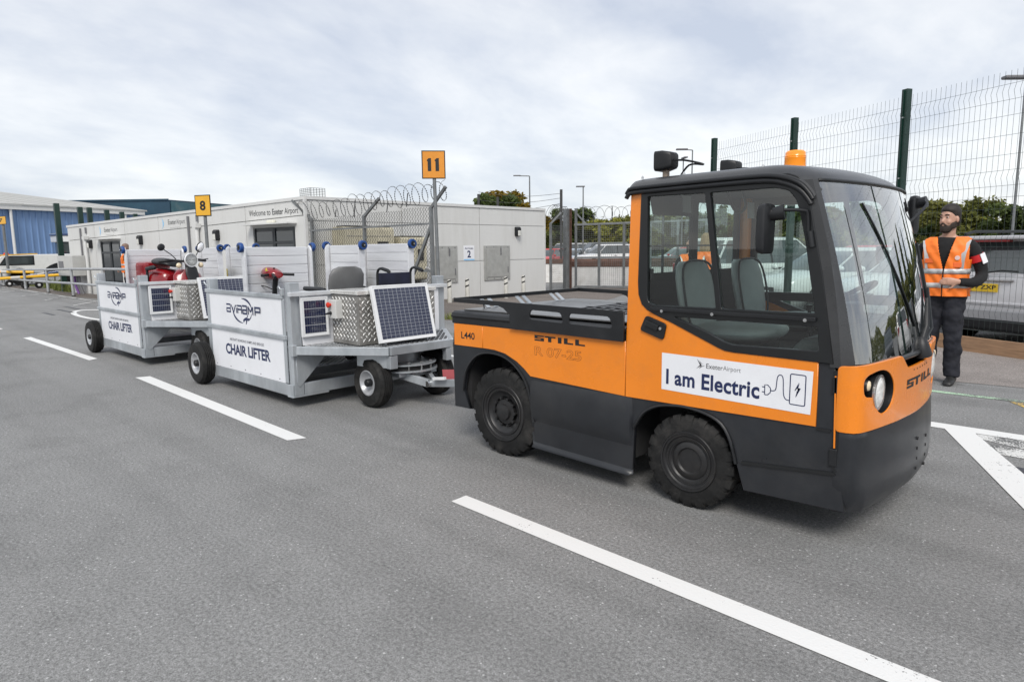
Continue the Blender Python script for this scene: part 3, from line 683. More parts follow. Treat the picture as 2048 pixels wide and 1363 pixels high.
# bumper
b = MB(); rows = []
NB = 60
for z, o_, sy in ((.603, -.010, 1.), (.597, .004, 1.), (.57, .012, 1.), (.5, .018, 1.), (.42, .024, 1.), (.33, .027, .992), (.26, .022, .98), (.21, .004, .965), (.185, -.02, .95), (.175, -.08, .92)):
    row = []
    for i in range(NB+1):
        p = npos(UT*i/NB, o_*min(1, 4*min(i/NB, 1-i/NB)+.1)); row.append((p.x-(.02 if z < .25 and (i < 6 or i > NB-6) else 0), YC+(p.y-YC)*sy, z))
    rows.append(row)
b.loft(rows, cap=False, closed=False); BUMP = b.build('bumper', SKIRT, T, smooth=40)
for i in range(8):
    y = (4.09, 4.31)[i % 2]; z = (.45, .42)[i % 2]-.056*(i//2); p = npos(u_of_y(y), .016)
    b = MB(); b.lathe([(.009, -.03), (.009, .0125)], (p.x, y, z), 'x', 10); b.build('drain_hole', DARKIN, BUMP)
for i in range(6):
    y = 3.99+i*.055; p = npos(u_of_y(y), .0095)
    b = MB(); b.lathe([(.004, -.004), (.004, .0015)], (p.x, y, .842), 'x', 8); b.build('rivet_hole', DARKIN, T)
# shelf between nose panel and windscreen, wiper motors
b = MB()
sh = [(p.x, p.y) for p in [npos(UT*i/30, -.004) for i in range(31)]]
b.add([(x, y, .906) for x, y in sh]+[(-1.1, YF-.03, .906), (-1.1, YN+.03, .906)], [tuple(range(33))])
b.build('scuttle', BLACKP, T)
SCUT = mat('scuttle_grey', (.32, .31, .29), .5, var=.1, dirt=(.5, .48, .42), dscale=8, damt=.6)
for ya, yb in ((3.5, 3.84), (4.40, 4.70)):
    b = MB(); n_ = 8; R1 = []; R2 = []
    for i in range(n_+1):
        p = npos(u_of_y(ya+(yb-ya)*i/n_), -.006); R1.append((p.x, p.y, .9275)); R2.append((p.x-.035, p.y, .9265))
    b.loft([R1, R2], cap=False, closed=False); b.build('scuttle_strip', SCUT, T)
b = MB(); b.tube([(-.90, 4.22, .89), (-.905, 4.20, .95), (-.91, 4.22, .98)], [.05, .04, .025], 12); b.tube([(-.905, 4.2, .95), (-.90, 4.27, 1.05), (-.915, 4.31, 1.2)], [.022, .016, .01], 8)
b.build('wiper_motor', BLACKP, T, smooth=50)
def ws_at(y, h, out=.014):
    for i in range(len(WB2)-1):
        p, q = ws(i, h), ws(i+1, h)
        if p.y <= y <= q.y:
            t = (y-p.y)/(q.y-p.y); r = p.lerp(q, t); n = Vector((q.y-p.y, p.x-q.x, 0)).normalized(); return r+n*out
    return ws(len(WB2)//2, h)
b = MB(); b.tube([(-.905, 4.24, .95), ws_at(4.42, .12, .03), ws_at(4.60, .36, .02)], .008, 6); b.tube([(-.905, 4.28, .95), ws_at(4.46, .12, .028), ws_at(4.63, .36, .018)], .006, 6); b.build('wiper_arm', FRAMEB, T, smooth=60)
b = MB(); b.tube([ws_at(4.655, h, .006) for h in (.10, .25, .4, .55, .66)], .008, 6); b.build('wiper_blade', FRAMEB, T, smooth=60)
b = MB(); b.tube([ws_at(3.60+.62*(1-h), h, .005) for h in (.16, .3, .45, .6, .75, .88)], .0055, 6); b.build('wiper_blade', FRAMEB, T, smooth=60)
# lettering on the nose and flanks
STILLP = [  # blocky letters in a 5.2 x 1 box scaled to 1 x 1
    [(0, 0), (1, 0), (1, .58), (.32, .58), (.32, .74), (1, .74), (1, 1), (0, 1), (0, .40), (.68, .40), (.68, .26), (0, .26)],
    [(1.42, 0), (1.76, 0), (1.76, .74), (2.18, .74), (2.18, 1), (1.06, 1), (1.06, .74), (1.42, .74)],
    [(2.42, 0), (2.78, 0), (2.78, 1), (2.42, 1)],
    [(3.02, 0), (3.92, 0), (3.92, .26), (3.38, .26), (3.38, 1), (3.02, 1)],
    [(4.12, 0), (5.05, 0), (5.05, .26), (4.48, .26), (4.48, 1), (4.12, 1)]]
STILLP = [[(x/5.05, y) for x, y in P] for P in STILLP]
polys('lettering', STILLP, (-3.017, YN-.0085, .880), (.431, 0, -.002), (0, 0, .038), BLACKINK, T)
def nosemap(x, y):
    u = u_of_y(3.89)+(u_of_y(4.42)-u_of_y(3.89))*x; p = npos(u, .0105); return Vector((p.x, p.y, .752+.048*y))
polys('lettering', STILLP, (0, 0, 0), (0, 0, 0), (0, 0, 0), BLACKINK, T, nosemap)
text('lettering', 'L440', (-3.762, YN-.0085, .832), (.148, 0, 0), (0, 0, .052), BLACKINK, T, .012, .95)
# outlined model number
cu = bpy.data.curves.new('t', 'FONT'); cu.body = 'R 07-25'; cu.size = .1; cu.fill_mode = 'NONE'; cu.offset = .001; cu.bevel_depth = .0010; cu.bevel_resolution = 0; cu.resolution_u = 3
to = bpy.data.objects.new('t', cu); COL.objects.link(to)
me = bpy.data.meshes.new_from_object(to.evaluated_get(bpy.context.evaluated_depsgraph_get())); bpy.data.objects.remove(to); bpy.data.curves.remove(cu)
xs = [v.co.x for v in me.vertices]; ys = [v.co.y for v in me.vertices]
for v in me.vertices:
    v.co = Vector((-3.017+.402*(v.co.x-min(xs))/(max(xs)-min(xs)), YN-.0075+v.co.z*.8, .778+.064*(v.co.y-min(ys))/(max(ys)-min(ys))))-rootloc(T)
finish('lettering', me, mat('dark_brown_print', (.10, .035, .01), .5), T)
# sticker on the door
ST = plate('sticker', [(-2.025, .681), (-2.026, .895), (-1.176, .884), (-1.181, .666)], (), YN-.0095, .0012, WHITE, T, 0)
def sp(x, z): return Vector((-2.025+x*.845, YN-.0102, .681-.014*x+z*(.214+.004*x)))
text('lettering', 'I am Electric', (0, 0, 0), (0, 0, 0), (0, 0, 0), NAVY, ST, .028, 1.04, mapf=lambda p, q: sp(.035+.655*p, .16+.42*q))
text('lettering', 'Exeter', (0, 0, 0), (0, 0, 0), (0, 0, 0), BLACKINK, ST, .0, 1., mapf=lambda p, q: sp(.330+.115*p, .735+.125*q))
text('lettering', 'Airport', (0, 0, 0), (0, 0, 0), (0, 0, 0), mat('grey_print', (.16, .16, .17), .5), ST, -.004, 1., mapf=lambda p, q: sp(.447+.118*p, .705+.155*q))
logo = [[(.258, .69), (.285, .80), (.262, .955), (.298, .80)], [(.278, .92), (.292, .84), (.322, .815), (.298, .84)], [(.278, .70), (.292, .78), (.322, .79), (.298, .76)]]
polys('logo', logo, (0, 0, 0), (0, 0, 0), (0, 0, 0), BLACKINK, ST, lambda x, y: sp(x, y))
wv = [(.755, .42), (.775, .42), (.790, .47), (.795, .68), (.800, .78), (.812, .82), (.826, .80), (.833, .70), (.836, .45), (.842, .32), (.855, .26), (.875, .25)]
wv = [(p.x, p.y) for p in catmull([(x*3.9, y, 0) for x, y in wv], 4)]
icon = [[(x/3.9, y) for x, y in ribbon(wv, .022)]]
plug = [(.722, .30), (.740, .30), (.756, .36), (.760, .42), (.756, .48), (.740, .54), (.722, .54)]
icon += [[(x/3.9, y) for x, y in ribbon([(x*3.9, y) for x, y in plug+plug[:1]], .022)]]
for y in (.36, .48): icon.append([(.705, y-.012), (.722, y-.012), (.722, y+.012), (.705, y+.012)])
bx = rounded([(.875*3.9, .17), (.965*3.9, .17), (.965*3.9, .88), (.875*3.9, .88)], .04, 4)
icon += [[(x/3.9, y) for x, y in ribbon(bx+bx[:1], .024)]]
bolt = [(.928*3.9, .70), (.904*3.9, .50), (.918*3.9, .50), (.908*3.9, .34), (.936*3.9, .57), (.921*3.9, .57), (.928*3.9, .70)]
icon += [[(x/3.9, y) for x, y in ribbon(bolt, .018)]]
polys('icon', icon, (0, 0, 0), (0, 0, 0), (0, 0, 0), NAVY, ST, lambda x, y: sp(x, y))
# wheels
def lug_wheel(par, c, R, w, rim, s, name='wheel', nl=22, deep=.05):
    """solid-profile tyre with shoulder lugs; s = outward direction along Y"""
    c = Vector(c); hw = w/2
    prof = [(rim, -hw*.75), (rim+.02, -hw), (R*.86, -hw), (R-.02, -hw*.93), (R-.006, -hw*.8), (R-.006, hw*.8), (R-.02, hw*.93), (R*.86, hw), (rim+.02, hw), (rim, hw*.75)]
    b = MB(); b.lathe(prof, c, 'y', 48, close=False)
    for sd in (-1, 1):
        for k in range(nl):
            a = 2*pi*(k+(.5 if sd > 0 else 0))/nl; da = pi/nl*.62
            pts = []
            for rr, yy in ((R-.055, hw*1.005), (R-.018, hw*1.01), (R+.004, hw*.86), (R+.004, hw*.2), (R-.02, hw*.2)):
                pts.append((rr, yy))
            ring1 = [c+Vector((r_*cos(a-da), sd*y_, r_*sin(a-da))) for r_, y_ in pts]; ring2 = [c+Vector((r_*cos(a+da), sd*y_, r_*sin(a+da))) for r_, y_ in pts]
            b.loft([ring1, ring2])
    Wh = b.build(name, RUBBER, par, smooth=35)
    # rim: dished with raised bands
    b = MB(); o_ = s*hw
    b.lathe([(rim+.022, o_*1.0), (rim+.012, o_*1.03), (rim-.004, o_*1.0), (rim-.010, o_*.9), (rim-.035, o_*.86), (rim-.045, o_*.70), (rim*.60, o_*.62), (rim*.55, o_*.40), (.002, o_*.38)], c, 'y', 40, close=False); b.build('rim', RIMBLK, Wh, smooth=45)
    return Wh, c, o_, rim
def ring_band(par, c, r, y, t, m=RIMBLK):
    b = MB(); n = 40; b.tube([(c.x+r*cos(2*pi*k/n), y, c.z+r*sin(2*pi*k/n)) for k in range(n)], t, 6, closed=True); return b.build('rim_ring', m, par, smooth=60)
for y, s in ((YN+.095, -1), (YF-.095, 1)):
    Wh, c, o_, rim = lug_wheel(T, (-3.345, y, .322), .318, .18, .19, s)
    ring_band(Wh, c, .205, c.y+o_*1.0, .009); ring_band(Wh, c, .165, c.y+o_*.88, .007)
    b = MB(); b.lathe([(.09, o_*.5), (.09, o_*.72), (.06, o_*.76), (.055, o_*.95), (.03, o_*1.0), (.002, o_*1.0)], c, 'y', 28, close=False); b.build('hub', RIMBLK, Wh, smooth=40)
    for k in range(10):
        a = 2*pi*k/10; b = MB(); b.lathe([(.011, o_*.6), (.011, o_*.86), (.002, o_*.87)], c+Vector((.102*cos(a), 0, .102*sin(a))), 'y', 6, close=False); b.build('wheel_nut', RIMBLK, Wh)
    Wh, c, o_, rim = lug_wheel(T, (-1.855, y, .274), .270, .17, .155, s, nl=20)
    ring_band(Wh, c, .17, c.y+o_*1.0, .009); ring_band(Wh, c, .135, c.y+o_*.86, .007)
    b = MB(); b.lathe([(.115, o_*.7), (.105, o_*.80), (.078, o_*.82), (.07, o_*.70), (.002, o_*.72)], c, 'y', 28, close=False); b.build('hub', RIMBLK, Wh, smooth=40)
b = MB(); b.tube([(-3.345, YN+.1, .322), (-3.345, YF-.1, .322)], .05, 10); b.build('axle', DARKIN, T)
b = MB(); b.tube([(-1.855, YN+.1, .274), (-1.855, YF-.1, .274)], .045, 10); b.build('axle', DARKIN, T)
# mirrors
def mirror_set(s, head, arm):
    b = MB(); b.tube(catmull(arm, 4), .009, 8); A = b.build('mirror_arm', BLACKP, T, smooth=60)
    x, y, z = head
    rings = []
    for d, k in ((-.022, .80), (-.014, .96), (.006, 1.0), (.020, .99), (.022, .95)):
        P = rounded([(-.062*k, -.118*k), (.066*k, -.118*k), (.078*k, .118*k), (-.056*k, .122*k)], .03, 5)
        rings.append([(x+d, y+p, z+q) for p, q in P])
    b = MB(); b.loft(rings); Mh = b.build('mirror', BLACKP, T, smooth=50)
    b = MB(); b.add([(x+r[0]*0-.0225, y+p*.9, z+q*.9) for p, q in rounded([(-.05, -.1), (.055, -.1), (.065, .1), (-.045, .1)], .025, 4) for r in [(0,)]], [tuple(range(20))]); b.build('mirror_glass', CHROME, Mh)
    return A, Mh
A, Mh = mirror_set(-1, (-1.385, 3.21, 1.578), [(-1.23, YN-.02, 1.55), (-1.235, YN-.03, 1.645), (-1.25, YN-.05, 1.665), (-1.33, 3.245, 1.668), (-1.36, 3.22, 1.66)])
b = MB(); b.tube([(-1.385, 3.235, 1.645), (-1.31, 3.255, 1.658)], [.03, .036], 14); b.build('mirror_knuckle', BLACKP, Mh, smooth=50)
b = MB(); b.tube([(-1.224, YN-.018, 1.565), (-1.21, YN-.018, 1.49)], .017, 10); b.build('mirror_bracket', BLACKP, A, smooth=50)
A, Mh = mirror_set(1, (-1.165, 4.96, 1.685), [(-1.14, 4.66, 1.60), (-1.09, 4.76, 1.68), (-1.08, 4.90, 1.75), (-1.14, 4.95, 1.765)])
b = MB(); b.tube([(-1.19, 4.95, 1.745), (-1.09, 4.945, 1.765)], [.03, .036], 14); b.build('mirror_knuckle', BLACKP, Mh, smooth=50)
# beacon, work lamps, cable
c = Vector((-1.60, 4.10, 1.905))
b = MB(); b.lathe([(0.0585, 0.0000), (0.0585, 0.0340), (0.0546, 0.0382)], c, 'z', 24); Bc = b.build('beacon', BLACKP, T, smooth=40)
b = MB(); b.lathe([(0.0585, 0.0382), (0.0601, 0.0510), (0.0577, 0.1020), (0.0593, 0.1054), (0.0577, 0.1088), (0.0593, 0.1139), (0.0569, 0.1190), (0.0562, 0.1360), (0.0468, 0.1462), (0.0016, 0.1496)], c, 'z', 30, close=False); b.build('beacon_dome', AMBER, Bc, smooth=35)
b = MB(); a0, a1 = RAD(-110), RAD(-20)
b.loft([[c+Vector((.0600*cos(a0+(a1-a0)*i/10), .0600*sin(a0+(a1-a0)*i/10), z)) for i in range(11)] for z in (.005, .032)], cap=False, closed=False); b.build('beacon_label', YELLOWL, Bc)
for x, y, zz in ((-2.17, 3.60, 2.005), (-2.12, 4.34, 2.01)):
    rings = []
    for d, k in ((-.05, .9), (-.045, 1), (.0, 1), (.05, .82), (.06, .7)):
        P = rounded([(-.06*k, -.058*k), (.06*k, -.058*k), (.06*k, .058*k), (-.06*k, .058*k)], .02, 4); rings.append([(x+d, y+p, zz+q) for p, q in P])
    b = MB(); b.loft(rings); Lm = b.build('work_lamp', BLACKP, T, smooth=50)
    b = MB(); b.add([(x-.051, y+p, zz+q) for p, q in rounded([(-.05, -.048), (.05, -.048), (.05, .048), (-.05, .048)], .015, 4)], [tuple(range(20))]); b.build('lens', CHROME, Lm)
    b = MB(); b.box(x-.01, x+.02, y-.02, y+.015, 1.895, zz-.05); b.build('bracket', mat('rusty_bracket', (.35, .28, .22), .5, .5, var=.3, scale=20), Lm, bevel=.004)
    b = MB(); b.tube(catmull([(x+.05, y, zz), (x+.12, y+.02, zz-.005), (x+.22, y+.05, zz-.035), (x+.12, y+.06, zz-.03), (x+.06, y+.04, 1.89)], 6), .006, 6); b.build('cable', BLACKP, Lm, smooth=60)
for x in (-2.22, -1.95, -1.5): 
    b = MB(); b.lathe([(.008, 0), (.008, .008), (.003, .016), (.002, .017)], (x, YN+.06, 1.895), 'z', 8); b.build('roof_bolt', STEEL, T)
# rear wall of the cab with window opening
plate('cab_rear_wall', [(YN+.02, .93), (YF-.02, .93), (YF-.03, 1.845), (YN+.03, 1.845)], [rounded([(YN+.13, 1.34), (YC-.04, 1.34), (YC-.04, 1.79), (YN+.13, 1.79)], .03, 4), rounded([(YC+.03, 1.34), (YF-.13, 1.34), (YF-.13, 1.79), (YC+.03, 1.79)], .03, 4)], -2.262, .03, DARKIN, T, .003, axis='x')
for y0, y1 in ((YN+.12, YC-.03), (YC+.02, YF-.12)):
    b = MB(); b.add([(-2.25, y0, 1.33), (-2.25, y1, 1.33), (-2.25, y1, 1.80), (-2.25, y0, 1.80)], [(0, 1, 2, 3)]); b.build('rear_window', GLASSC, T, fix=False)
b = MB(); b.box(-2.28, -2.268, YN+.05, YF-.05, 1.50, 1.512); b.box(-2.28, -2.268, YC-.35, YC-.338, 1.33, 1.80); b.build('rear_window_guard', BLACKP, T)
# orange rear corner posts seen inside
for y in (YF-.06,):
    b = MB(); b.box(-2.24, -2.17, y-.02, y+.03, .95, 1.84); b.build('cab_post', ORANGE, T)
# cab interior: seats, dash, steering wheel
b = MB(); b.box(-2.22, -1.05, YN+.05, YF-.05, .752, .775); b.build('cab_floor', DARKIN, T)
for y in (3.70, 4.42):
    rings = []
    for z, w_, d0 in ((1.02, .17, 0), (1.10, .20, -.01), (1.22, .21, -.03), (1.32, .20, -.05), (1.385, .165, -.065), (1.41, .10, -.075)):
        P = arc(0, 0, .055, w_, 0, 360, 20)[:-1]; rings.append([(-1.97+d0+p, y+q, z) for p, q in P])
    b = MB(); b.loft(rings); St = b.build('seat', SEATL, T, smooth=60)
    rings = []
    for x, w_, h_ in ((-1.98, .18, .04), (-1.9, .21, .055), (-1.7, .22, .06), (-1.56, .21, .055), (-1.50, .17, .04), (-1.475, .1, .02)):
        rings.append([(x, y+w_*cos(2*pi*k/20), .995+.03*((x+1.98)/.5)+h_*sin(2*pi*k/20)) for k in range(20)])
    b = MB(); b.loft(rings); b.build('seat_cushion', SEATL, St, smooth=60)
    b = MB(); b.box(-1.95, -1.55, y-.16, y+.16, .775, .96); b.build('seat_base', DARKIN, St)
for y in (3.70, 4.42):
    b = MB(); pts = []
    for z, w_, d0 in ((1.04, .175, 0), (1.10, .20, -.01), (1.22, .21, -.03), (1.32, .20, -.05), (1.385, .165, -.065), (1.413, .09, -.075)): pts.append((-1.935+d0, y-w_*.96, z))
    pts = pts+[(p[0], 2*y-p[1], p[2]) for p in pts[::-1]]; b.tube(catmull(pts, 3), .007, 6); b.build('seat_piping', BLACKP, T, smooth=60)
    b = MB(); b.box(-1.80, -1.74, y+.20, y+.25, .80, 1.03); b.build('belt_buckle', BLACKP, T, bevel=.008)
b = MB(); b.box(-1.30, -1.22, 4.05, 4.25, 1.05, 1.17); b.build('display', BLACKP, T, bevel=.01)
b = MB(); b.tube([(-1.45, 4.08, .95), (-1.47, 4.08, 1.12), (-1.47, 4.08, 1.15)], [.012, .010, .022], 8); b.build('lever', BLACKP, T, smooth=60)
b = MB(); b.tube(catmull([(-1.95, 3.95, 1.84), (-1.92, 3.97, 1.74), (-1.88, 3.98, 1.70), (-1.84, 3.98, 1.74), (-1.86, 3.97, 1.84)], 4), .009, 6); b.build('cable', BLACKP, T, smooth=60)
b = MB(); b.prism([(-1.32, .775), (-1.0, .775), (-1.0, .90), (-1.06, 1.0), (-1.16, 1.05), (-1.27, 1.03), (-1.32, .98)], 'y', YN+.07, YF-.07); b.build('dashboard', mat('dash_plastic', (.05, .055, .055), .6), T, bevel=.02)
b = MB(); n = 28; cc = Vector((-1.36, 4.42, 1.18)); ax = Vector((-.55, 0, .84)).normalized(); a_ = Vector((0, 1, 0)); b_ = ax.cross(a_)
b.tube([cc+(a_*cos(2*pi*k/n)+b_*sin(2*pi*k/n))*.17 for k in range(n)], .014, 8, closed=True); SW = b.build('steering_wheel', BLACKP, T, smooth=60)
b = MB(); b.tube([cc, cc-ax*.2], .03, 10); b.tube([cc-a_*.165, cc, cc+a_*.165], .01, 6); b.build('steering_column', BLACKP, SW, smooth=50)
# papers and visor inside
PAPER = mat('paper', (.62, .63, .62), .8, var=.05)
plate('sun_visor', [(YN+.10, 1.80), (YN+.62, 1.80), (YN+.58, 1.69), (YN+.14, 1.69)], (), -2.20, .012, BLACKP, T, .004, axis='x')
for x0, z0, y in ((-2.11, 1.70, 3.62), (-1.93, 1.67, 4.1)):
    b = MB(); b.add([(x0+.05, y, z0), (x0+.05, y+.1, z0), (x0+.045, y+.1, z0+.1), (x0+.045, y, z0+.1)], [(0, 1, 2, 3)]); b.build('notice', PAPER, T)
b = MB(); b.bar((-1.50, 4.70, 1.80), (-1.36, 4.72, 1.18), .02, .03); b.build('belt_strap', BLACKP, T)
b = MB(); b.box(-1.30, -1.27, 4.70, 4.76, 1.40, 1.49); b.build('interior_mirror', BLACKP, T, bevel=.006)
b = MB(); b.box(-2.15, -2.125, YN+.02, YN+.05, 1.31, 1.375); b.build('latch', BLACKP, T, bevel=.004)
# tow hitch at the back
b = MB(); b.box(-4.0, -3.86, YC-.06, YC+.06, .30, .42); b.tube([(-3.95, YC, .26), (-3.95, YC, .48)], .018, 8); b.build('tow_hitch', RIMBLK, T, bevel=.006)
# ------------------------------------------------------------------ chair lifter carts
CY = 4.03
def strokes(name, S_, m, parent, mapf, w):
    """print made of strokes: each a 2-D polyline; tiny steps keep overlapping strokes apart"""
    b = MB(); k = 0
    for st in S_:
        pts, ww = (st if isinstance(st, tuple) and isinstance(st[0], list) else (st, w))
        P = ribbon(pts, ww); n = len(P)//2
        b.add([mapf(x, y, k*.00025) for x, y in P], [(i, i+1, 2*n-2-i, 2*n-1-i) for i in range(n-1)]); k += 1
    return b.build(name, m, parent, fix=False)
def pneu(par, c, R, w, rim, s):
    c = Vector(c); hw = w/2
    prof = [(rim, -hw*.7), (rim+.02, -hw*.92), (R*.75, -hw), (R*.9, -hw*.93), (R-.012, -hw*.66)]
    for k in range(5):          # ribbed tread
        y0 = -hw*.62+k*hw*1.24/5; y1 = y0+hw*1.24/5
        prof += [(R-.002+.004*(1-abs(k-2)/2), y0+.004), (R-.002+.004*(1-abs(k-2)/2), y1-.004), (R-.012, y1-.003), (R-.012, y1)]
    prof += [(R*.9, hw*.93), (R*.75, hw), (rim+.02, hw*.92), (rim, hw*.7)]
    b = MB(); b.lathe(prof, c, 'y', 40, close=False); Wh = b.build('wheel', RUBBER, par, smooth=30)
    o_ = s*hw
    b = MB(); b.lathe([(rim+.012, o_*.86), (rim+.016, o_*.96), (rim+.006, o_*.98), (rim-.008, o_*.8), (rim-.02, o_*.5), (rim*.62, o_*.35), (rim*.4, o_*.42), (.002, o_*.42)], c, 'y', 32, close=False); b.build('rim', mat('silver_rim', (.45, .46, .48), .35, .4, var=.1), Wh, smooth=40)
    b = MB(); b.lathe([(.038, o_*.3), (.038, o_*.98), (.032, o_*1.08), (.002, o_*1.1)], c, 'y', 20, close=False); b.build('hub', BLACKP, Wh, smooth=40)
    return Wh
def solar(par, o, u, v, nu, nv, mg, th, name='solar_panel', celln=True):
    """framed panel: o = lower left corner, u = width vector, v = height vector"""
    o, u, v = Vector(o), Vector(u), Vector(v); n = u.cross(v).normalized(); rl = rootloc(par)
    lu, lv = u.length, v.length
    rot = Matrix((u.normalized(), v.normalized(), n)).transposed().to_4x4()
    b = MB(); b.box(0, lu, 0, lv, -th, 0); me = b.mesh(name)
    me.materials.append(WHITEF); p = link(name, me, par); p.matrix_local = Matrix.Translation(o-rl) @ rot
    b = MB(); b.box(mg, lu-mg, mg, lv-mg, .0005, .0015); me = b.mesh('grid'); me.materials.append(CELLG); g = link('grid', me, p)
    cw = (lu-2*mg)/nu; ch = (lv-2*mg)/nv
    b = MB(); b.box(-cw*.455, cw*.455, -ch*.455, ch*.455, 0, .0015); me = b.mesh('cell'); me.materials.append(CELL)
    for i in range(nu):
        for j in range(nv):
            link('cell', me, p, (mg+cw*(i+.5), mg+ch*(j+.5), .0016))
    # raised frame lip
    b = MB()
    for q in ((0, lu, 0, mg*.45), (0, lu, lv-mg*.45, lv), (0, mg*.45, mg*.45, lv-mg*.45), (lu-mg*.45, lu, mg*.45, lv-mg*.45)): b.box(q[0], q[1], q[2], q[3], 0.0002, .004)
    me = b.mesh('frame_lip'); me.materials.append(WHITEF); link('frame_lip', me, p)
    return p
def lozenges(par, o, u, v, pitch=.052, name='tread_pattern'):
    o, u, v = Vector(o), Vector(u), Vector(v); n = u.cross(v).normalized(); U = u.normalized(); V = v.normalized(); b = MB()
    nx = int(u.length/pitch); ny = int(v.length/pitch)
    for i in range(nx+1):
        for j in range(2*ny+1):
            x = pitch*(i+.25+(.5 if j % 2 else 0)); y = pitch*.5*(j+.4)
            if x > u.length-.012 or y > v.length-.014 or y < .014: continue
            a = RAD(45 if j % 2 else -45); d = (U*cos(a)+V*sin(a))*pitch*.40; e = (U*-sin(a)+V*cos(a))*pitch*.17; c = o+U*x+V*y
            b.add([c-d, c-e*1, c+d, c+e*1, c-d*.6+n*.004, c-e*.6+n*.004, c+d*.6+n*.004, c+e*.6+n*.004], [(4, 5, 6, 7), (0, 1, 5, 4), (1, 2, 6, 5), (2, 3, 7, 6), (3, 0, 4, 7)])
    ob = b.build(name, TREADR, par, fix=False); ob['kind'] = 'stuff'
    return ob
def expanded(par, poly_x0, x1, y0, y1, z, pitch=.07, inside=None, name='expanded_mesh'):
    b = MB(); nx = int((x1-poly_x0)/pitch); ny = int((y1-y0)/(pitch*.5))
    for i in range(nx):
        for j in range(ny):
            x = poly_x0+pitch*(i+(.5 if j % 2 else 0)); y = y0+pitch*.5*j
            if inside and not inside(x+pitch/2, y): continue
            for sg in (-1, 1):
                b.bar((x, y, z), (x+pitch*.5, y+sg*pitch*.5, z), .013, .006); b.bar((x+pitch*.5, y+sg*pitch*.5, z), (x+pitch, y, z), .013, .006)
    ob = b.build(name, mat('galvanised_light', (.66, .68, .70), .42, .3, var=.1, scale=4), par, fix=False); ob['kind'] = 'stuff'
    return ob
def ramp(par, o, u, h=1.17, dep=(0, 0, 0), z0=.38, label=False):
    """folded-up ramp: o = lower corner, u = width vector, dep = vector of the flange depth"""
    o, u, dep = Vector(o), Vector(u), Vector(dep); U = u.normalized(); w = u.length
    def slab(p, uu, zz, th):
        b = MB(); c = p+uu/2+Vector((0, 0, zz/2)); return b.obox(c, uu/2, dep.normalized()*th/2, Vector((0, 0, zz/2)))
    Rm = slab(o+dep*.04, u, h-.01, .006).build('ramp', ALU, par)
    n = 11; ph = h/n
    for k in range(n):
        b = MB(); c = o+dep*.22+U*(w/2)+Vector((0, 0, ph*(k+.5)))
        b.obox(c, U*(w/2-.03), dep.normalized()*.009, Vector((0, 0, ph*.49))); b.build('plank', ALU, Rm, bevel=.006)
    for sd in (0, 1):
        a = o+U*(w*sd+(.004 if not sd else -.004)); b = MB()
        P = [(0, 0), (1, 0), (1, h-.04), (.75, h+.0), (.35, h+.02), (0, h-.02)]
        ring = [[a+dep*p+Vector((0, 0, q))+U*t for p, q in P] for t in (-.012, .012)]
        b.loft(ring); b.build('flange', ALU, Rm, bevel=.004)
        sg = -1 if not sd else 1; c = a+dep*.5+Vector((0, 0, h-.005))+U*sg*.036
        ax = 'x' if abs(U.x) > .5 else 'y'
        b = MB(); b.lathe([(.02, -.022), (.052, -.022), (.057, -.012), (.057, .012), (.052, .022), (.02, .022)], c, ax, 24, close=False); Wl = b.build('ramp_wheel', BLUEW, Rm, smooth=35)
        b = MB(); b.lathe([(.032, -.023), (.032, .023)], c, ax, 16); b.lathe([(.012, -.034), (.012, .034)], c, ax, 8); b.build('hub', BLACKP, Wl)
        b = MB(); b.lathe([(.009, .030), (.009, .042)] if sg > 0 else [(.009, -.042), (.009, -.030)], c, ax, 8); b.build('axle_cap', STEEL, Wl)
    return Rm
AVI = []
def add_l(strs, x, w):
    for s_ in strs: AVI.append([(x+p*w, q) for p, q in s_])
aa = [[(0, 1), (1, 1)], [(.93, 1), (.93, 0)], [(0, .07), (1, .07)], [(.07, .05), (.07, .55)], [(.0, .5), (.9, .5)]]
add_l(aa, 0, .13); add_l([[(0, .98), (.5, .02)], [(.5, .02), (1, .98)]], .15, .13); add_l([[(.5, 0), (.5, .68)], [(.5, .85), (.5, 1.02)]], .285, .04)
add_l([[(0, .95), (1, .95)], [(.93, .95), (.93, .5)], [(.05, .5), (1, .5)], [(.07, .0), (.07, .7)], [(.93, .5), (.93, 0)]], .335, .13)
add_l(aa, .485, .13); add_l([[(.07, 0), (.07, 1)], [(.07, .95), (.5, .35)], [(.5, .35), (.93, .95)], [(.93, 0), (.93, 1)]], .64, .15)
add_l([[(.07, 0), (.07, 1)], [(0, .95), (1, .95)], [(.93, .95), (.93, .45)], [(.05, .45), (1, .45)]], .83, .16)
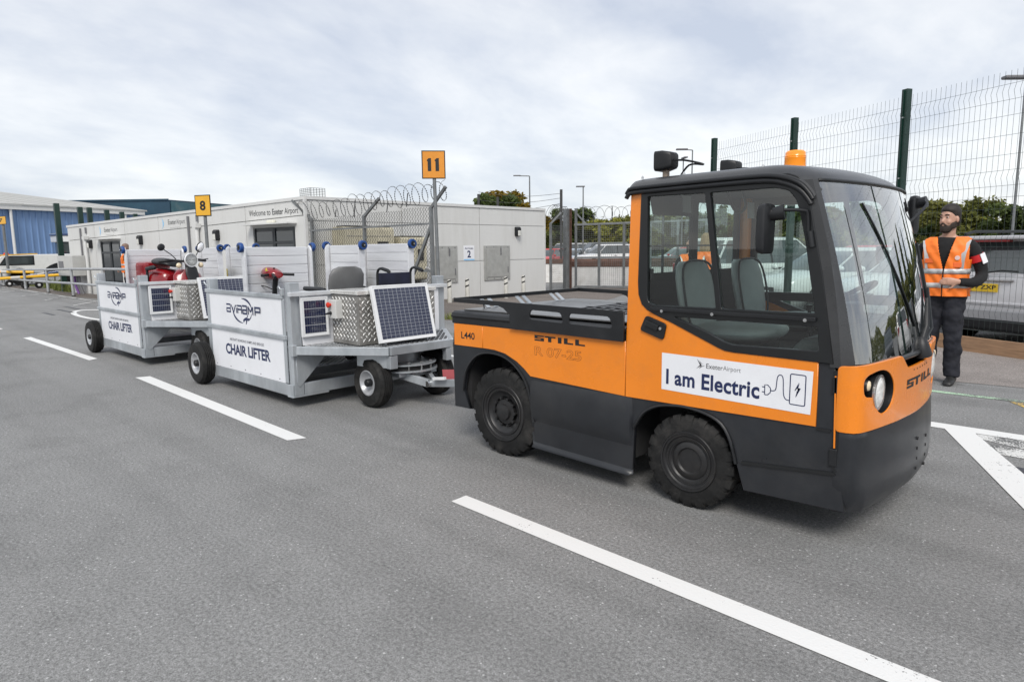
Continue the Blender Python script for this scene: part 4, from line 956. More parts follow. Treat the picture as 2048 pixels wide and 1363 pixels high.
def cart(first=True):
    C = empty('chair_lifter_cart', (-6.8, CY, 0))
    def B(name, x0, x1, y0, y1, z0, z1, m=GALV, bev=.004, par=None): return MB().box(x0, x1, y0, y1, z0, z1).build(name, m, par or C, bevel=bev)
    # posts
    for y0 in (3.085, 4.875):
        B('post', -5.935, -5.845, y0, y0+.10, .125, 1.205); B('post', -7.745, -7.665, y0, y0+.10, .115, 1.20)
        B('rail', -7.655, -5.945, y0+.02, y0+.07, .115, .235)
    # near side gate: rails and boards
    B('rail', -7.73, -5.95, 3.055, 3.083, 1.052, 1.092); B('rail', -7.73, -5.93, 3.05, 3.083, .662, .702)
    B('edge_strip', -7.725, -7.64, 3.066, 3.083, .24, 1.05); B('edge_strip', -5.985, -5.94, 3.066, 3.083, .24, 1.05)
    G1 = B('gate_board', -7.64, -5.988, 3.070, 3.086, .704, 1.050, WHITE, 0); G2 = B('gate_board', -7.64, -5.988, 3.070, 3.086, .236, .660, WHITE, 0)
    B('lower_plate', -7.74, -5.85, 3.068, 3.084, .118, .232)
    for x in (-7.55, -7.2, -6.85, -6.5, -6.1):
        MB().lathe([(.006, -.003), (.006, .003)], (x, 3.0695, .265), 'y', 8).build('rivet', PIPEG, G2)
    # print on the boards
    def m1(x, y, d=0): return Vector((-7.28+x*.80, 3.0692-d, .838+y*.105))
    strokes('lettering', [(st, .022*(1 if abs(st[0][0]-st[1][0]) < 1e-6 or 1 else 1)) for st in []] or [[(p*.805, q*.084) for p, q in st] for st in AVI], NAVY, G1, lambda x, y, d=0: Vector((-7.215+x, 3.0692-d, .860+y)), .017)
    A_ = arc(0, 0, .21, .125, 95, 8, 14); wA = [.004+.020*sin(pi*i/14) for i in range(15)]
    D_ = arc(0, 0, .235, .13, 165, 268, 14); D2 = arc(0, 0, .2, .12, 300, 350, 8)
    strokes('logo', [(A_, wA), (D_, wA), (D2, [.003+.008*sin(pi*i/8) for i in range(9)])], NAVY, G1, lambda x, y, d=0: Vector((-6.82+x, 3.0680-d, .893+y)), .01)
    plane_ = [(0, .01), (.05, .03), (.085, .03), (.115, .06), (.12, .045), (.10, .022), (.14, .018), (.165, .008), (.14, 0), (.10, -.002), (.075, -.04), (.06, -.04), (.07, 0), (.04, .0), (.02, -.018), (.01, -.015)]
    polys('logo', [plane_], (-6.83, 3.0690, .785), (1, 0, .12), (0, 0, 1), NAVY, G1)
    text('lettering', 'AIRCRAFT BOARDING RAMPS AND BRIDGES', (-7.185, 3.0690, .553), (.79, 0, .004), (0, 0, .028), mat('grey_navy_print', (.05, .055, .08), .5), G2, .006)
    text('lettering', 'CHAIR LIFTER', (-7.30, 3.0690, .398), (1.03, 0, .012), (0, 0, .118), NAVY, G2, .034, .96)
    # hooks on the posts
    for x in (-5.95, -7.68):
        MB().tube(catmull([(x, 3.07, 1.12), (x-.01, 3.05, 1.15), (x-.035, 3.05, 1.17), (x-.06, 3.055, 1.15)], 4), .007, 6).build('hook', GALV, C, smooth=60)
    B('hook_bracket', -5.98, -5.937, 3.055, 3.083, 1.08, 1.15)
    # floor and front beams
    B('rail', -5.90, -5.845, 3.19, 4.87, .125, .235); B('rail', -7.74, -7.67, 3.19, 4.87, .115, .235)
    B('floor_edge', -6.06, -6.00, 3.15, 4.9, .27, .345, mat('dark_steel', (.10, .105, .11), .5, .5, var=.2))
    B('floor_plate', -7.6, -6.06, 3.15, 4.9, .29, .30, mat('dark_steel', (.10, .105, .11)), 0)
    expanded(C, -7.6, -6.03, 3.17, 4.88, .338, .07)
    plate('gusset', [(3.115, .235), (3.135, .205), (3.46, .512), (3.115, .512)], (), -5.846, .008, GALV, C, .001, axis='x')
    plate('gusset', [(2*CY-3.115, .235), (2*CY-3.135, .205), (2*CY-3.46, .512), (2*CY-3.115, .512)], (), -5.846, .008, GALV, C, .001, axis='x')
    B('corner_plate', -5.95, -5.842, 3.06, 3.45, .108, .124)
    # front wall
    B('front_board', -5.835, -5.82, 3.185, 4.87, .605, 1.072, WHITE, 0)
    B('rail', -5.842, -5.79, 3.06, 4.98, 1.078, 1.118, mat('galvanised_light', (.66, .68, .70), .42, .3, var=.1, scale=4))
    solar(C, (-5.79, 3.165, .69), (0, .285, 0), (-.006, 0, .372), 9, 4, .03, .02)
    # platform
    pl = [(-5.84, 3.10), (-5.09, 3.65), (-5.09, 2*CY-3.65), (-5.84, 2*CY-3.10)]
    for a, c in ((0, 1), (1, 2), (2, 3)):
        MB().bar((*pl[a], .565), (*pl[c], .565), .05, .078).build('platform_rail', GALV, C, bevel=.004)
    B('rail_bracket', -5.86, -5.80, 3.06, 3.11, .515, .62)
    def ins(x, y): return -5.8 < x < -5.12 and y > 3.12+(x+5.84)*.733 and y < 2*CY-(3.12+(x+5.84)*.733)
    expanded(C, -5.84, -5.1, 3.12, 4.95, .600, .06, ins, 'platform_mesh')
    b = MB(); b.add([(-5.83, 3.13, .585), (-5.11, 3.66, .585), (-5.11, 4.40, .585), (-5.83, 4.93, .585)], [(0, 1, 2, 3)]); b.build('platform_plate', mat('dark_steel', (.1, .105, .11)), C)
    # treadplate battery box with lid
    bx = B('treadplate_box', -5.80, -5.345, 3.50, 4.42, .61, 1.080, TREAD, .003)
    lozenges(bx, (-5.795, 3.4995, .615), (.445, 0, 0), (0, 0, .46), .06); lozenges(bx, (-5.3445, 3.51, .615), (0, .90, 0), (0, 0, .46), .06)
    ld = B('box_lid', -5.80, -5.33, 3.485, 4.435, 1.086, 1.125, TREADR, .004)
    lozenges(ld, (-5.795, 3.4845, 1.088), (.44, 0, 0), (0, 0, .036), .03)
    cb = B('control_box', -5.745, -5.61, 3.425, 3.50, .855, 1.03, mat('pale_grey_box', (.62, .62, .60), .5), .004)
    MB().lathe([(.014, 0), (.014, -.02), (.026, -.022), (.026, -.035), (.015, -.042), (.002, -.043)], (-5.70, 3.425, .985), 'y', 16, close=False).build('stop_button', REDP, cb, smooth=40)
    MB().tube([(-5.70, 3.425, .905), (-5.70, 3.40, .905), (-5.70, 3.37, .90)], [.018, .012, .008], 10).build('switch', BLACKP, cb, smooth=40)
    # large leaning solar panel
    solar(C, (-5.17, 3.612, .638), (0, .675, 0), (-.13, 0, .530), 12, 15, .032, .03)
    for y in (3.70, 4.20): MB().bar((-5.21, y, .61), (-5.315, y, 1.1), .02, .02).build('panel_stay', GALV, C)
    # turntable nose
    for y in (3.655, 2*CY-3.655-.0): 
        s_ = 1 if y < CY else -1
        MB().box(-5.135, -5.072, y-.01, y+.075*s_, .395, .52).build('nose_block', GALV, C, bevel=.005)
        MB().bar((-5.13, y+s_*.0, .46), (-5.48, y-s_*.10, .46), .012, .12).build('nose_side', GALV, C)
    b = MB(); P = arc(-5.36, CY, .30, .30, -75, 75, 16); b.loft([[(x-.22, y, z) for x, y in P] for z in (.40, .53)], cap=False, closed=False); b.build('nose_drum', GALV, C, smooth=60)
    MB().lathe([(.31, .392), (.31, .404)], (-5.36, CY, 0), 'z', 40).build('turntable_ring', GALV, C); MB().lathe([(.28, .345), (.28, .392)], (-5.36, CY, 0), 'z', 40).build('turntable_bearing', DARKIN, C)
    MB().lathe([(.32, .330), (.32, .344)], (-5.36, CY, 0), 'z', 40).build('turntable_ring', GALV, C)
    for a in (-30, -5, 20): MB().lathe([(.008, .32), (.008, .42), (.014, .42), (.014, .43)], (-5.36+.295*cos(RAD(a)), CY+.295*sin(RAD(a)), 0), 'z', 8).build('bolt', STEEL, C)
    B('axle_beam', -5.42, -5.30, 3.72, 2*CY-3.72, .24, .325); B('axle_bracket', -5.62, -5.15, 3.80, 4.26, .285, .328)
    MB().tube([(-5.36, 3.6, .245), (-5.36, 4.46, .245)], .022, 10).build('axle', RIMBLK, C)
    MB().tube([(-7.84, 3.0, .245), (-7.84, 5.06, .245)], .022, 10).build('axle', RIMBLK, C)
    for y0 in (3.065, 4.94): B('wheel_bracket', -7.9, -7.745, y0+.0, y0+.05, .16, .36)
    # drawbar
    for y in (3.86, 4.20): MB().bar((-5.25, y, .305), (-4.96, CY+(y-CY)*.2, .23), .04, .075).build('drawbar_arm', GALV, C, bevel=.003)
    db = MB().bar((-4.97, CY, .225), (-3.97, 4.10, .345), .05, .07).build('drawbar', GALV, C, bevel=.004)
    MB().lathe([(.03, -.05), (.03, .05)], (-4.95, CY-.01, .225), 'y', 12).build('pivot_bolt', STEEL, db)
    MB().bar((-4.9, CY+.10, .30), (-4.62, CY+.12, .33), .004, .10).build('reflector_plate', mat('faded_red', (.5, .12, .13), .5), db)
    MB().bar((-4.86, CY-.05, .29), (-4.70, CY-.04, .31), .025, .025).build('grip', WHITEF, db)
    for p in ((-5.36, 3.645, .243), (-5.36, 2*CY-3.645, .243), (-7.84, 3.010, .243), (-7.84, 2*CY-3.010, .243)):
        pneu(C, p, .243, .155, .108, -1 if p[1] < CY else 1)
    # ramps folded upright
    ramp(C, (-7.60, 3.45, .38), (0, .84, 0), dep=(.085, 0, 0))
    ramp(C, (-7.69, 4.66, .38), (.76, 0, 0), dep=(0, -.085, 0), h=1.185)
    ramp(C, (-7.37, 4.99, .38), (.97, 0, 0), dep=(0, -.085, 0), h=1.195)
    MB().box(-7.366, -7.33, 4.895, 4.899, .95, 1.22).build('warning_label', YELLOWL, C)
    return C
CA = cart()
tag(CA, 'galvanised chair lifter cart hitched directly behind the orange tow tractor', 'cart', 'chair lifter carts in tow')
CB = copy_tree(CA, None, (-10.6, CY-.10, 0)); CB.rotation_euler.z = RAD(.2)
tag(CB, 'rear chair lifter cart carrying the red scooter, behind the nearer cart', 'cart', 'chair lifter carts in tow')

# ------------------------------------------------------------------ things carried on the carts
# small mobility scooter: red tiller, grey swivel seat
M = empty('mobility_scooter', (-6.75, 3.8, .34), 'small mobility scooter with red tiller head and grey seat on the nearer cart', 'scooter')
b = MB(); rings = []
for t, (w_, h_) in zip((0, .06, .14, .22, .28), ((.035, .035), (.085, .07), (.10, .075), (.085, .06), (.05, .035))):
    c = Vector((-7.52, 3.74, 1.245))+Vector((1, .1, -.10))*(t-.1); rings.append([c+Vector((-.1*w_*cos(a)*0, w_*cos(a), h_*sin(a))) for a in [2*pi*k/16 for k in range(16)]])
b.loft(rings); TL = b.build('tiller_head', RED, M, smooth=60)
MB().tube([(-7.43, 3.76, 1.20), (-7.47, 3.76, 1.05), (-7.55, 3.76, .55)], [.035, .03, .03], 10).build('tiller_column', BLACKP, M, smooth=50)
for s_ in (-1, 1): MB().tube([(-7.44, 3.76+.06*s_, 1.235), (-7.36, 3.76+.20*s_, 1.225)], .017, 10).build('handlebar_grip', BLACKP, TL, smooth=50)
MB().tube([(-7.38, 3.70, 1.235), (-7.24, 3.66, 1.20)], .018, 10).build('handlebar_grip', BLACKP, TL, smooth=50)
MB().prism([(-7.47, 1.275), (-7.42, 1.275), (-7.445, 1.315)], 'y', 3.655, 3.659).build('warning_label', YELLOWL, TL); MB().lathe([(.01, 0), (.012, .02)], (-7.42, 3.74, 1.29), 'z', 10).build('knob', BLACKP, TL)
MB().tube(catmull([(-7.45, 3.72, 1.06), (-7.55, 3.66, 1.10), (-7.70, 3.60, 1.09), (-7.78, 3.58, 1.04)], 5), .006, 6).build('cable', BLACKP, M, smooth=60)
rings = []
for z, w_, d0 in ((1.06, .20, 0), (1.15, .215, .02), (1.25, .21, .04), (1.31, .17, .05), (1.335, .10, .055)):
    rings.append([(-6.12+d0+p, 3.86+q, z) for p, q in arc(0, 0, .045, w_, 0, 360, 24)[:-1]])
MB().loft(rings).build('backrest', SEATG, M, smooth=60)
rings = [[(-6.36+p*k, 3.86+q*k, z) for p, q in rounded([(-.22, -.21), (.22, -.21), (.22, .21), (-.22, .21)], .08, 5)] for z, k in ((.99, .9), (1.0, 1), (1.05, 1), (1.07, .94))]
MB().loft(rings).build('seat', SEATG, M, smooth=50)
for y in (3.62, 4.10): MB().tube([(-6.12, y, 1.10), (-6.2, y, 1.105), (-6.52, y, 1.105)], [.02, .026, .024], 10).build('armrest', BLACKP, M, smooth=50)
MB().box(-6.42, -6.30, 3.80, 3.92, .52, .99).build('seat_post', DARKIN, M); MB().box(-7.5, -6.1, 3.62, 4.04, .47, .54).build('deck', BLACKP, M, bevel=.02)
for x, y in ((-7.5, 3.83), (-6.3, 3.58), (-6.3, 4.08)):
    MB().lathe([(.02, -.035), (.1, -.035), (.115, -.02), (.115, .02), (.1, .035), (.02, .035)], (x, y, .457), 'y', 24, close=False).build('wheel', RUBBER, M, smooth=40)
# folded wheelchair
Wc = empty('wheelchair', (-6.15, 4.42, .34), 'black folding wheelchair with push handles standing behind the leaning solar panel', 'wheelchair')
bk = MB().box(-6.02, -6.0, 4.20, 4.62, .98, 1.255).build('backrest', mat('navy_nylon', (.008, .010, .03), .55, var=.3), Wc, bevel=.008)
for y in (4.19, 4.63):
    MB().tube(catmull([(-6.01, y, .6), (-6.01, y, 1.15), (-6.0, y, 1.27), (-5.95, y, 1.305), (-5.86, y, 1.30)], 5), .014, 8).build('back_tube', BLACKP, Wc, smooth=60)
    MB().tube([(-5.92, y, 1.305), (-5.82, y, 1.285), (-5.79, y, 1.27)], [.018, .02, .017], 10).build('push_handle', BLACKP, Wc, smooth=50)
    MB().tube([(-6.01, y, .85), (-6.5, y, .85), (-6.5, y, .55)], .012, 8).build('frame_tube', RIMBLK, Wc, smooth=50)
    n = 28; MB().tube([(-6.1+.27*cos(2*pi*k/n), y+(.05 if y > 4.4 else -.05), .62+.27*sin(2*pi*k/n)) for k in range(n)], .016, 8, closed=True).build('wheel', RUBBER, Wc, smooth=60)
    cs = MB().lathe([(.045, -.015), (.085, -.015), (.09, 0), (.085, .015), (.045, .015)], (-6.15, y-.30, .433), 'y', 24, close=False).build('caster', RUBBER, Wc, smooth=40)
    for k in range(6):
        a = 2*pi*k/6; MB().bar((-6.15, y-.30, .433), (-6.15+.06*cos(a), y-.30, .433+.06*sin(a)), .012, .012).build('spoke', BLACKP, cs)
MB().box(-6.48, -6.03, 4.20, 4.62, .80, .82).build('seat', MATS['navy_nylon'], Wc)
# red retro scooter on the rear cart, facing the viewer
def Q(x, y, z): return Vector((x, y, z))
R2 = empty('red_scooter', (-10.67, 3.81, .34), 'red mobility scooter with round headlamp and two mirrors on the rear cart', 'scooter')
O = Vector((-10.67, 3.81, 0))     # local axis: +X = forward; turned afterwards
def L2(pts): return [O+Vector(p) for p in pts]
c = O+Vector((.42, 0, 1.385))
hl = MB().lathe([(.02, -.10), (.075, -.06), (.095, 0), (.098, .02)], c, 'x', 24, close=False).build('headlamp', BLACKP, R2, smooth=50)
MB().lathe([(.098, .0), (.105, .02), (.098, .032), (.088, .03)], c, 'x', 28, close=False).build('bezel', CHROME, hl, smooth=50)
MB().lathe([(.002, -.0), (.05, .008), (.088, .028)], c, 'x', 24, close=False).build('reflector', CHROME, hl, smooth=60)
MB().lathe([(.09, .03), (.06, .045), (.03, .05), (.002, .052)], c, 'x', 24, close=False).build('lens', LENS, hl, smooth=60, fix=False)
MB().tube(L2(catmull([(.22, -.34, 1.37), (.30, -.2, 1.385), (.36, -.07, 1.37), (.36, .07, 1.37), (.30, .2, 1.385), (.22, .34, 1.37)], 4)), .016, 8).build('handlebar', BLACKP, R2, smooth=60)
for s_ in (-1, 1):
    MB().tube(L2([(.30, .20*s_, 1.385), (.21, .36*s_, 1.37)]), .021, 10).build('handlebar_grip', BLACKP, R2, smooth=50)
    MB().tube(L2([(.36, .18*s_, 1.38), (.34, .33*s_, 1.40)]), .008, 6).build('brake_lever', BLACKP, R2, smooth=50)
    MB().ell(O+Vector((.40, .17*s_, 1.31)), .03, .04, .04, 12, 8).build('indicator', mat('pale_amber_lens', (.75, .62, .42)), R2, smooth=60)
    MB().tube(L2(catmull([(.30, .15*s_, 1.40), (.27, .19*s_, 1.46), (.23, .25*s_, 1.52), (.21, .27*s_, 1.545)], 3)), .007, 6).build('mirror_stem', BLACKP, R2, smooth=60)
    mr = MB().ell(O+Vector((.20, .30*s_, 1.575)), .025, .058, .085 if s_ > 0 else .05, 18, 10, Matrix.Rotation(RAD(-28*s_), 3, 'X')).build('mirror', BLACKP, R2, smooth=60)
    if s_ > 0: MB().ell(O+Vector((.212, .30, 1.575)), .018, .046, .074, 18, 10, Matrix.Rotation(RAD(-28), 3, 'X')).build('mirror_glass', CHROME, mr, smooth=60)
# leg shield
rings = []
for z, w_, x in ((.55, .10, .50), (.7, .17, .48), (.9, .22, .44), (1.05, .235, .40), (1.17, .21, .36), (1.25, .13, .34)):
    rings.append([(O.x+x+.07*cos(a)-.06*abs(sin(a))**2, O.y+w_*sin(a), z) for a in [2*pi*k/24 for k in range(24)]])
MB().loft(rings).build('leg_shield', RED, R2, smooth=60)
rings = []
for z, w_, x in ((.9, .05, .53), (1.05, .08, .485), (1.18, .10, .44), (1.27, .09, .42), (1.31, .05, .41)):
    rings.append([(O.x+x+.03*cos(a), O.y+w_*sin(a), z) for a in [2*pi*k/16 for k in range(16)]])
MB().loft(rings).build('front_panel', BLACKP, R2, smooth=60)
MB().box(O.x-.35, O.x+.42, O.y-.17, O.y+.17, .56, .64).build('floor_board', BLACKP, R2, bevel=.02)
rings = []
for x, w_, z0, z1 in ((-.02, .14, .72, 1.18), (-.10, .20, .66, 1.24), (-.35, .23, .64, 1.27), (-.6, .22, .68, 1.29), (-.78, .17, .80, 1.28), (-.84, .10, .95, 1.22)):
    zc_, hz = (z0+z1)/2, (z1-z0)/2; rings.append([(O.x+x, O.y+w_*(abs(cos(a))**.6)*(1 if cos(a) > 0 else -1), zc_+hz*(abs(sin(a))**.6)*(1 if sin(a) > 0 else -1)) for a in [2*pi*k/24 for k in range(24)]])
MB().loft(rings).build('body', RED, R2, smooth=50)
rings = []
for x, w_, z, h_ in ((.02, .10, 1.31, .03), (-.06, .15, 1.34, .05), (-.22, .17, 1.35, .055), (-.36, .16, 1.36, .06), (-.42, .13, 1.37, .05)):
    rings.append([(O.x+x, O.y+w_*cos(a), z+h_*sin(a)) for a in [2*pi*k/18 for k in range(18)]])
MB().loft(rings).build('seat', BLACKP, R2, smooth=60)
MB().box(O.x-.82, O.x-.46, O.y-.20, O.y+.20, 1.10, 1.36).build('luggage_box', RED, R2, bevel=.05)
MB().tube(L2([(-.35, -.24, 1.26), (-.15, -.25, 1.28), (-.10, -.25, 1.27)]), [.03, .035, .02], 10).build('armrest', BLACKP, R2, smooth=50)
MB().tube(L2([(-.36, -.24, .9), (-.35, -.24, 1.26)]), .02, 8).build('armrest_post', BLACKP, R2, smooth=50)
MB().tube(L2([(.40, 0, .5), (.34, 0, 1.35)]), .04, 10).build('steering_column', BLACKP, R2, smooth=50)
for x in (.52, -.5):
    MB().lathe([(.06, -.05), (.15, -.05), (.17, -.03), (.17, .03), (.15, .05), (.06, .05)], O+Vector((x, 0, .515)), 'y', 28, close=False).build('wheel', RUBBER, R2, smooth=40)
rings = [[(O.x+.52+.20*cos(RAD(a)), O.y+yy, .53+.20*sin(RAD(a))) for a in range(10, 171, 16)] for yy in (-.07, -.05, .05, .07)]
MB().loft(rings, cap=False, closed=False).build('mudguard', RED, R2, smooth=60)
R2.rotation_euler.z = RAD(10)
# ------------------------------------------------------------------ terminal building
TA = Vector((-15.5, 8.75)); TE = Vector((-14.7, -1.75)).normalized(); TN = Vector((.118, -.993)).normalized()
def wl(s, z, o=0.): p = TA+TE*s+TN*o; return Vector((p.x, p.y, z))
def ztop(s): return 2.84-.0198*s
def zj(s): return 2.39-.027*s
TB = empty('terminal_building', (-15.5, 8.75, 0), 'low cream modular arrivals building with glazed doors behind the carts', 'building')
def wq(name, s0, s1, z0, z1, o0, o1, m, par=TB, bev=0.):
    f = lambda z, s: z(s) if callable(z) else z
    b = MB(); b.loft([[wl(s0, f(z0, s0), o) , wl(s1, f(z0, s1), o), wl(s1, f(z1, s1), o), wl(s0, f(z1, s0), o)] for o in (o0, o1)]); return b.build(name, m, par, bevel=bev)
# core volume
b = MB(); P = [wl(.02, 0, -.04), wl(14.84, 0, -.04), wl(14.84, 0, -6), Vector((-30, 17.7, 0)), Vector((-15.54, 17.83, 0)), Vector((-15.54, 8.8, 0))]
b.loft([[(p.x, p.y, 0) for p in P], [(p.x, p.y, z) for p, z in zip(P, (2.80, 2.51, 2.51, 2.6, 2.80, 2.80))]]); b.build('wall', BUILD, TB)
joints = [0.03, 2.71, 5.20, 7.66, 10.05, 12.46, 14.86]; g = .012
for i, (s0, s1) in enumerate(zip(joints, joints[1:])):
    wq('panel', s0+g, s1-g, lambda s: zj(s)+g, lambda s: ztop(s)-.07, -.03, .0, BUILD)
    if i == 0: spans = [(s0, .50), (2.38, s1)]; dz = 2.14; dd = (.50, 2.38)
    elif i == 4: spans = [(s0, 10.50), (12.08, s1)]; dz = 1.93; dd = (10.50, 12.08)
    else: spans = [(s0, s1)]; dd = None
    for a, c in spans: wq('panel', a+g*(a == s0), c-g*(c == s1), .0, lambda s: zj(s)-g, -.03, .0, BUILD)
    if dd:
        wq('panel', dd[0], dd[1], dz, lambda s: zj(s)-g, -.03, -.0005, BUILD)
        for a in dd: wq('door_reveal', a-.02, a+.02, 0, dz, -.36, -.032, BUILD)
        wq('door_head', dd[0], dd[1], dz, dz+.04, -.36, -.032, BUILD)
        D = wq('door', dd[0]+.03, dd[1]-.03, .0, dz-.02, -.034, -.030, mat('anthracite_frame', (.035, .04, .045), .4), bev=0)
        w_ = (dd[1]-dd[0]-.06)/2
        for k in range(2):
            a = dd[0]+.03+w_*k
            wq('door_pane', a+.07, a+w_-.07, .12, dz-.45, -.0295, -.022, DGLASS, D); wq('top_pane', a+.07, a+w_-.07, dz-.38, dz-.12, -.0295, -.022, DGLASS, D)
            for (p, q, r, t) in ((a+.01, a+.06, .02, dz-.04), (a+w_-.06, a+w_-.01, .02, dz-.04)): wq('door_stile', p, q, r, t, -.0295, .004, mat('anthracite_frame', (.035, .04, .045)), D)
            wq('door_rail', a+.06, a+w_-.06, dz-.44, dz-.39, -.0295, .004, MATS['anthracite_frame'], D)
        wq('canopy', dd[0]-.10, dd[1]+.10, dz+.05, dz+.085, .0, .30, BTRIM)
wq('fascia', .0, 14.88, lambda s: ztop(s)-.065, lambda s: ztop(s)+.015, -.05, .025, BTRIM)
b = MB(); b.box(-15.55, -15.475, 8.74, 17.87, 2.775, 2.855); b.build('fascia', BTRIM, TB)
for i, (y0, y1) in enumerate(((8.78, 11.7), (11.7, 14.72), (14.72, 17.82))):
    for z0, z1 in ((0, 1.13), (1.13, 2.25), (2.25, 2.77)):
        b = MB(); b.box(-15.53, -15.50, y0+.012, y1-.012, z0+(.008 if z0 else 0), z1-.008); b.build('panel', BUILD, TB)
b = MB(); b.box(-15.53, -15.485, 17.80, 17.87, 0, 2.77); b.build('corner_trim', BTRIM, TB)
b = MB(); b.box(-15.55, -15.48, 8.70, 8.775, 0, 2.77); b.build('corner_trim', BTRIM, TB)
# wall lamps
def wall_lamp(p, n, m=None):
    n = Vector((n[0], n[1], 0)).normalized(); t = Vector((-n.y, n.x, 0)); p = Vector(p); r = []
    for o_, k in ((0, 1), (.09, 1), (.13, .8)): r.append([p+n*o_+t*q*k+Vector((0, 0, z*k)) for q, z in rounded([(-.10, -.15), (.10, -.15), (.10, .16), (-.10, .16)], .05, 4)])
    L_ = MB().loft(r).build('wall_lamp', BLACKP, TB, smooth=40)
    b = MB(); b.obox(p+n*.125-Vector((0, 0, .05))+t*-.0, t*.07, n*.02, Vector((0, 0, .09))); b.build('diffuser', mat('lamp_diffuser', (.62, .62, .58), .4), L_, bevel=.02)
for s_, z in ((12.81, 1.83), (8.89, 1.91), (4.17, 1.97)): wall_lamp(wl(s_, z, 0), TN)
wall_lamp((-15.50, 16.42, 2.05), (1, 0))
b = MB(); q = wl(1.45, 2.26, .05); b.obox(q, Vector((TE.x, TE.y, 0))*.16, Vector((TN.x, TN.y, 0))*.05, Vector((0, 0, .05))); b.build('bulkhead_light', mat('lamp_diffuser_cream', (.68, .67, .58), .4), TB, bevel=.03)
# lettering on the fascia band
DG = mat('dark_grey_lettering', (.035, .037, .04), .5)
LB = mat('light_blue_print', (.22, .52, .82), .5)
U3 = Vector((-TE.x, -TE.y, 0))
def wtext(s, txt, s0, s1, z0, z1, m, bold=0.):
    o_ = wl(s0, z0, .004); text('lettering', txt, o_, wl(s1, z0, .004)-o_, (0, 0, z1-z0), m, TB, bold)
wtext(0, 'Welcome to', 2.52, 1.52, 2.445, 2.60, DG); wtext(0, 'Exeter', 1.44, .96, 2.445, 2.60, DG, .012); wtext(0, 'Airport', .90, .32, 2.405, 2.60, DG)
for s0 in (7.02, 11.64):
    zz = zj(s0)+.12
    wtext(0, 'Exeter', s0, s0-.50, zz+.04, zz+.19, DG); wtext(0, 'Airport', s0-.52, s0-1.04, zz+.0, zz+.19, mat('mid_grey_lettering', (.2, .2, .21), .5)); wtext(0, 'Connecting the South West', s0-.1, s0-.75, zz-.075, zz-.05, MATS['mid_grey_lettering'])
    moon = [(.0, 0), (.10, .25), (.12, .5), (.10, .75), (0, 1), (.20, .72), (.26, .5), (.20, .28)]
    o_ = wl(s0+.40, zz-.10, .004); polys('logo', [moon], o_, wl(s0-.1, zz-.10, .004)-o_, (0, 0, .38), LB, TB)
# conduits, downpipes and the electrical cabinet
for s_, z0, z1, w_, m in ((13.62, 1.42, 2.42, .035, PIPEG), (13.14, 2.22, 2.44, .035, PIPEG), (5.75, 1.2, 2.57, .04, PIPEG), (5.22, 2.40, 2.58, .04, PIPEG)):
    wq('cable_conduit', s_-w_, s_+w_, z0, z1, .001, .05, m)
for s_ in (13.08, 5.16):
    b = MB(); b.tube([wl(s_, .05, .09), wl(s_, zj(s_)-.12, .09), wl(s_, zj(s_)-.02, .06)], .055, 10); b.build('downpipe', BTRIM, TB, smooth=50)
    b = MB(); b.obox(wl(s_, zj(s_)+.02, .09), Vector((TE.x, TE.y, 0))*.10, Vector((TN.x, TN.y, 0))*.08, Vector((0, 0, .06))); b.build('hopper', BTRIM, TB)
b = MB(); b.tube([wl(.0, 0, 0)+Vector((.0, -.0, 0)), ] + [wl(.0, .01, 0)], .01, 3)
CBX = wq('electrical_cabinet', 13.32, 14.72, .68, 1.42, .06, .50, mat('cabinet_grey', (.50, .50, .48), .5, var=.04), None, .01)
tag(CBX, 'grey electrical cabinet on the terminal wall above purple conduits', 'cabinet')
for k in range(2): pass
b = MB(); b.obox(wl(14.35, 1.1, .51), Vector((TE.x, TE.y, 0))*.2, Vector((TN.x, TN.y, 0))*.01, Vector((0, 0, .12))); b.build('cabinet_plate', PIPEG, CBX)
for s_, m in ((13.95, mat('purple_conduit', (.22, .10, .35), .5)), (13.70, PIPEG), (13.52, PIPEG)):
    b = MB(); b.tube([wl(s_, .68, .25), wl(s_-.05, .3, .25), wl(s_-.15, 0, .2)], .045, 8); b.build('conduit', m, CBX, smooth=50)
# hatches and sign on the right-hand wall
for y0, y1 in ((12.78, 13.74), (14.88, 16.05)):
    H = MB().box(-15.50, -15.465, y0, y1, .50, 1.60).build('service_hatch', HATCH, TB, bevel=.004)
    MB().box(-15.464, -15.45, y0+.09, y1-.09, .60, 1.49).build('hatch_leaf', HATCH, H, bevel=.006)
    MB().box(-15.449, -15.43, y0+.5*(y1-y0)+.12, y0+.5*(y1-y0)+.16, 1.30, 1.52).build('hasp', PIPEG, H); MB().box(-15.449, -15.44, y1-.13, y1-.10, .72, .92).build('latch', PIPEG, H)
    for k in range(4):
        for z in (.55, 1.55): MB().lathe([(.016, 0), (.016, .008)], (-15.464, y0+.1+(y1-y0-.2)*k/3, z), 'x', 8).build('bolt', PIPEG, H)
AS = MB().box(-15.499, -15.492, 14.02, 14.47, 1.14, 1.605).build('arrivals_sign', WHITE, None)
tag(AS, 'small white sign reading Arrivals 2 between the two steel hatches', 'sign')
text('lettering', 'Arrivals', (-15.4915, 14.07, 1.49), (0, .35, 0), (0, 0, .062), NAVY, AS, .02); text('lettering', '2', (-15.4915, 14.17, 1.235), (0, .15, 0), (0, 0, .22), NAVY, AS, .03)
MB().box(-15.4918, -15.491, 14.021, 14.469, 1.15, 1.19).build('blue_stripe', LB, AS)
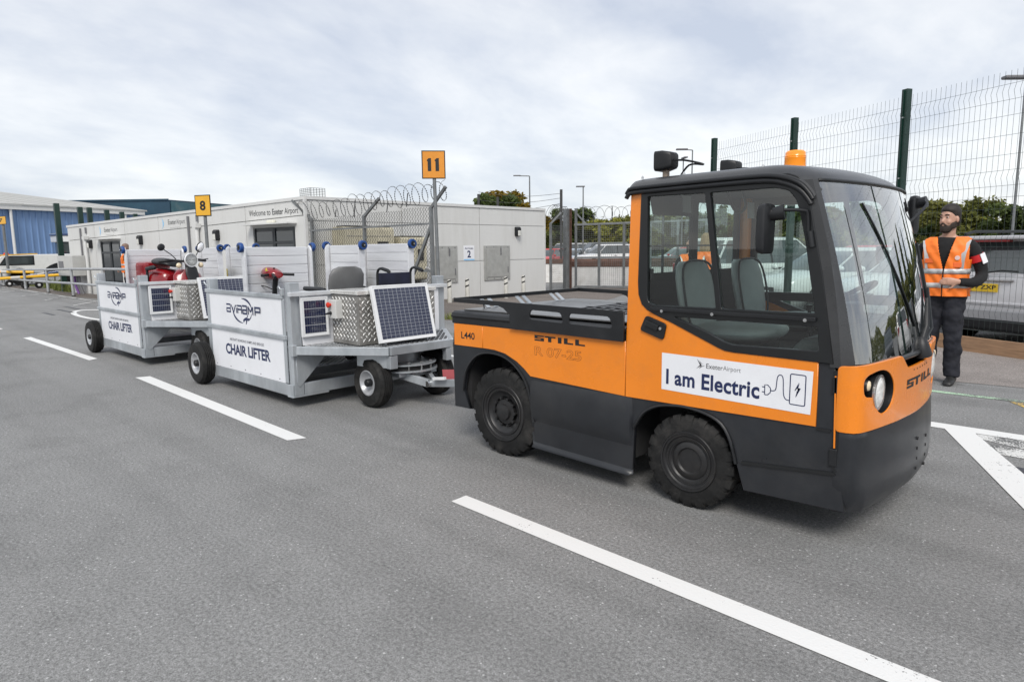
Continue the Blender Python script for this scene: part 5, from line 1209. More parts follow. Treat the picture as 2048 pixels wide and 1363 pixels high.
# cream air handling units inside the cage
def airunit(y0, y1, z0, z1, d, lab):
    A_ = empty('air_unit', (-15.2, (y0+y1)/2, z0), lab, 'air unit', 'air units in the fenced cage')
    P = rounded([(-15.49, z0), (-15.49+d, z0), (-15.49+d, z1), (-15.49, z1)], .10, 5)
    MB().prism(P, 'y', y0, y1).build('casing', AIRU, A_, smooth=40)
    MB().box(-15.4, -15.49+d-.06, y0+.08, y1-.08, z1+.001, z1+.03).build('top_grille', BLACKP, A_)
    MB().box(-15.489+d, -15.48+d, y0+.65*(y1-y0), y0+.88*(y1-y0), z0+.45*(z1-z0), z0+.72*(z1-z0)).build('vent', BLACKP, A_)
    for z in (.45, .9): MB().box(-15.489+d, -15.484+d, y0+.1, y1-.1, z0+z*(z1-z0)/1.1, z0+z*(z1-z0)/1.1+.012).build('seam', PIPEG, A_)
    MB().box(-15.45, -15.5+d, y0+.1, y0+.2, 0, z0).build('leg', GREYST, A_); MB().box(-15.45, -15.5+d, y1-.2, y1-.1, 0, z0).build('leg', GREYST, A_)
airunit(9.45, 11.0, .75, 2.10, .55, 'wide cream air unit behind chain link beside the arrivals door')
airunit(11.25, 12.15, .65, 1.85, .5, 'narrower cream air unit behind the brace of the chain link cage')
b = MB(); b.tube([(-15.0, 12.3, 0), (-15.0, 12.3, .9), (-15.0, 12.1, 1.0)], .05, 8); b.build('pipe', mat('pale_pipe', (.5, .5, .5), .5), TB, smooth=60)
for dx, z in ((0, .86), (.12, .80)):
    o_ = MB().tube([(-11.95+dx, 8.9, 0), (-11.95+dx, 8.9, z+.3), (-12.1+dx, 8.95, z+.37)], .035, 8).build('vent_pipe', mat('pale_pipe', (.5, .5, .5)), None, smooth=60)
    tag(o_, 'taller grey bent vent pipe in front of the chain link cage' if dx == 0 else 'shorter grey bent vent pipe in front of the chain link cage', 'pipe', 'vent pipes by the cage')
    bpy.context.view_layer.update()
# mesh box on the roof corner
RB = empty('roof_cage', (-15.9, 9.2, 2.84), 'small wire mesh box on the roof corner of the arrivals building', 'wire cage')
for k in range(6):
    for (a, c) in (((-16.2+.10*k, 9.0, 2.86), (-16.2+.10*k, 9.0, 3.08)), ((-16.2, 9.0, 2.87+.042*k), (-15.65, 9.0, 2.87+.042*k)), ((-15.65, 9.0+.08*k, 2.86), (-15.65, 9.0+.08*k, 3.08)), ((-15.65, 9.0, 2.87+.042*k), (-15.65, 9.4, 2.87+.042*k))):
        MB().tube([a, c], .007, 4).build('mesh_bar', ZWIRE, RB)
# bollards
bpro = None
for i, (x, y, lab) in enumerate(((-14.38, 12.45, 'white bollard with black flashes nearest the sign post marked 11'), (-14.35, 13.1, 'white bollard second from the sign post marked 11'), (-14.3, 14.65, 'white bollard in front of the right-hand steel hatch'), (-14.5, 15.65, 'white bollard furthest right, below the wall lamp'))):
    Bo = empty('bollard', (x, y, 0), lab, 'bollard', 'white bollards along the terminal wall')
    MB().lathe([(.065, 0), (.065, .62), (.05, .65), (.002, .655)], (x, y, 0), 'z', 16, close=False).build('shaft', mat('bollard_white', (.55, .54, .50), .6, var=.08, dirt=(.35, .33, .28), dscale=8), Bo, smooth=40)
    for z in (.40, .56):
        P = [Vector((x+.0665*cos(a), y+.0665*sin(a), z+.05*((a+1.9)/2))) for a in [-1.9+2.0*k/8 for k in range(9)]]
        b = MB(); b.loft([P, [p+Vector((0, 0, .045)) for p in P]], cap=False, closed=False); b.build('black_band', BLACKP, Bo)
CWIRE = mat('weathered_chain_wire', (.10, .10, .095), .6, .3, var=.2)
# ------------------------------------------------------------------ chain link cage with razor wire
FA, FBp = Vector((-15.42, 8.80)), Vector((-11.58, 9.55)); FE = (FBp-FA).normalized(); FL = (FBp-FA).length
def fc(s, z, o=0.): p = FA+FE*s+Vector((FE.y, -FE.x))*o; return Vector((p.x, p.y, z))
def ctop(s): return 2.26+.045*s
CG = empty('chain_link_fence', (-13.5, 9.2, 0), 'chain link fence with cranked posts around the air units', 'fence')
def post_arm(s, zt, tip): 
    b = MB(); b.bar(fc(s, 0), fc(s, zt), .07, .07); b.bar(fc(s, zt-.02), tip, .06, .06); return b.build('post', GREYST, CG, bevel=.004)
post_arm(.06, 2.30, fc(-.62, 2.78)); post_arm(1.87, 2.30, fc(2.38, 2.68)); post_arm(FL, 2.42, fc(FL+.42, 2.83))
MB().bar(fc(0, 2.0, .02), fc(FL, 2.06, .02), .04, .04).build('rail', GREYST, CG); MB().bar(fc(FL, 2.04), fc(FL-.75, .6), .06, .06).build('brace', GREYST, CG)
MB().bar(fc(FL-.4, 1.03, .02), fc(FL, 1.03, .02), .03, .05).build('rail', GREYST, CG)
b = MB(); pt = .078; n = int(FL/pt)
def zig(s0, sg, m_):
    pts = []; z = .05; s_ = s0; k = 0
    while z < ctop(s_)+.02:
        pts.append(fc(s_+(pt/2 if k % 2 else 0)*sg, z, .012*(1 if k % 2 else -1))); z += pt*.62; k += 1
    return pts
for i in range(n+1):
    for sg in (1, -1):
        b.tube(zig(i*pt, sg, 0), .0050, 3, cap=False)
b.build('chain_link_mesh', CWIRE, CG, fix=False)['kind'] = 'stuff'
def coil(name, pts, r, pitch, parent, wire=.006, n=14, barbs=True, lab=None, jit=.14):
    """razor wire: loops strung along a line, with small barbs"""
    pts = [Vector(p) for p in pts]; b = MB(); path = []; L_ = sum((c-a).length for a, c in zip(pts, pts[1:])); turns = int(L_/pitch)
    random.seed(3)
    for k in range(turns*n+1):
        t = k/(turns*n)*L_; a = 0
        for p, q in zip(pts, pts[1:]):
            if a+(q-p).length >= t-1e-6: break
            a += (q-p).length
        d = (q-p).normalized(); c = p+d*(t-a); sd = Vector((d.y, -d.x, 0)); up = Vector((0, 0, 1)); th = 2*pi*k/n
        rr = r*(1+jit*sin(k*.07)+jit*.7*sin(k*.173+1))
        path.append(c+up*cos(th)*rr+d*sin(th)*rr*.95+sd*sin(th+.8)*rr*.45)
    b.tube(path, wire, 4)
    if barbs:
        for k in range(0, len(path)-1):
            for t in (.2, .7):
                c = path[k].lerp(path[k+1], t); d = (path[k+1]-path[k]).normalized(); e = d.orthogonal().normalized()
                b.add([c-d*.02, c+e*.016, c+d*.02, c-e*.016], [(0, 1, 2, 3)])
    return b.build(name, BARB, parent, fix=False)
RZ = coil('razor_wire', [fc(-.5, 2.50), fc(1.3, 2.52), fc(2.4, 2.66), fc(FL+.45, 2.76)], .21, .25, None, .0048); tag(RZ, 'coiled razor wire strung along the top of the chain link cage', 'razor wire')
for s_, z0, z1 in ((.9, 2.30, 2.48), (1.55, 2.28, 2.66), (2.6, 2.36, 2.60), (3.2, 2.45, 2.75)): MB().bar(fc(s_, z0), fc(s_+.05, z1), .012, .02).build('picket', BARB, RZ)
# ------------------------------------------------------------------ stand number signs
def sign(name, base, ztop_, zbot, w, txt, m, lab, rz, edge=True, post=.038, lean=(0, 0)):
    x, y = base; Sg = empty(name, (x, y, 0), lab, 'sign', 'numbered stand signs')
    u = Vector((cos(rz), sin(rz), 0)); n = Vector((u.y, -u.x, 0)); c = Vector((x+lean[0], y+lean[1], 0))
    MB().tube([(x, y, 0), (x+lean[0], y+lean[1], ztop_-.02)], post, 10).build('post', GREYST, Sg, smooth=50)
    h = ztop_-zbot
    def pl_(o_, k, nm, mm, par): 
        b = MB(); b.obox(c+n*o_+Vector((0, 0, (ztop_+zbot)/2)), u*(w/2-k), n*.004, Vector((0, 0, h/2-k))); return b.build(nm, mm, par)
    bd = pl_(post+.006, 0, 'sign_board', BLACKINK if edge else m, Sg); pl_(post+.012, .022, 'sign_face', m, bd)
    wd = (.46 if len(txt) == 1 else .50)*w; hh = .46*h
    o_ = c+n*(post+.0175)+Vector((0, 0, (ztop_+zbot)/2-hh/2))-u*wd/2
    if txt == '11':
        one = [(0, .0), (.30, 0), (.30, 1), (.10, 1), (-.06, .86), (-.06, .76), (0, .78)]
        polys('number', [one, [(p+.66, q) for p, q in one]], o_, u*wd, (0, 0, hh), BLACKINK, bd)
    else: text('number', txt, o_+u*wd*.1, u*wd*.8, (0, 0, hh), BLACKINK, bd, .035)
    return Sg
sign('stand_sign', (-11.28, 9.47), 3.575, 2.99, .50, '11', SIGNO, 'orange sign numbered 11 on a tall grey post beside the chain link cage', RAD(50), lean=(-.06, -.02))
sign('stand_sign', (-15.9, 6.42), 2.79, 2.31, .44, '8', SIGNY, 'yellow sign numbered 8 on a post rising behind the carts', RAD(26))
sign('stand_sign', (-39.2, 6.5), 3.26, 2.88, 1.0, '7', SIGNY, 'yellow sign numbered 7 at the far left edge', RAD(12), post=.06)
# ------------------------------------------------------------------ pedestrian railing
RLp = [(-43.5, 6.2, .70), (-39.57, 6.33, .77), (-34.75, 6.30, .84), (-31.15, 6.36, .89), (-27.73, 6.40, .96), (-24.2, 6.45, 1.0), (-20.6, 6.5, 1.03)]
RL = empty('railing', (-31, 6.3, 0), 'grey tubular pedestrian railing in front of the terminal', 'railing')
for x, y, z in RLp:
    MB().tube([(x, y, 0), (x, y, z)], .05, 10).build('post', RAILG, RL, smooth=50); MB().lathe([(.07, 0), (.07, .03)], (x, y, 0), 'z', 12).build('base', BLACKP, RL)
for k in (1., .47):
    for a, c in zip(RLp, RLp[1:]): MB().tube([(a[0], a[1], a[2]*k), (c[0], c[1], c[2]*k)], .042, 10).build('rail', RAILG, RL, smooth=50)
# green mesh-fence posts beyond the terminal end
GPL = ['tall dark green fence post in front of the white pickup', 'first dark green post rising above the left end of the terminal roof', 'second dark green post above the terminal roof, close beside the first', 'third dark green post from the left above the terminal roof', 'fourth dark green post from the left above the terminal roof', 'last and shortest-looking dark green post above the terminal roof']
for (x, y), lb in zip(((-31.34, 6.95), (-33.2, 8.2), (-33.4, 8.6), (-34.8, 9.65), (-36.1, 10.65), (-37.6, 11.7)), GPL):
    o_ = MB().box(x-.10, x+.10, y-.09, y+.09, 0, 3.45).build('green_post', GREENP, None, bevel=.01)
    tag(o_, lb, 'post', 'green posts at the terminal end')
# ------------------------------------------------------------------ blue hangar and teal building far left
HG = empty('blue_hangar', (-60, 10, 0), 'long blue corrugated hangar with pale grey roof at far left', 'hangar')
hd_ = Vector((-.316, .949, 0)); hn = Vector((.949, .316, 0)); H0 = Vector((-60, 9.88, 0))
def hp(s, z, o=0): p = H0+hd_*s+hn*o; return Vector((p.x, p.y, z))
b = MB(); top_, bot_ = [], []
s_ = -9.; k = 0
while s_ < 10.6:
    for ds, o_ in ((0, 0), (.30, 0), (.34, .07), (.40, .07)): top_.append(hp(s_+ds, 4.70, o_)); bot_.append(hp(s_+ds, 0, o_))
    s_ += .44
b.loft([bot_, top_], cap=False, closed=False); b.build('cladding', BLUECL, HG)
MB().loft([[hp(-9, 0, -.1), hp(10.6, 0, -.1), hp(10.6, 0, -30), hp(-9, 0, -30)], [hp(-9, 4.8, -.1), hp(10.6, 4.8, -.1), hp(10.6, 4.8, -30), hp(-9, 4.8, -30)]]).build('wall', BLUECV, HG)
MB().loft([[hp(-9.2, 4.70, .35), hp(11.0, 4.70, .35), hp(11.0, 4.70, -.2), hp(-9.2, 4.70, -.2)], [hp(-9.2, 4.98, .35), hp(11.0, 4.98, .35), hp(11.0, 5.02, -.2), hp(-9.2, 5.02, -.2)]]).build('gutter', mat('white_gutter', (.68, .68, .66), .5, var=.05), HG)
MB().loft([[hp(-9.4, 4.99, .4), hp(11.2, 4.99, .4), hp(11.2, 8.1, -26), hp(-9.4, 8.1, -26)], [hp(-9.4, 5.10, .4), hp(11.2, 5.10, .4), hp(11.2, 8.25, -26), hp(-9.4, 8.25, -26)]]).build('roof', ROOFG, HG)
for k in range(12):
    s_ = -8.5+k*1.65; MB().bar(hp(s_, 5.115, .3), hp(s_, 8.26, -26), .05, .04).build('roof_seam', mat('roof_seam_grey', (.34, .34, .32), .6), HG)
for s_ in (-1.0, .55, 9.3): MB().tube([hp(s_, 0, .2), hp(s_, 4.75, .2)], .10, 8).build('downpipe', MATS['white_gutter'], HG, smooth=50)
MB().ell(hp(1.2, 5.95, -5), .9, .5, .16, 16, 8).build('roof_vent', mat('cream_vent', (.60, .58, .46), .5), HG, smooth=60)
TC = empty('teal_warehouse', (-74, 26, 0), 'dark teal flat-roofed warehouse rising behind the terminal roof', 'warehouse')
tcn_ = Vector((-75.2, 26.8, 0)); a_ = Vector((-.75, -.66, 0)).normalized(); c_ = Vector((-.42, .91, 0)).normalized()
MB().loft([[tcn_, tcn_+a_*16, tcn_+a_*16+c_*14, tcn_+c_*14], [p+Vector((0, 0, 6.95)) for p in (tcn_, tcn_+a_*16, tcn_+a_*16+c_*14, tcn_+c_*14)]]).build('wall', TEALC, TC)
nn = Vector((c_.y, -c_.x, 0))
MB().loft([[tcn_+nn*.05+c_*.1, tcn_+nn*.05+c_*14], [p+Vector((0, 0, 6.8)) for p in (tcn_+nn*.05+c_*.1, tcn_+nn*.05+c_*14)]], cap=False, closed=False).build('cladding', TEALL, TC)
MB().loft([[tcn_+Vector((.1, -.1, 6.9))+x for x in (Vector(), a_*16)], [tcn_+Vector((.1, -.1, 7.05))+x for x in (Vector(), a_*16)]], cap=False, closed=False).build('parapet', TEALC, TC)
# ------------------------------------------------------------------ gate, low white walls
GA, GD = Vector((-15.80, 19.40)), Vector((.90, .436)).normalized()
def gp(s, z, o=0): p = GA+GD*s+Vector((-GD.y, GD.x))*o; return Vector((p.x, p.y, z))
RUST = mat('rusty_edge', (.10, .05, .035), .8, var=.4, scale=10)
GP = empty('gate_post', (-15.8, 19.4, 0), 'heavy square grey gate post with rusty edge beside the arrivals building', 'gate post')
MB().bar(gp(0, 0), gp(0, 2.92), .17, .20).build('shaft', GREYST, GP, bevel=.008); MB().bar(gp(.14, 0, .03), gp(.14, 2.92, .03), .06, .10).build('rusty_side', RUST, GP)
GT = empty('mesh_gate', (-14, 20.3, 0), 'grey tubular gate with weld mesh and angled top wires', 'gate')
for s_, z in ((.36, 2.92), (1.22, 2.34), (2.12, 2.36), (3.05, 2.38), (4.0, 2.40), (4.95, 2.42)): MB().bar(gp(s_, .05), gp(s_, z), .08, .07).build('upright', GREYST, GT, bevel=.006)
for z in (.08, 1.14, 2.33): MB().bar(gp(.30, z), gp(5.0, z+.07*(z > 2)), .07, .07).build('rail', GREYST, GT, bevel=.006)
MB().bar(gp(.36, 2.75), gp(.75, 2.34), .05, .05).build('brace', GREYST, GT)
b = MB()
for k in range(62): b.bar(gp(.4+k*.075, .1), gp(.4+k*.075, 2.32), .005, .005)
for k in range(30): b.bar(gp(.36, .12+k*.075), gp(4.98, .12+k*.075), .005, .005)
b.build('weld_mesh', ZWIRE, GT, fix=False)['kind'] = 'stuff'
GF = empty('side_mesh_fence', (-15.7, 18.6, 0), 'narrow mesh fence between arrivals building and gate post', 'fence')
MB().bar((-15.35, 17.98, 0), (-15.35, 17.98, 2.36), .07, .07).build('post', GREYST, GF); MB().bar((-15.35, 17.98, 2.34), (-15.1, 18.25, 2.72), .06, .06).build('post_arm', GREYST, GF)
MB().bar((-15.35, 17.98, 1.55), (-15.75, 19.3, 1.50), .03, .04).build('rail', GREYST, GF)
b = MB()
for k in range(18): p = Vector((-15.35, 17.98, 0)).lerp(Vector((-15.75, 19.3, 0)), k/18); b.bar(p+Vector((0, 0, .1)), p+Vector((0, 0, 2.3)), .005, .005)
for k in range(29): b.bar((-15.35, 17.98, .12+k*.077), (-15.75, 19.3, .12+k*.077), .005, .005)
b.build('weld_mesh', ZWIRE, GF, fix=False)['kind'] = 'stuff'
o_ = coil('razor_wire', [(-15.3, 17.9, 2.72), (-15.7, 19.2, 2.75)], .24, .16, None, .007, 12, False); tag(o_, 'short coil of razor wire over the side mesh fence by the gate post', 'razor wire')
o_ = coil('razor_wire', [gp(.5, 2.72), gp(5, 2.82)], .22, .30, None, .007, 12, False); tag(o_, 'loose loops of razor wire above the tubular gate', 'razor wire')
for s_, z0, z1 in ((1.0, 2.4, 2.72), (1.68, 2.45, 2.95), (2.35, 2.5, 2.78), (3.4, 2.5, 2.9)): MB().bar(gp(s_, z0), gp(s_, z1), .025, .025).build('picket', BARB, o_)
def lowwall(p0, p1, h, cap, lab):
    W_ = empty('low_wall', (p0[0], p0[1], 0), lab, 'wall', 'low white car park walls')
    MB().bar((*p0, h/2), (*p1, h/2), .30, h).build('wall', CONCW, W_); MB().bar((*p0, h+cap/2), (*p1, h+cap/2), .36, cap).build('coping', WOODB, W_, bevel=.01)
lowwall((-16.6, 20.4), (-9.0, 24.4), .78, .20, 'low white wall with brown timber coping just behind the gate'); lowwall((-21.5, 21.2), (-8, 29.5), .82, .2, 'further white wall with brown coping below the parked cars')
# ------------------------------------------------------------------ security mesh fence at right
FN3 = Vector((FN.x, FN.y, 0))
FZ = 3.72
SF = empty('security_fence', fpt(1), 'tall dark green weld mesh security fence behind the cab and the man', 'fence')
for i, s_ in enumerate((-6.0, -3.65, -1.27, 1.09, 3.42, 5.81)):
    P_ = MB().bar(fpt(s_), fpt(s_, 0, 3.82), .10, .10, up=(FD.x, FD.y, 0)).build('post', GREENP, SF, bevel=.006)
    MB().bar(fpt(s_, -.052, .0), fpt(s_, -.052, 3.8), .04, .012, up=(FD.x, FD.y, 0)).build('clamp_bar', GREENP, P_)
    for z in (.5, 1.5, 2.5, 3.4): MB().lathe([(.012, -.01), (.012, .01)], fpt(s_, -.06, z), 'y', 8).build('bolt', STEEL, P_)
edges = [-6.0, -3.65, -1.27, 1.09, 3.42, 5.81]
folds = (.55, 1.55, 2.35, 3.45)
def fold(z):
    for f in folds:
        if abs(z-f) < .10: return -.035*(1-abs(z-f)/.10)
    return 0
zs = sorted(set([.05, FZ]+[f+d for f in folds for d in (-.1, 0, .1)]))
for i in range(5):
    a, c = edges[i]+.05, edges[i+1]-.05
    b = MB(); n = int((c-a)/.075)
    for k in range(n+1):
        s_ = a+(c-a)*k/n; b.tube([fpt(s_, fold(z)-.02, z) for z in zs], .0022, 3, cap=False)
    for z in [f+d for f in folds for d in (-.1, .1)]+[.05, 1.05, 1.95, 2.9, .3, 1.3, 2.1, 2.65, 3.15]: b.tube([fpt(a, fold(z)-.024, z), fpt(c, fold(z)-.024, z)], .0027, 3, cap=False)
    b.build('mesh_panel', WIRE, SF, fix=False)
for i, (a, c) in enumerate(((-1.25, 1.10), (1.12, 3.40), (3.42, 5.8), (-6.0, -1.27))):
    o_ = MB().bar(fpt(a, -.09, .105), fpt(c, -.09, .105), .04, .21).build('kick_board', WOOD, None, bevel=.004)
    tag(o_, ['timber kick board at the fence foot in front of the silver estate car', 'timber kick board at the fence foot hidden behind the tow tractor', 'timber kick board at the fence foot furthest left', 'timber kick board at the fence foot beyond the right edge'][i], 'board', 'timber boards at the fence foot')
# ------------------------------------------------------------------ parked cars
def carpaint(name, c): return mat('car_paint_'+name, c, .28, var=.02, rvar=.04, coat=.6)
CPAL = {'white': carpaint('white', (.72, .72, .71)), 'silver': carpaint('silver', (.62, .62, .64)), 'black': carpaint('black', (.012, .012, .014)), 'blue': carpaint('blue', (.03, .06, .16)),
        'red': carpaint('red', (.50, .02, .02)), 'grey': carpaint('grey', (.12, .125, .13)), 'lime': carpaint('lime', (.42, .50, .10)), 'pale': carpaint('pale_blue', (.40, .47, .55))}
LAMPR = mat('tail_lamp_red', (.32, .01, .012), .2, coat=.6)
PROFILE = {  # L, W, H, belt, bonnet length, windscreen base->roof, rear glass, boot height
    'hatch': (4.1, 1.75, 1.47, .93, .95, .75, .42, .0), 'estate': (4.5, 1.80, 1.60, 1.08, 1.0, .72, .22, .0), 'suv': (4.7, 1.92, 1.72, 1.06, 1.15, .75, .40, .0),
    'saloon': (4.6, 1.80, 1.44, .92, 1.1, .85, .60, .55), 'van': (5.1, 1.95, 1.95, 1.12, .75, .65, .12, .0)}
def car(kind, col, x, y, rz, lab, grp='cars in the car park', detail=False):
    L, Wd, H, zb, bon, wsl, rg, boot = PROFILE[kind]; hw = Wd/2
    C_ = empty('parked_car', (0, 0, 0), lab, 'car', grp); pm_ = CPAL[col]
    xf, xr = L/2, -L/2
    xw = xf-bon; xrf = xw-wsl; xrb = xr+.08+boot; xrr = xrb+rg
    rings = []
    for xx, kz, kw, zl in ((xf, .66, .72, .40), (xf-.06, .76, .86, .26), (xf-.25, .86, .96, .20), (xf-bon*.6, .94, 1, .20), (xw, 1, 1, .20), (0, 1.01, 1, .20), (xrb+.1, 1.02, 1, .20), (xr+.22, 1.0 if not boot else .99, .97, .22), (xr+.05, .97, .90, .30), (xr, .80, .80, .42)):
        z1 = zb*kz; w_ = hw*kw
        half = [(0, zl), (w_*.80, zl), (w_*.97, zl+.12), (w_, zl+(z1-zl)*.45), (w_*.985, zl+(z1-zl)*.78), (w_*.93, z1-.02), (w_*.80, z1+.012), (0, z1+.03)]
        ring = half+[(-p, q) for p, q in half[::-1][1:-1]]; rings.append([(xx, p, q) for p, q in ring])
    MB().loft(rings).build('body', pm_, C_, smooth=38)
    def green(z, t):      # outline of the glasshouse at height fraction t
        a = xw+.02-(wsl)*t; c = xrb+(rg)*t; w_ = hw*(.92-.16*t)
        return [(a, -w_*.80, z), (a-.10, -w_*.97, z), ((a+c)/2, -w_, z), (c+.10, -w_*.97, z), (c, -w_*.80, z), (c, w_*.80, z), (c+.10, w_*.97, z), ((a+c)/2, w_, z), (a-.10, w_*.97, z), (a, w_*.80, z)]
    MB().loft([green(zb-.02, 0), green(zb+.5*(H-zb), .5), green(H-.08, .96)]).build('windows', CARGL, C_, smooth=25)
    MB().loft([green(H-.085, .955), green(H-.04, 1.0), [(p[0]*.97, p[1]*.9, H-.005) for p in green(H, 1.06)], [(p[0]*.7, p[1]*.5, H) for p in green(H, 1.06)]]).build('roof', pm_, C_, smooth=50)
    for sg in (-1, 1):
        for i0, w2 in ((1, .055), (3, .075)):
            g0 = green(zb-.02, 0)[i0]; g1 = green(H-.07, .97)[i0]; MB().bar((g0[0], g0[1]*sg*-1*(-1 if True else 1), g0[2]), (g1[0], g1[1]*sg, g1[2]), w2, .03).build('pillar', pm_, C_)
        bx = (xw+xrb)/2+.05; MB().bar((bx, sg*hw*.925, zb), (bx-.04, sg*hw*.775, H-.08), .06, .012, up=(1, 0, 0)).build('pillar', pm_ if kind == 'van' else BLACKP, C_)
        if kind in ('estate', 'suv', 'van'):
            bx = xrb+.75; MB().bar((bx, sg*hw*.925, zb), (bx+.05, sg*hw*.775, H-.08), .07, .014, up=(1, 0, 0)).build('pillar', pm_, C_)
        MB().ell((xw-.12, sg*(hw+.09), zb+.07), .06, .10, .07, 10, 6).build('door_mirror', pm_ if col != 'silver' else BLACKP, C_, smooth=50)
        MB().obox((xf-.14, sg*hw*.70, zb*.70), (.09, sg*-.05, 0), (0, .13, 0), (0, 0, .07)).build('headlamp', CHROME, C_, bevel=.03)
        MB().obox((xr+.07, sg*hw*.80, zb*.86), (.06, 0, 0), (0, .10, 0), (0, 0, .15 if kind != 'saloon' else .08)).build('tail_lamp', LAMPR, C_, bevel=.03)
        for xx in (xf-.85, xr+.85):
            wr = .32 if kind != 'suv' else .36
            MB().lathe([(wr+.06, -.02), (wr+.06, .012)], (xx, sg*(hw-.005), wr), 'y', 24).build('wheel_arch', DARKIN, C_)
            Wh = MB().lathe([(wr*.62, .05), (wr*.7, .075), (wr*.95, .07), (wr, .03), (wr, -.14), (wr*.9, -.16)] if sg > 0 else [(wr*.62, -.05), (wr*.7, -.075), (wr*.95, -.07), (wr, -.03), (wr, .14), (wr*.9, .16)], (xx, sg*(hw-.05), wr), 'y', 24, close=False).build('wheel', RUBBER, C_, smooth=40)
            MB().lathe([(wr*.64, .055*sg), (wr*.5, .03*sg), (wr*.2, .045*sg), (.002, .05*sg)], (xx, sg*(hw-.05), wr), 'y', 20, close=False).build('rim', MATS['silver_rim'], Wh, smooth=40)
            for k in range(5):
                a = 2*pi*k/5+.3; MB().bar((xx+.04*cos(a), sg*(hw-.002), wr+.04*sin(a)), (xx+wr*.58*cos(a), sg*(hw+.002), wr+wr*.58*sin(a)), .03, .03, up=(0, 1, 0)).build('spoke', MATS['silver_rim'], Wh)
        MB().box(-.35, -.17, sg*hw-.012, sg*hw+.012, zb-.14, zb-.11).build('door_handle', pm_ if col != 'white' else BLACKP, C_)
        for xd in (bx if False else .05, xw-.15): MB().box(xd-.004, xd+.004, min(sg*hw*.985, sg*(hw+.002)), max(sg*hw*.985, sg*(hw+.002)), .35, zb-.05).build('door_gap', DARKIN, C_)
    MB().box(xf-.04, xf+.012, -hw*.45, hw*.45, zb*.48, zb*.66).build('grille', BLACKP, C_, bevel=.02)
    MB().box(xf-.02, xf+.016, -.26, .26, .42, .53).build('number_plate', WHITE, C_)
    MB().box(xr-.012, xr+.05, -hw*.8, hw*.8, .38, .56).build('bumper', pm_ if not detail else mat('silver_bumper', (.36, .365, .38), .4, coat=.3), C_, bevel=.03)
    return C_
def place(C_, x, y, rz): C_.location = (x, y, 0); C_.rotation_euler.z = rz; return C_
E0 = car('estate', 'silver', 0, 0, 0, 'silver estate car seen from behind through the mesh fence', 'cars behind the security fence', True)
xr = -2.25
# rear details of the estate
YPL = mat('yellow_plate', (.78, .52, .03), .4)
pl_ = MB().box(xr-.022, xr-.012, -.27, .27, .80, .92).build('number_plate', YPL, E0, bevel=.004)
text('lettering', 'MJ59 ZXP', (xr-.0228, .245, .822), (0, -.49, 0), (0, 0, .075), BLACKINK, pl_, .022)
MB().box(xr-.02, xr+.03, -.46, .46, .955, .985).build('chrome_strip', STEEL, E0, bevel=.008)
MB().ell((xr-.02, .0, 1.03), .012, .075, .042, 16, 8).build('badge', STEEL, E0, smooth=60)
for s_ in (-.03, .0, .03): MB().box(xr-.036, xr-.030, s_-.006, s_+.006, 1.005, 1.055).build('badge_bar', BLACKINK, E0)
MB().box(xr+.12, xr+.20, -.28, .28, 1.515, 1.545).build('brake_light', LAMPR, E0, bevel=.008)
MB().box(xr+.10, xr+.45, -.62, .62, 1.55, 1.605).build('spoiler', CPAL['silver'], E0, bevel=.015)
MB().box(xr-.016, xr+.02, -.70, .70, .62, .66).build('tailgate_crease', CPAL['silver'], E0, bevel=.01)
for k in (-1, 1):
    MB().bar((xr+.06, k*.74, .62), (xr+.10, k*.78, 1.35), .10, .20, up=(1, 0, 0)).build('tail_lamp', LAMPR, E0, bevel=.03)
    MB().tube([(xr+.5, k*.66, 1.64), (xr+.7, k*.66, 1.68), (.6, k*.66, 1.68), (.8, k*.66, 1.63)], .022, 8).build('roof_rail', BLACKP, E0, smooth=50)
for k in (-1, 1): MB().bar((xr+.09, k*.765, 1.05), (xr+.27, k*.63, 1.53), .17, .05, up=(1, 0, 0)).build('rear_pillar', CPAL['silver'], E0, bevel=.015)
MB().tube([(xr-.0, .02, 1.06), (xr+.02, -.28, 1.11), (xr+.03, -.5, 1.10)], .012, 6).build('rear_wiper', BLACKP, E0, smooth=50)
MB().box(xr-.03, xr+.3, -.8, .8, .24, .42).build('lower_bumper', BLACKP, E0, bevel=.04)
p = fpt(.12, .55+2.25); place(E0, p.x, p.y, math.atan2(FN.y, FN.x))
FR = math.atan2(FN.y, FN.x)
def fcar(kind, col, s, n, rev, lab):
    c = car(kind, col, 0, 0, 0, lab, 'cars behind the security fence'); q = fpt(s, n); return place(c, q.x, q.y, FR+(pi if rev else 0)+random.uniform(-.04, .04))
fcar('hatch', 'white', 2.75, 3.1, True, 'white hatchback facing the fence, seen through the tow tractor windscreen')
fcar('saloon', 'white', 5.35, 3.3, True, 'white saloon facing the fence, seen through the cab side window')
fcar('suv', 'white', 8.1, 3.4, False, 'white sport utility car furthest left behind the fence')
for i, (s_, col, kd) in enumerate(((-4.8, 'black', 'hatch'), (-2.2, 'white', 'estate'), (.6, 'grey', 'hatch'), (3.3, 'white', 'saloon'), (6.0, 'blue', 'suv'), (8.7, 'silver', 'hatch'), (11.4, 'white', 'estate'), (14.1, 'red', 'hatch'))):
    fcar(kd, col, s_, 14.5, i % 2 == 0, '%s %s parked in the second row behind the fence%s' % (col, {'hatch': 'hatchback', 'estate': 'estate', 'saloon': 'saloon', 'suv': 'sport utility car'}[kd], {0: ' at far right', 1: ' beyond the silver estate', 6: ' towards the left', 3: ' behind the windscreen'}.get(i, '')))
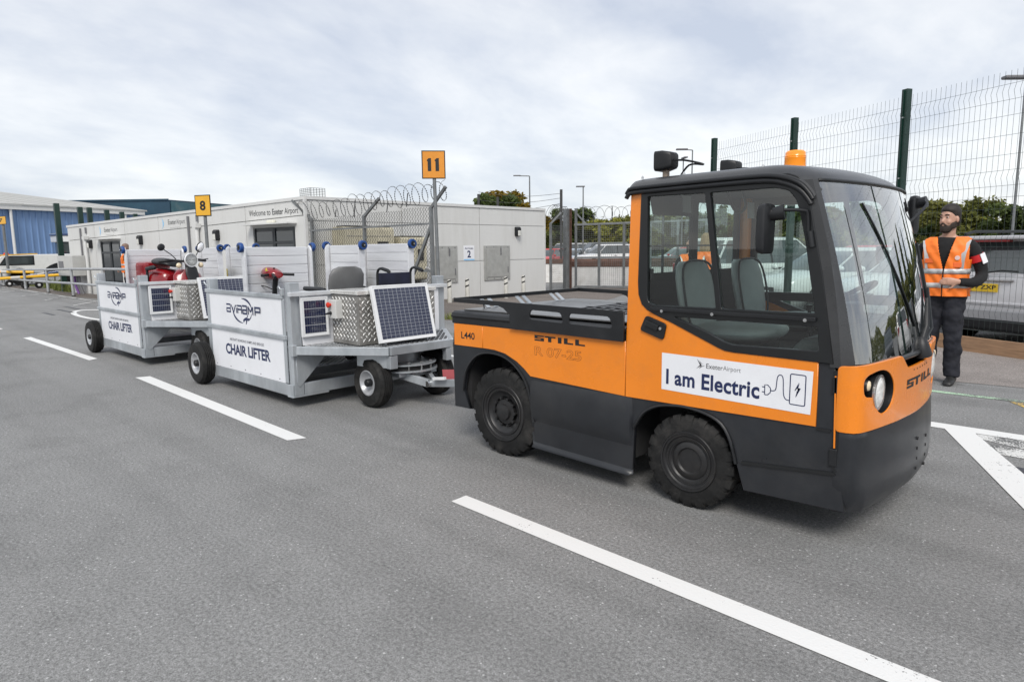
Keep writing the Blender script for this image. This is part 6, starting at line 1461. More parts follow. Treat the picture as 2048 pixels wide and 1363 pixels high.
for kind, col, x, y, rz, lab in (('suv', 'white', -28.6, 39.5, -112, 'white sport utility car above the low wall beyond the gate'), ('van', 'grey', -36.6, 50.0, -118, 'long grey people carrier behind the white sport utility car'), ('hatch', 'red', -31.2, 36.3, -75, 'red car nose peeping out beside the arrivals building'),
                                 ('saloon', 'pale', -32.6, 40.6, -75, 'pale blue saloon beyond the gate post'), ('hatch', 'white', -31.4, 42.2, -85, 'white hatchback between pale blue saloon and white sport utility car'), ('van', 'white', -41.5, 51.5, -100, 'white van behind the pale blue saloon'),
                                 ('hatch', 'white', -24.2, 42.6, -112, 'white hatchback behind the orange cab pillar'), ('hatch', 'lime', -18.0, 38.5, -100, 'lime green hatchback seen through the cab rear window'), ('hatch', 'red', -21.0, 38.0, -95, 'red hatchback seen through the cab rear window'), ('saloon', 'silver', -14.5, 37.0, -100, 'silver saloon in the far row behind the cab')):
    place(car(kind, col, 0, 0, 0, lab, 'cars in the far car park rows'), x, y, RAD(rz))
# ------------------------------------------------------------------ ground support vehicles at far left
UV = empty('utility_vehicle', (-40.2, 8.6, 0), 'white airport utility pickup with black arch behind the railing', 'pickup')
UVW = carpaint('airport_white', (.74, .74, .72))
def U_(name, P, x0, x1, m, par=UV, bev=.03): return MB().prism(P, 'x', x0, x1).build(name, m, par, bevel=bev)
U_('body', [(5.9, .45), (5.9, 1.02), (6.35, 1.42), (7.9, 1.48), (11.9, 1.50), (11.9, .45)], -41.2, -39.5, UVW)
U_('window', [(6.30, 1.02), (6.55, 1.36), (7.55, 1.38), (7.55, 1.02)], -39.5, -39.485, CARGL, UV, 0)
U_('window_frame', [(6.2, .97), (6.5, 1.41), (7.62, 1.43), (7.62, .97)], -39.5, -39.492, BLACKP, UV, 0)
U_('wheel_arch', [(8.5+1.0*cos(RAD(a)) + .45, .55+.55*sin(RAD(a))) for a in range(0, 181, 15)], -39.5, -39.48, BLACKP, UV, 0)
U_('roof_strip', [(6.3, 1.43), (7.8, 1.49), (7.8, 1.53), (6.3, 1.47)], -41.1, -39.6, YELLOW, UV, 0)
U_('logo', [(10.1, 1.05), (10.25, 1.15), (10.1, 1.27), (10.32, 1.15)], -39.495, -39.48, LB, UV, 0)
text('lettering', 'ExeterAirport', (-39.485, 10.4, 1.09), (0, 1.2, 0), (0, 0, .12), DG, UV)
for y in (7.0, 10.9): MB().lathe([(.15, -.1), (.40, -.1), (.42, .1), (.15, .1)], (-39.6, y, .42), 'x', 20).build('wheel', RUBBER, UV)
MB().ell((-39.9, 6.6, 1.50), .12, .12, .09, 10, 6).build('beacon', REDP, UV, smooth=50); MB().ell((-39.9, 10.2, 1.54), .10, .10, .07, 10, 6).build('beacon', REDP, UV, smooth=50)
AT = empty('airport_tractor', (-43.2, 10.2, 0), 'dark blue cab of an airport tractor behind the white pickup', 'tractor')
MB().box(-44.2, -42.4, 9.3, 11.4, .5, 1.5).build('body', CPAL['blue'], AT, bevel=.05); MB().box(-44, -42.5, 9.5, 11.2, 1.5, 2.12).build('cab_glass', CARGL, AT, bevel=.05)
MB().box(-44.1, -42.4, 9.35, 11.3, 2.12, 2.46).build('roof_sign', CPAL['white'], AT, bevel=.03); MB().box(-44.15, -42.35, 9.3, 11.35, 2.46, 2.58).build('roof', CPAL['blue'], AT, bevel=.03)
for y in (9.4, 11.25): MB().box(-42.5, -42.38, y-.06, y+.06, 1.5, 2.12).build('cab_post', CPAL['blue'], AT)
MB().ell((-43, 10.6, 2.66), .12, .12, .13, 12, 8).build('beacon', REDP, AT, smooth=50)
for y in (9.7, 11.0): MB().lathe([(.15, -.12), (.42, -.12), (.45, .12), (.15, .12)], (-42.45, y, .45), 'x', 20).build('wheel', RUBBER, AT)
# aircraft tow bars in yellow
def towbar(p0, p1, r, lab, wheel=None, col=YELLOW):
    B_ = empty('aircraft_tow_bar', (p0[0], p0[1], 0), lab, 'tow bar', 'aircraft tow bars behind the railing')
    p0, p1 = Vector(p0), Vector(p1)
    MB().tube([p0, p1], r, 12).build('tube', col, B_, smooth=50); d = (p1-p0).normalized()
    MB().tube([p1, p1+d*.5], [r*.7, r*.4], 10).build('head', GREYST, B_, smooth=50); MB().tube([p0-d*.35, p0], [r*.5, r], 10).build('eye', YELLOW, B_, smooth=50)
    MB().tube([p0.lerp(p1, .30), p0.lerp(p1, .42)], r*1.12, 12).build('sleeve', mat('pale_sleeve', (.5, .48, .44), .5), B_, smooth=50)
    q = p0.lerp(p1, wheel or .5)
    MB().bar(q, (q.x, q.y, .2), .06, .06).build('wheel_strut', GREYST, B_)
    for s_ in (-.25, .25):
        Wl = MB().lathe([(.06, -.05), (.15, -.05), (.16, 0), (.15, .05), (.06, .05)], (q.x+.0, q.y+s_, .16), 'x', 18, close=False).build('wheel', RUBBER, B_, smooth=40); MB().lathe([(.08, -.04), (.08, .045)], (q.x, q.y+s_, .16), 'x', 12).build('rim', WHITEF, Wl)
towbar((-37.0, 5.4, .42), (-34.2, 7.7, .60), .065, 'long yellow aircraft tow bar on small wheels, lowest of the three', .55)
towbar((-38.6, 5.6, .72), (-37.6, 7.2, .66), .065, 'short yellow aircraft tow bar at the left edge, highest of the three', .3)
towbar((-37.2, 6.6, .48), (-36.4, 8.6, .78), .05, 'dark blue aircraft tow bar crossing behind the yellow ones', .6, CPAL['blue'])
# ------------------------------------------------------------------ lamp posts and poles
def lamp_post(x, y, h, lab, arm=0., th=.06, rz=0., head=True):
    P_ = empty('lamp_post', (x, y, 0), lab, 'lamp post', 'lamp posts of the car park')
    MB().tube([(x, y, 0), (x, y, h*.25), (x, y, h)], [th, th*.85, th*.6], 10).build('column', GREYST, P_, smooth=60)
    d = Vector((cos(rz), sin(rz), 0))
    if arm: MB().tube([(x, y, h), Vector((x, y, h+.03))+d*arm], th*.5, 8).build('arm', GREYST, P_, smooth=60)
    if head:
        c = Vector((x, y, h+.05))+d*(arm+.2); MB().obox(c, d*.32, Vector((-d.y, d.x, 0))*.12, Vector((0, 0, .045))).build('lantern', PIPEG, P_, bevel=.03)
lf = math.atan2(-.69, -.72)
lamp_post(-40.3, 44.4, 7.75, 'lamp post with an arm to the left behind the arrivals building roof', .9, .09, lf); lamp_post(-30.6, 39.5, 5.85, 'short single lamp post above the tubular gate', .0, .07, lf)
lamp_post(-19.4, 35.0, 6.85, 'lamp post with left-hand arm above the rear of the cab roof', .4, .06, lf); lamp_post(-22.3, 39.1, 7.0, 'slim floodlight post beside the lamp post above the cab roof', .0, .06, RAD(-40))
lamp_post(-3.05, 23.7, 5.95, 'lamp post at the right edge above the silver estate car', .1, .045, lf)
lamp_post(-44.5, 46.5, 6.4, 'distant lamp post beside the autumn tree above the roof', .7, .07, lf)
def pole(x, y, h, lab, wires=None):
    o_ = MB().tube([(x, y, 0), (x, y, h)], .09, 8).build('wire_pole', mat('dark_pole', (.05, .05, .05), .7), None, smooth=50); tag(o_, lab, 'pole', 'wire poles beyond the terminal'); return o_
pole(-28.7, 34.7, 5.3, 'dark pole carrying wires just left of the gate'); pole(-34.8, 33.0, 5.3, 'dark pole rising behind the roof left of the trees'); pole(-33.9, 34.0, 5.1, 'dark pole rising between the two trees behind the roof')
for i, z in enumerate((4.4, 4.75, 5.05)):
    o_ = MB().tube([Vector((-28.7, 34.7, z)).lerp(Vector((-34.8, 33, z-.1+.25*i)), t/8)-Vector((0, 0, .25*sin(pi*t/8))) for t in range(9)], .016, 4).build('overhead_wire', BARB, None); tag(o_, ['lowest', 'middle', 'highest'][i]+' overhead wire strung between the dark poles', 'wire', 'overhead wires')
# ------------------------------------------------------------------ trees
def leafmat(name, c0, c1):
    m = bpy.data.materials.new(name); m.use_nodes = True; t = m.node_tree; N = t.nodes; L_ = t.links; b_ = N['Principled BSDF']
    tcn = N.new('ShaderNodeTexCoord'); nz = N.new('ShaderNodeTexNoise'); nz.inputs['Scale'].default_value = .9; nz.inputs['Detail'].default_value = 5
    L_.new(tcn.outputs['Object'], nz.inputs[0]); rp_ = N.new('ShaderNodeValToRGB'); rp_.color_ramp.elements[0].position = .35; rp_.color_ramp.elements[1].position = .65
    rp_.color_ramp.elements[0].color = (*c0, 1); rp_.color_ramp.elements[1].color = (*c1, 1); L_.new(nz.outputs['Fac'], rp_.inputs[0]); L_.new(rp_.outputs[0], b_.inputs['Base Color'])
    b_.inputs['Roughness'].default_value = .7; b_.inputs['Specular IOR Level'].default_value = .25
    tl = N.new('ShaderNodeBsdfTranslucent'); L_.new(rp_.outputs[0], tl.inputs[0]); mx = N.new('ShaderNodeMixShader'); mx.inputs[0].default_value = .3
    L_.new(b_.outputs[0], mx.inputs[1]); L_.new(tl.outputs[0], mx.inputs[2]); L_.new(mx.outputs[0], N['Material Output'].inputs[0]); return m
LEAF = {'dark': leafmat('leaf_dark', (.045, .075, .022), (.11, .14, .04)), 'autumn': leafmat('leaf_autumn', (.13, .11, .015), (.30, .19, .02)), 'olive': leafmat('leaf_olive', (.10, .12, .03), (.24, .23, .06)), 'yellow': leafmat('leaf_yellow', (.18, .20, .035), (.36, .34, .07))}
BARK = mat('bark', (.09, .07, .05), .9, var=.3, scale=8, bump=.4, bscale=20)
def crown_mesh(nl, clumps, size, seed):
    rnd = random.Random(seed); V_, F_ = [], []
    for i in range(nl):
        c, r = clumps[rnd.randrange(len(clumps))]
        while True:
            d = Vector((rnd.uniform(-1, 1), rnd.uniform(-1, 1), rnd.uniform(-1, 1)))
            if .2 < d.length < 1: break
        d = d*(d.length**-.25)*(1+.25*max(0, rnd.gauss(0, 1))); q = Vector(c)+Vector((d.x*r[0], d.y*r[1], d.z*r[2]))*.95
        u = Vector((rnd.gauss(0, 1), rnd.gauss(0, 1), rnd.gauss(0, .7))).normalized(); v = u.cross(Vector((rnd.gauss(0, 1), rnd.gauss(0, 1), rnd.gauss(0, 1)))).normalized()
        s_ = size*rnd.uniform(.6, 1.3); n = len(V_); V_ += [q-u*s_, q-v*s_*.5, q+u*s_, q+v*s_*.5]; F_.append((n, n+1, n+2, n+3))
    me = bpy.data.meshes.new('crown'); me.from_pydata([tuple(v) for v in V_], [], F_); return me
def proto(kind, seed, leaf, nl=5200, size=.036):
    """unit tree: one metre tall; crown and branching trunk"""
    rnd = random.Random(seed); cl = []; limbs = []
    if kind == 'round':
        for k in range(24):
            a = rnd.uniform(0, 2*pi); rr = rnd.uniform(.04, .36); z = rnd.uniform(.34, .90); cl.append(((rr*cos(a), rr*sin(a), z), (rnd.uniform(.06, .13),)*2+(rnd.uniform(.05, .10),))); limbs.append((rr*cos(a)*.8, rr*sin(a)*.8, z-.03))
    elif kind == 'bush':
        for k in range(34):
            a = rnd.uniform(0, 2*pi); rr = rnd.uniform(.05, .62); z = rnd.uniform(.12, .92)*(1-.4*rr*rnd.random()); cl.append(((rr*cos(a), rr*sin(a), z), (rnd.uniform(.07, .17),)*2+(rnd.uniform(.06, .15),))); limbs.append((rr*cos(a)*.8, rr*sin(a)*.8, z))
    else:
        for k in range(16):
            z = .15+.8*k/15; w_ = .10*(1-abs(z-.45)*1.3); a = rnd.uniform(0, 2*pi); cl.append(((.05*cos(a)*(1-z), .05*sin(a)*(1-z), z), (max(.03, w_),)*2+(.09,))); limbs.append((.05*cos(a), .05*sin(a), z))
    cm = crown_mesh(nl, cl, size, seed); cm.materials.append(leaf)
    b = MB(); b.tube([(0, 0, 0), (.005, 0, .2), (-.005, .005, .5), (0, 0, .8)], [.028, .02, .013, .005], 8)
    for q in limbs: z0 = min(q[2]*.55, .45); b.tube([(0, 0, z0), (q[0]*.5, q[1]*.5, z0+(q[2]-z0)*.6), q], [.010, .006, .003], 5)
    tm = b.mesh('trunk'); tm.materials.append(BARK)
    return cm, tm
PR = {('round', 'dark'): proto('round', 11, LEAF['dark']), ('round', 'autumn'): proto('round', 12, LEAF['autumn']), ('round', 'olive'): proto('round', 13, LEAF['olive']), ('bush', 'olive'): proto('bush', 14, LEAF['olive'], 7000, .038),
      ('bush', 'dark'): proto('bush', 15, LEAF['dark'], 7000, .038), ('bush', 'yellow'): proto('bush', 16, LEAF['yellow'], 5500, .038), ('poplar', 'dark'): proto('poplar', 17, LEAF['dark'], 4500, .022)}
def tree(kind, leaf, x, y, h, lab, grp, wide=1.):
    T_ = empty('tree', (x, y, 0), lab, 'tree', grp); T_.scale = (h*wide, h*wide, h); T_.rotation_euler.z = random.uniform(0, 6.28)
    cm, tm = PR[(kind, leaf)]; link('crown', cm, T_); link('trunk', tm, T_); return T_
tree('round', 'autumn', -41.5, 43.4, 6.9, 'golden autumn tree rising behind the arrivals building roof', 'trees beyond the terminal', 1.15); tree('round', 'dark', -40.5, 39.0, 6.0, 'dark green tree left of the golden one behind the roof', 'trees beyond the terminal', 1.0)
def polar(px_, D):   # a bearing across the back of the car park and a distance
    a = math.atan((px_-1024)/1339.2)-RAD(43.85); return (D*sin(a), D*cos(a))
kinds = [('bush', 'olive'), ('round', 'olive'), ('bush', 'dark'), ('bush', 'yellow'), ('round', 'autumn'), ('round', 'dark')]
far = [(1085, 74, 0, 5.2), (1105, 80, 4, 6.4), (1130, 84, 0, 6.0), (1152, 78, 5, 7.0), (1172, 82, 2, 5.6), (1192, 76, 1, 5.8), (1212, 80, 0, 5.4), (1232, 70, 3, 5.2), (1248, 78, 3, 5.0), (1268, 82, 1, 6.6), (1296, 76, 0, 5.8), (1322, 80, 2, 6.4), (1350, 74, 1, 6.2), (1380, 78, 0, 6.0), (1410, 72, 2, 6.2), (1440, 76, 1, 6.4), (1475, 70, 0, 5.6), (1510, 68, 4, 5.8), (1550, 66, 0, 5.6), (1590, 64, 2, 5.8), (1640, 60, 0, 5.4), (1690, 58, 1, 5.8), (1740, 54, 2, 5.2), (1790, 50, 0, 5.0)]
ORD = 'first second third fourth fifth sixth seventh eighth ninth tenth eleventh twelfth thirteenth fourteenth fifteenth sixteenth seventeenth eighteenth nineteenth twentieth twenty-first twenty-second twenty-third twenty-fourth'.split()
for i, (p_, D, k, h) in enumerate(far):
    x, y = polar(p_, D); nm = {0: 'olive green bush', 1: 'olive green tree', 2: 'dark green bush', 3: 'yellow green bush', 4: 'golden autumn tree', 5: 'dark green tree'}[k]
    where = 'beyond the gate' if p_ < 1262 else ('through the cab side glass' if p_ < 1640 else 'through the windscreen')
    tree(*kinds[k], x, y, h*.86, nm+' '+where+', '+ORD[i]+' from left in the far tree line', 'tree line behind the car park', 1.1)
for i, (p_, D, k, h, lb) in enumerate(((1838, 44, 2, 2.7, 'dark green bush left of the head of the man in the orange vest'), (1872, 43, 0, 2.8, 'olive green bush directly behind the man in the orange vest'), (1912, 42, 1, 4.1, 'tall olive green tree right above the man in the orange vest'), (1956, 42, 3, 2.9, 'yellow green bush right of the man in the orange vest'), (2000, 41, 2, 2.8, 'dark green bush left of the right edge lamp post'), (2022, 40, 5, 3.4, 'dark green tree behind the right edge lamp post'), (2062, 40, 2, 3.1, 'dark green bush at the right picture edge'))):
    x, y = polar(p_, D); tree(*kinds[k], x, y, h, lb, 'trees behind the silver estate car', 1.1)
for i, (p_, D, h) in enumerate(((2350, 70, 9.5), (2500, 74, 10.5), (2750, 68, 9.0), (2980, 72, 11), (3250, 66, 9.5))):
    x, y = polar(p_, D); tree('poplar', 'dark', x, y, h, 'slender dark poplar reflected in the windscreen, '+ORD[i]+' beyond the right edge', 'poplars to the right of the view', 1.1)
for i, p_ in enumerate((2150, 2260, 2400, 2550, 2750, 3000, 3300)):
    x, y = polar(p_, 60); tree(*kinds[(0, 2, 1)[i % 3]], x, y, 4.8, 'bushy tree reflected in the windscreen, '+ORD[i]+' beyond the right edge', 'bushes to the right of the view', 1.2)
# far woodland closing the horizon: one uncountable mass
rnd = random.Random(5); V_, F_ = [], []
for k in range(30000):
    a = RAD(rnd.uniform(-75, 45)); D = rnd.uniform(125, 150); hz = 5.5+1.5*sin(a*23)+1.0*sin(a*57+1); z = hz*(rnd.random()**.7); q = Vector((D*sin(a), D*cos(a), z))
    u = Vector((rnd.gauss(0, 1), rnd.gauss(0, 1), rnd.gauss(0, .7))).normalized(); v = u.cross(Vector((rnd.gauss(0, 1), rnd.gauss(0, 1), rnd.gauss(0, 1)))).normalized(); s_ = rnd.uniform(.35, .7)
    n = len(V_); V_ += [q-u*s_, q-v*s_*.6, q+u*s_, q+v*s_*.6]; F_.append((n, n+1, n+2, n+3))
me = bpy.data.meshes.new('distant_woodland'); me.from_pydata([tuple(v) for v in V_], [], F_); me.materials.append(LEAF['olive']); o_ = link('distant_woodland', me)
tag(o_, 'band of distant woodland along the horizon behind the car park', 'woodland', kind='stuff')
# weeds along the paving edge and under the railing
rnd = random.Random(9); b = MB()
for (x0, y0, x1, y1, n, h) in ((-11.6, 9.3, -9.7, 9.75, 260, .16), (-33, 7.0, -30.5, 7.0, 500, .35), (-36, 7.3, -33, 7.3, 400, .4), (-14.9, 12.2, -14.0, 13.5, 60, .08)):
    for k in range(n):
        t = rnd.random(); x = x0+(x1-x0)*t+rnd.gauss(0, .06); y = y0+(y1-y0)*t+rnd.gauss(0, .06); a = rnd.uniform(0, 6.28); hh = h*rnd.uniform(.4, 1.2)
        b.add([(x-.012*cos(a), y-.012*sin(a), 0), (x+.012*cos(a), y+.012*sin(a), 0), (x+rnd.gauss(0, .06), y+rnd.gauss(0, .06), hh)], [(0, 1, 2)])
o_ = b.build('weeds', mat('weed_green', (.16, .19, .04), .8, var=.4, scale=20), None, fix=False); tag(o_, 'weeds and grass tufts along the paving edges', 'weeds', kind='stuff')
# ------------------------------------------------------------------ people
def remeshed(name, mb, m, parent, voxel=.011, smooth_it=4, disp=0.):
    me = mb.mesh(name); b_ = bmesh.new(); b_.from_mesh(me); bmesh.ops.recalc_face_normals(b_, faces=b_.faces); b_.to_mesh(me); b_.free()
    t = bpy.data.objects.new('t', me); COL.objects.link(t)
    r = t.modifiers.new('r', 'REMESH'); r.mode = 'VOXEL'; r.voxel_size = voxel; r.use_smooth_shade = True
    s_ = t.modifiers.new('s', 'SMOOTH'); s_.iterations = smooth_it; s_.factor = .5
    if disp:
        tx = bpy.data.textures.new('w', 'CLOUDS'); tx.noise_scale = .12; d_ = t.modifiers.new('d', 'DISPLACE'); d_.texture = tx; d_.strength = disp; d_.mid_level = .5
    out_ = bpy.data.meshes.new_from_object(t.evaluated_get(bpy.context.evaluated_depsgraph_get())); bpy.data.objects.remove(t); bpy.data.meshes.remove(me)
    out_.name = name; out_.materials.clear(); out_.materials.append(m); out_.polygons.foreach_set('use_smooth', [True]*len(out_.polygons))
    return link(name, out_, parent)
SKIN = mat('skin', (.50, .29, .21), .5, var=.06, scale=30)
HAIRD = mat('dark_hair', (.018, .013, .010), .6, var=.3, scale=60, bump=.3, bscale=200)
BEARD = mat('beard_hair', (.030, .020, .015), .75, var=.3, scale=80, bump=.3, bscale=300)
HAIRB = mat('blond_hair', (.26, .17, .085), .6, var=.3, scale=40, bump=.3, bscale=150, stretch=(1, 1, .2))
HIVIS = mat('hi_vis_orange', (.92, .20, .02), .6, var=.05, scale=14, bump=.25, bscale=14)
REFL = mat('reflective_tape', (.50, .50, .50), .4, .2, var=.08, scale=20)
KNIT = mat('black_knit', (.010, .010, .011), .9, var=.2, scale=30, bump=.2, bscale=160)
NAVYT = mat('navy_trousers', (.010, .011, .018), .8, var=.25, scale=9, bump=.4, bscale=16)
BOOT = mat('black_boot', (.014, .014, .014), .5, var=.2)
TR = [(.93, -.005, .112, .168), (1.0, -.005, .115, .170), (1.08, .0, .110, .160), (1.16, .0, .110, .160), (1.25, .003, .118, .172), (1.34, .0, .122, .188), (1.41, -.008, .112, .196), (1.455, -.012, .092, .180), (1.49, -.015, .07, .12), (1.515, -.012, .06, .075)]
def trow(z):
    for a, c in zip(TR, TR[1:]):
        if a[0] <= z <= c[0]:
            t = (z-a[0])/(c[0]-a[0]); return [a[i]+(c[i]-a[i])*t for i in (1, 2, 3)]
    r = TR[0] if z < TR[0][0] else TR[-1]; return list(r[1:])
def tpt(th, z, off):       # point on the torso, theta measured from the front
    cx_, d_, w_ = trow(z); n = 2.4
    c, s_ = cos(th), sin(th); k = (abs(c)**n+abs(s_)**n)**(-1/n)
    return Vector((cx_+(d_+off)*c*k, (w_+off)*s_*k, z))
def limb(mb, pts, rs, n=12): mb.tube(catmull(pts, 4), [r.x for r in catmull([(r, 0, 0) for r in rs], 4)], n)
def hand(mb, wrist, d, palm_n, thumb_side, curl=.5, s=1.):
    """palm with four unequal fingers and a thumb; d = pointing direction, palm_n = palm normal"""
    d = Vector(d).normalized(); palm_n = Vector(palm_n); palm_n = (palm_n-d*palm_n.dot(d)).normalized(); w = d.cross(palm_n).normalized()*thumb_side; wrist = Vector(wrist)
    rings = []
    for t, hw, ht in ((-.01, .026, .020), (.03, .036, .017), (.07, .042, .016), (.095, .041, .013)):
        c = wrist+d*t*s; rings.append([c+(w*cos(a)*hw+palm_n*sin(a)*ht)*s for a in [2*pi*k/12 for k in range(12)]])
    mb.loft(rings)
    for i, (o, ln) in enumerate(((.030, .072), (.010, .080), (-.011, .074), (-.031, .058))):
        p0 = wrist+(d*.088+w*o)*s; d2 = (d*cos(curl*.6)+palm_n*sin(curl*.6)); d3 = (d*cos(curl*1.5)+palm_n*sin(curl*1.5)); p1 = p0+d2*ln*.5*s; p2 = p1+d3*ln*.5*s
        mb.tube([p0-d*.01*s, p0, p1, p2], [.010*s, .0098*s, .0088*s, .0070*s], 8)
    p0 = wrist+(d*.03+w*.034)*s; p1 = p0+(d*.6+w*.8).normalized()*.035*s; p2 = p1+(d*.9+w*.25+palm_n*.3*curl).normalized()*.03*s
    mb.tube([p0-w*.02*s, p0, p1, p2], [.013*s, .012*s, .010*s, .0075*s], 8)
def person(name, loc, rz, scale, lab, armL, armR, turn=0., vest=True, hair='short', hairm=HAIRD, beard=False, handL=None, handR=None, legs=((.02, .0), (0., 0.)), sweater=KNIT, badge=False, skin=SKIN, bent=0.):
    P_ = empty(name, (0, 0, 0), lab, 'person')
    HC_ = Vector((.012, 0, 1.672)); rot = Matrix.Rotation(turn, 3, 'Z')
    def hp_(x, y, z): return HC_+rot @ Vector((x, y, z))
    # body: one continuous skin
    b = MB()
    rings = []
    for z, x0, rx, ry in ((-.125, .045, .030, .026), (-.112, .038, .052, .042), (-.085, .024, .070, .054), (-.05, .012, .082, .062), (-.01, .004, .092, .070), (.03, -.002, .097, .075), (.07, -.008, .095, .074), (.10, -.012, .082, .064), (.122, -.015, .055, .044), (.132, -.016, .02, .016)):
        rings.append([hp_(x0+rx*cos(a)*(1 if cos(a) < 0 else .97), ry*sin(a)*(1-.10*max(0, cos(a))), z) for a in [2*pi*k/24 for k in range(24)]])
    b.loft(rings)
    b.tube([hp_(.082, 0, .022), hp_(.094, 0, .0), hp_(.113, 0, -.030), hp_(.098, 0, -.038)], [.010, .011, .015, .010], 8)          # nose
    for s_ in (-1, 1):
        b.tube([hp_(.086, .016*s_, .034), hp_(.078, .046*s_, .034)], [.010, .009], 8)                                         # brow
        b.ell(hp_(.002, .083*s_, -.010), .020, .011, .034, 10, 8, rot)                                                       # ear
        b.ell(hp_(.062, .034*s_, -.035), .026, .024, .026, 10, 8)                                                             # cheek
    b.tube([hp_(.086, -.024, -.066), hp_(.094, 0, -.064), hp_(.086, .024, -.066)], [.007, .010, .007], 8)                       # lips
    b.tube([(-.012, 0, 1.42), (-.008, 0, 1.50), hp_(-.012, 0, -.09), hp_(-.012, 0, -.03)], [.066, .058, .056, .056], 14)
    b.loft([[tpt(2*pi*k/24, z, -.022) for k in range(24)] for z, *_ in TR])
    for sd, arm, hn in ((1, armL, handL), (-1, armR, handR)):
        limb(b, [(-.01, sd*.16, 1.42)]+list(arm), [.045, .042, .038, .030, .026][:len(arm)+1])
        if hn: hand(b, arm[-1], *hn)
        else: b.ell(arm[-1], .04, .04, .05, 10, 8)
    for sd, (kx, ax) in zip((1, -1), legs): limb(b, [(0, sd*.085, .93), (kx, sd*.10, .50), (ax, sd*.115, .10)], [.075, .045, .036])
    remeshed('body', b, skin, P_, .0085, 2)
    # eyes
    for s_ in (-1, 1):
        b = MB(); b.ell(hp_(.080, .030*s_, .012), .009, .011, .0065, 10, 8, rot); e_ = b.build('eye', mat('eye_white', (.7, .68, .66), .2), P_, smooth=60)
        b = MB(); b.ell(hp_(.087, .030*s_, .012), .005, .007, .0068, 8, 6, rot); b.build('iris', mat('iris_dark', (.03, .02, .015), .2), e_, smooth=60)
        b = MB(); b.tube([hp_(.096, .014*s_, .036), hp_(.095, .030*s_, .042), hp_(.082, .050*s_, .037)], [.004, .005, .003], 6); b.build('eyebrow', hairm if hairm is not HAIRB else BEARD, P_, smooth=60)
    # hair
    b = MB(); hr = []
    for z, x0, rx, ry in ((-.075, -.055, .048, .058), (-.03, -.040, .068, .0765), (.01, -.028, .080, .0845), (.040, -.022, .088, .0855), (.062, -.018, .0945, .0845), (.078, -.013, .101, .082), (.098, -.012, .102, .0765), (.127, -.015, .078, .060), (.145, -.016, .050, .040), (.154, -.018, .02, .016)):
        hr.append([hp_(x0+rx*cos(a), ry*sin(a), z) for a in [2*pi*k/24 for k in range(24)]])
    b.loft(hr); remeshed('hair', b, hairm, P_, .006, 1, .007)
    if hair == 'long':
        b = MB(); hr = []
        for z, x0, rx, ry in ((.09, -.03, .085, .072), (.03, -.045, .075, .085), (-.06, -.06, .062, .092), (-.15, -.07, .055, .095), (-.24, -.085, .04, .090), (-.32, -.095, .02, .06)): hr.append([hp_(x0+rx*cos(a), ry*sin(a), z) for a in [2*pi*k/20 for k in range(20)]])
        b.loft(hr); remeshed('long_hair', b, hairm, P_, .009, 3)
    if beard:
        b = MB(); hr = []
        for z, x0, rx, ry in ((-.142, .050, .030, .024), (-.128, .044, .056, .043), (-.105, .034, .070, .053), (-.085, .026, .077, .058), (-.066, .018, .076, .0605)): hr.append([hp_(x0+rx*cos(a), ry*sin(a), z) for a in [-1.75+3.5*k/20 for k in range(21)]]+[hp_(x0-.02, 0, z)])
        b.loft(hr); 
        b.tube([hp_(.088, -.030, -.068), hp_(.103, -.012, -.049), hp_(.106, 0, -.047), hp_(.103, .012, -.049), hp_(.088, .030, -.068)], [.007, .008, .007, .008, .007], 8)
        for s_ in (-1, 1): b.ell(hp_(.022, .062*s_, -.066), .042, .010, .036, 12, 8, rot @ Matrix.Rotation(RAD(-14*s_), 3, 'Z')); b.tube([hp_(.008, .070*s_, -.05), hp_(.002, .0755*s_, .02)], [.013, .009], 8)
        remeshed('beard', b, BEARD, P_, .007, 2)
    # sweater
    b = MB(); b.loft([[tpt(2*pi*k/28, z, .004) for k in range(28)] for z, *_ in TR[:-1]])
    for sd, arm in ((1, armL), (-1, armR)):
        a_ = [Vector(p) for p in arm]; a_[-1] = a_[-2].lerp(a_[-1], .93); limb(b, [(-.012, sd*.15, 1.425)]+a_, [.060, .066, .056, .049, .040][:len(a_)+1], 14)
    remeshed('sweater', b, sweater, P_, .011, 3, .022)
    # trousers and boots
    b = MB(); b.loft([[tpt(2*pi*k/24, z, -.002)+Vector((0, 0, -.0)) for k in range(24)] for z in (.93, .97, 1.02, 1.06)]); b.ell((-.01, 0, .92), .115, .165, .10, 20, 10)
    for sd, (kx, ax) in zip((1, -1), legs): limb(b, [(-.005, sd*.085, .95), (kx*.5, sd*.092, .74), (kx, sd*.10, .50), (ax-.012, sd*.112, .28), (ax, sd*.115, .075)], [.108, .100, .084, .078, .072], 14)
    remeshed('trousers', b, NAVYT, P_, .011, 2, .05)
    for sd, (kx, ax) in zip((1, -1), legs):
        rings = []
        for x, w_, h_ in ((-.09, .030, .06), (-.07, .040, .085), (-.02, .043, .10), (.05, .044, .085), (.12, .050, .060), (.18, .043, .045), (.205, .025, .03)):
            rings.append([(ax+x, sd*.115+w_*cos(a), max(0, h_*.5+h_*.55*sin(a))) for a in [2*pi*k/14 for k in range(14)]])
        b = MB(); b.loft(rings); B_ = b.build('boot', BOOT, P_, smooth=60)
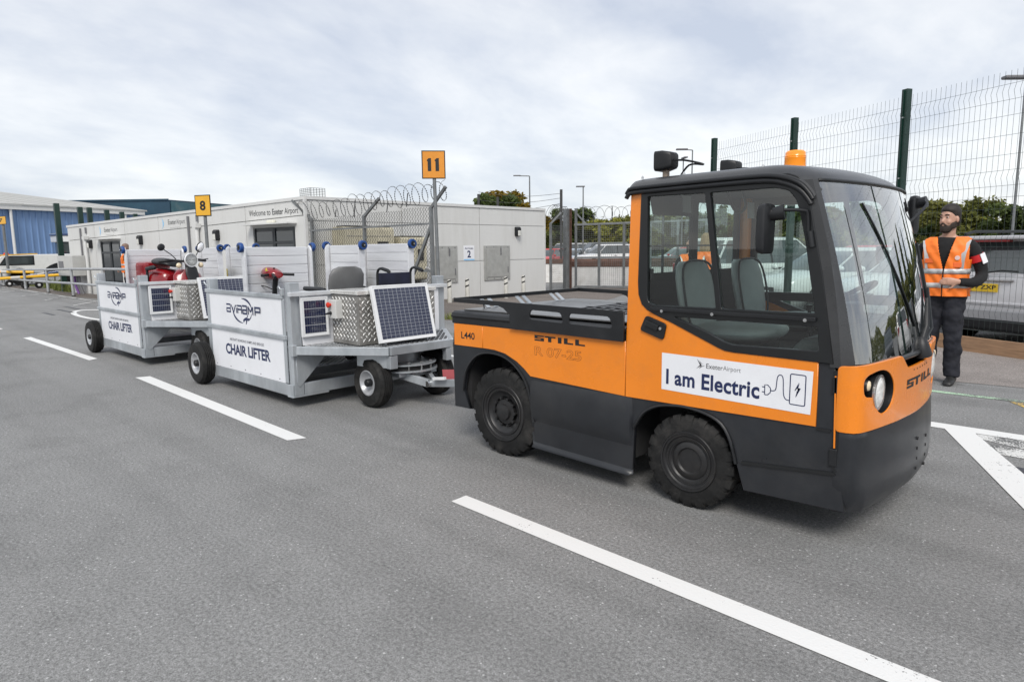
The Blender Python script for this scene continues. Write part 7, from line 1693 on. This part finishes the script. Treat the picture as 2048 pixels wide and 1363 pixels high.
    if vest:
        def shell(nm, z0, z1, t0, t1, off, m, cond=None, nz=None, par=P_):
            nz = nz or max(2, int((z1-z0)/.006)); nt_ = max(3, int((t1-t0)/.026)); b = MB(); fs = []
            vs = [tpt(t0+(t1-t0)*i/nt_, z0+(z1-z0)*j/nz, off+.012*sin((t0+(t1-t0)*i/nt_)*7+1)*max(0, (1.2-(z0+(z1-z0)*j/nz))/.25)+.004*sin((t0+(t1-t0)*i/nt_)*13+(z0+(z1-z0)*j/nz)*40)) for j in range(nz+1) for i in range(nt_+1)]
            for j in range(nz):
                for i in range(nt_):
                    q = (vs[j*(nt_+1)+i]+vs[(j+1)*(nt_+1)+i+1])/2
                    if cond is None or cond(q): fs.append((j*(nt_+1)+i, j*(nt_+1)+i+1, (j+1)*(nt_+1)+i+1, (j+1)*(nt_+1)+i))
            b.add(vs, fs); o = b.build(nm, m, par, smooth=60); sm = o.modifiers.new('s', 'SOLIDIFY'); sm.thickness = .004; sm.offset = 1; return o
        def inV(q): return not (q.x > 0 and abs(q.y) < .006+max(0, q.z-1.17)*.235) and not (abs(q.y) > .196 and q.z > 1.27)
        V1 = shell('vest', .90, 1.49, 0, 2*pi, .036, HIVIS, inV)
        for z in (.985, 1.125): shell('reflective_band', z, z+.05, .03, 2*pi-.03, .0415, REFL, None, 2, V1)
        for sd in (-1, 1):
            pts_ = [Vector(tpt(sd*a_, z, .043)) for z, a_ in ((1.175, .72), (1.25, .70), (1.33, .70), (1.41, .76), (1.46, .95))]
            b = MB(); b.loft([[p+Vector((0, .024, 0)), p+Vector((0, -.024, 0))] for p in pts_], cap=False, closed=False); b.build('reflective_band', REFL, V1, smooth=60)
            pts_ = [Vector(tpt(pi-sd*a_, z, .043)) for z, a_ in ((1.175, .72), (1.30, .70), (1.41, .76), (1.46, .95))]
            b = MB(); b.loft([[p+Vector((0, .024, 0)), p+Vector((0, -.024, 0))] for p in pts_], cap=False, closed=False); b.build('reflective_band', REFL, V1, smooth=60)
        b = MB(); b.tube([tpt(.0, z, .043) for z in (.91, 1.0, 1.1, 1.17)], .006, 6); b.build('zip', BLACKP, V1, smooth=60)
        if badge:
            b = MB(); q = tpt(.50, 1.285, .045); b.lathe([(.022, -.002), (.022, .003)], q, 'x', 16); b.build('logo', mat('pale_print', (.75, .55, .5), .6), V1)
            for th_, z_, w_, h_ in ((.55, 1.215, .07, .05), (-.62, 1.255, .075, .045)):
                b = MB(); b.obox(tpt(th_, z_, .042), Vector((-sin(th_)*.3, cos(th_), 0)).normalized()*w_/2, Vector((1, 0, 0))*.004, Vector((0, 0, h_/2))); b.build('pocket', mat('hi_vis_orange_dark', (.82, .15, .03), .6, var=.05), V1, bevel=.004)
            a0, a1 = Vector((-.01, .16, 1.425)), Vector(armL[0]); q = Vector(armL[0]).lerp(Vector(armL[1]), .35)
            d_ = (Vector(armL[1])-Vector(armL[0])).normalized(); b = MB(); b.tube([q-d_*.035, q+d_*.035], .0725, 16); ab = b.build('arm_band', mat('red_band', (.55, .015, .02), .5), P_, smooth=60)
            sdv = Vector((.45, .9, 0)).normalized(); b = MB(); b.obox(q+sdv*.073, d_*.05, sdv*.003, d_.cross(sdv).normalized()*.033); b.build('id_card', WHITE, ab)
    P_.location = loc; P_.rotation_euler.z = rz; P_.scale = (scale,)*3
    return P_
armA = [(-.03, .215, 1.36), (-.075, .295, 1.13), (.06, .26, 1.045), (.155, .135, 1.05)]
person('person', (-1.63, 8.42, 0), RAD(-88), 1.052, 'bearded man in orange hi-vis vest over black top standing by the mesh fence', armA, [(-.02, -.215, 1.36), (-.05, -.275, 1.10), (.05, -.26, .98), (.12, -.24, .93)], turn=RAD(-24), beard=True, handL=((.35, -1, .05), (-1, 0, 0), 1, .35), handR=((.4, .1, -.9), (0, 1, 0), 1, .6), badge=True)
person('person', (-23.5, 6.95, 0), RAD(-105), .985, 'man in orange vest behind the rear cart leaning on the railing', [(-.02, .215, 1.35), (-.05, .28, 1.10), (.02, .27, .95), (.06, .25, .88)], [(-.01, -.23, 1.36), (.02, -.42, 1.20), (.12, -.58, 1.06), (.18, -.66, 1.01)], turn=RAD(10), hair='short', hairm=mat('cropped_hair', (.20, .13, .10), .7), handL=((0, 0, -1), (0, -1, 0), 1, .5), handR=((.5, -.5, -.5), (0, 0, -1), -1, .8))
person('person', (-5.35, 9.7, 0), RAD(-50), .925, 'dark-haired woman in orange vest seen through the cab rear window', [(-.02, .20, 1.35), (-.04, .26, 1.10), (.06, .24, .98), (.14, .18, .97)], [(-.02, -.20, 1.35), (-.04, -.26, 1.10), (.06, -.24, .98), (.14, -.18, .97)], turn=RAD(-15), hair='long', handL=((.6, -.6, 0), (0, 0, -1), 1, .5), handR=((.6, .6, 0), (0, 0, -1), -1, .5))
person('person', (-5.5, 10.45, 0), RAD(100), .945, 'long-haired blonde woman in orange vest seen from behind through the cab glass', [(-.02, .20, 1.35), (-.04, .26, 1.10), (.06, .24, .98), (.14, .18, .97)], [(-.02, -.20, 1.35), (-.04, -.26, 1.10), (.06, -.24, .98), (.14, -.18, .97)], hair='long', hairm=HAIRB, handL=((.6, -.6, 0), (0, 0, -1), 1, .5), handR=((.6, .6, 0), (0, 0, -1), -1, .5))
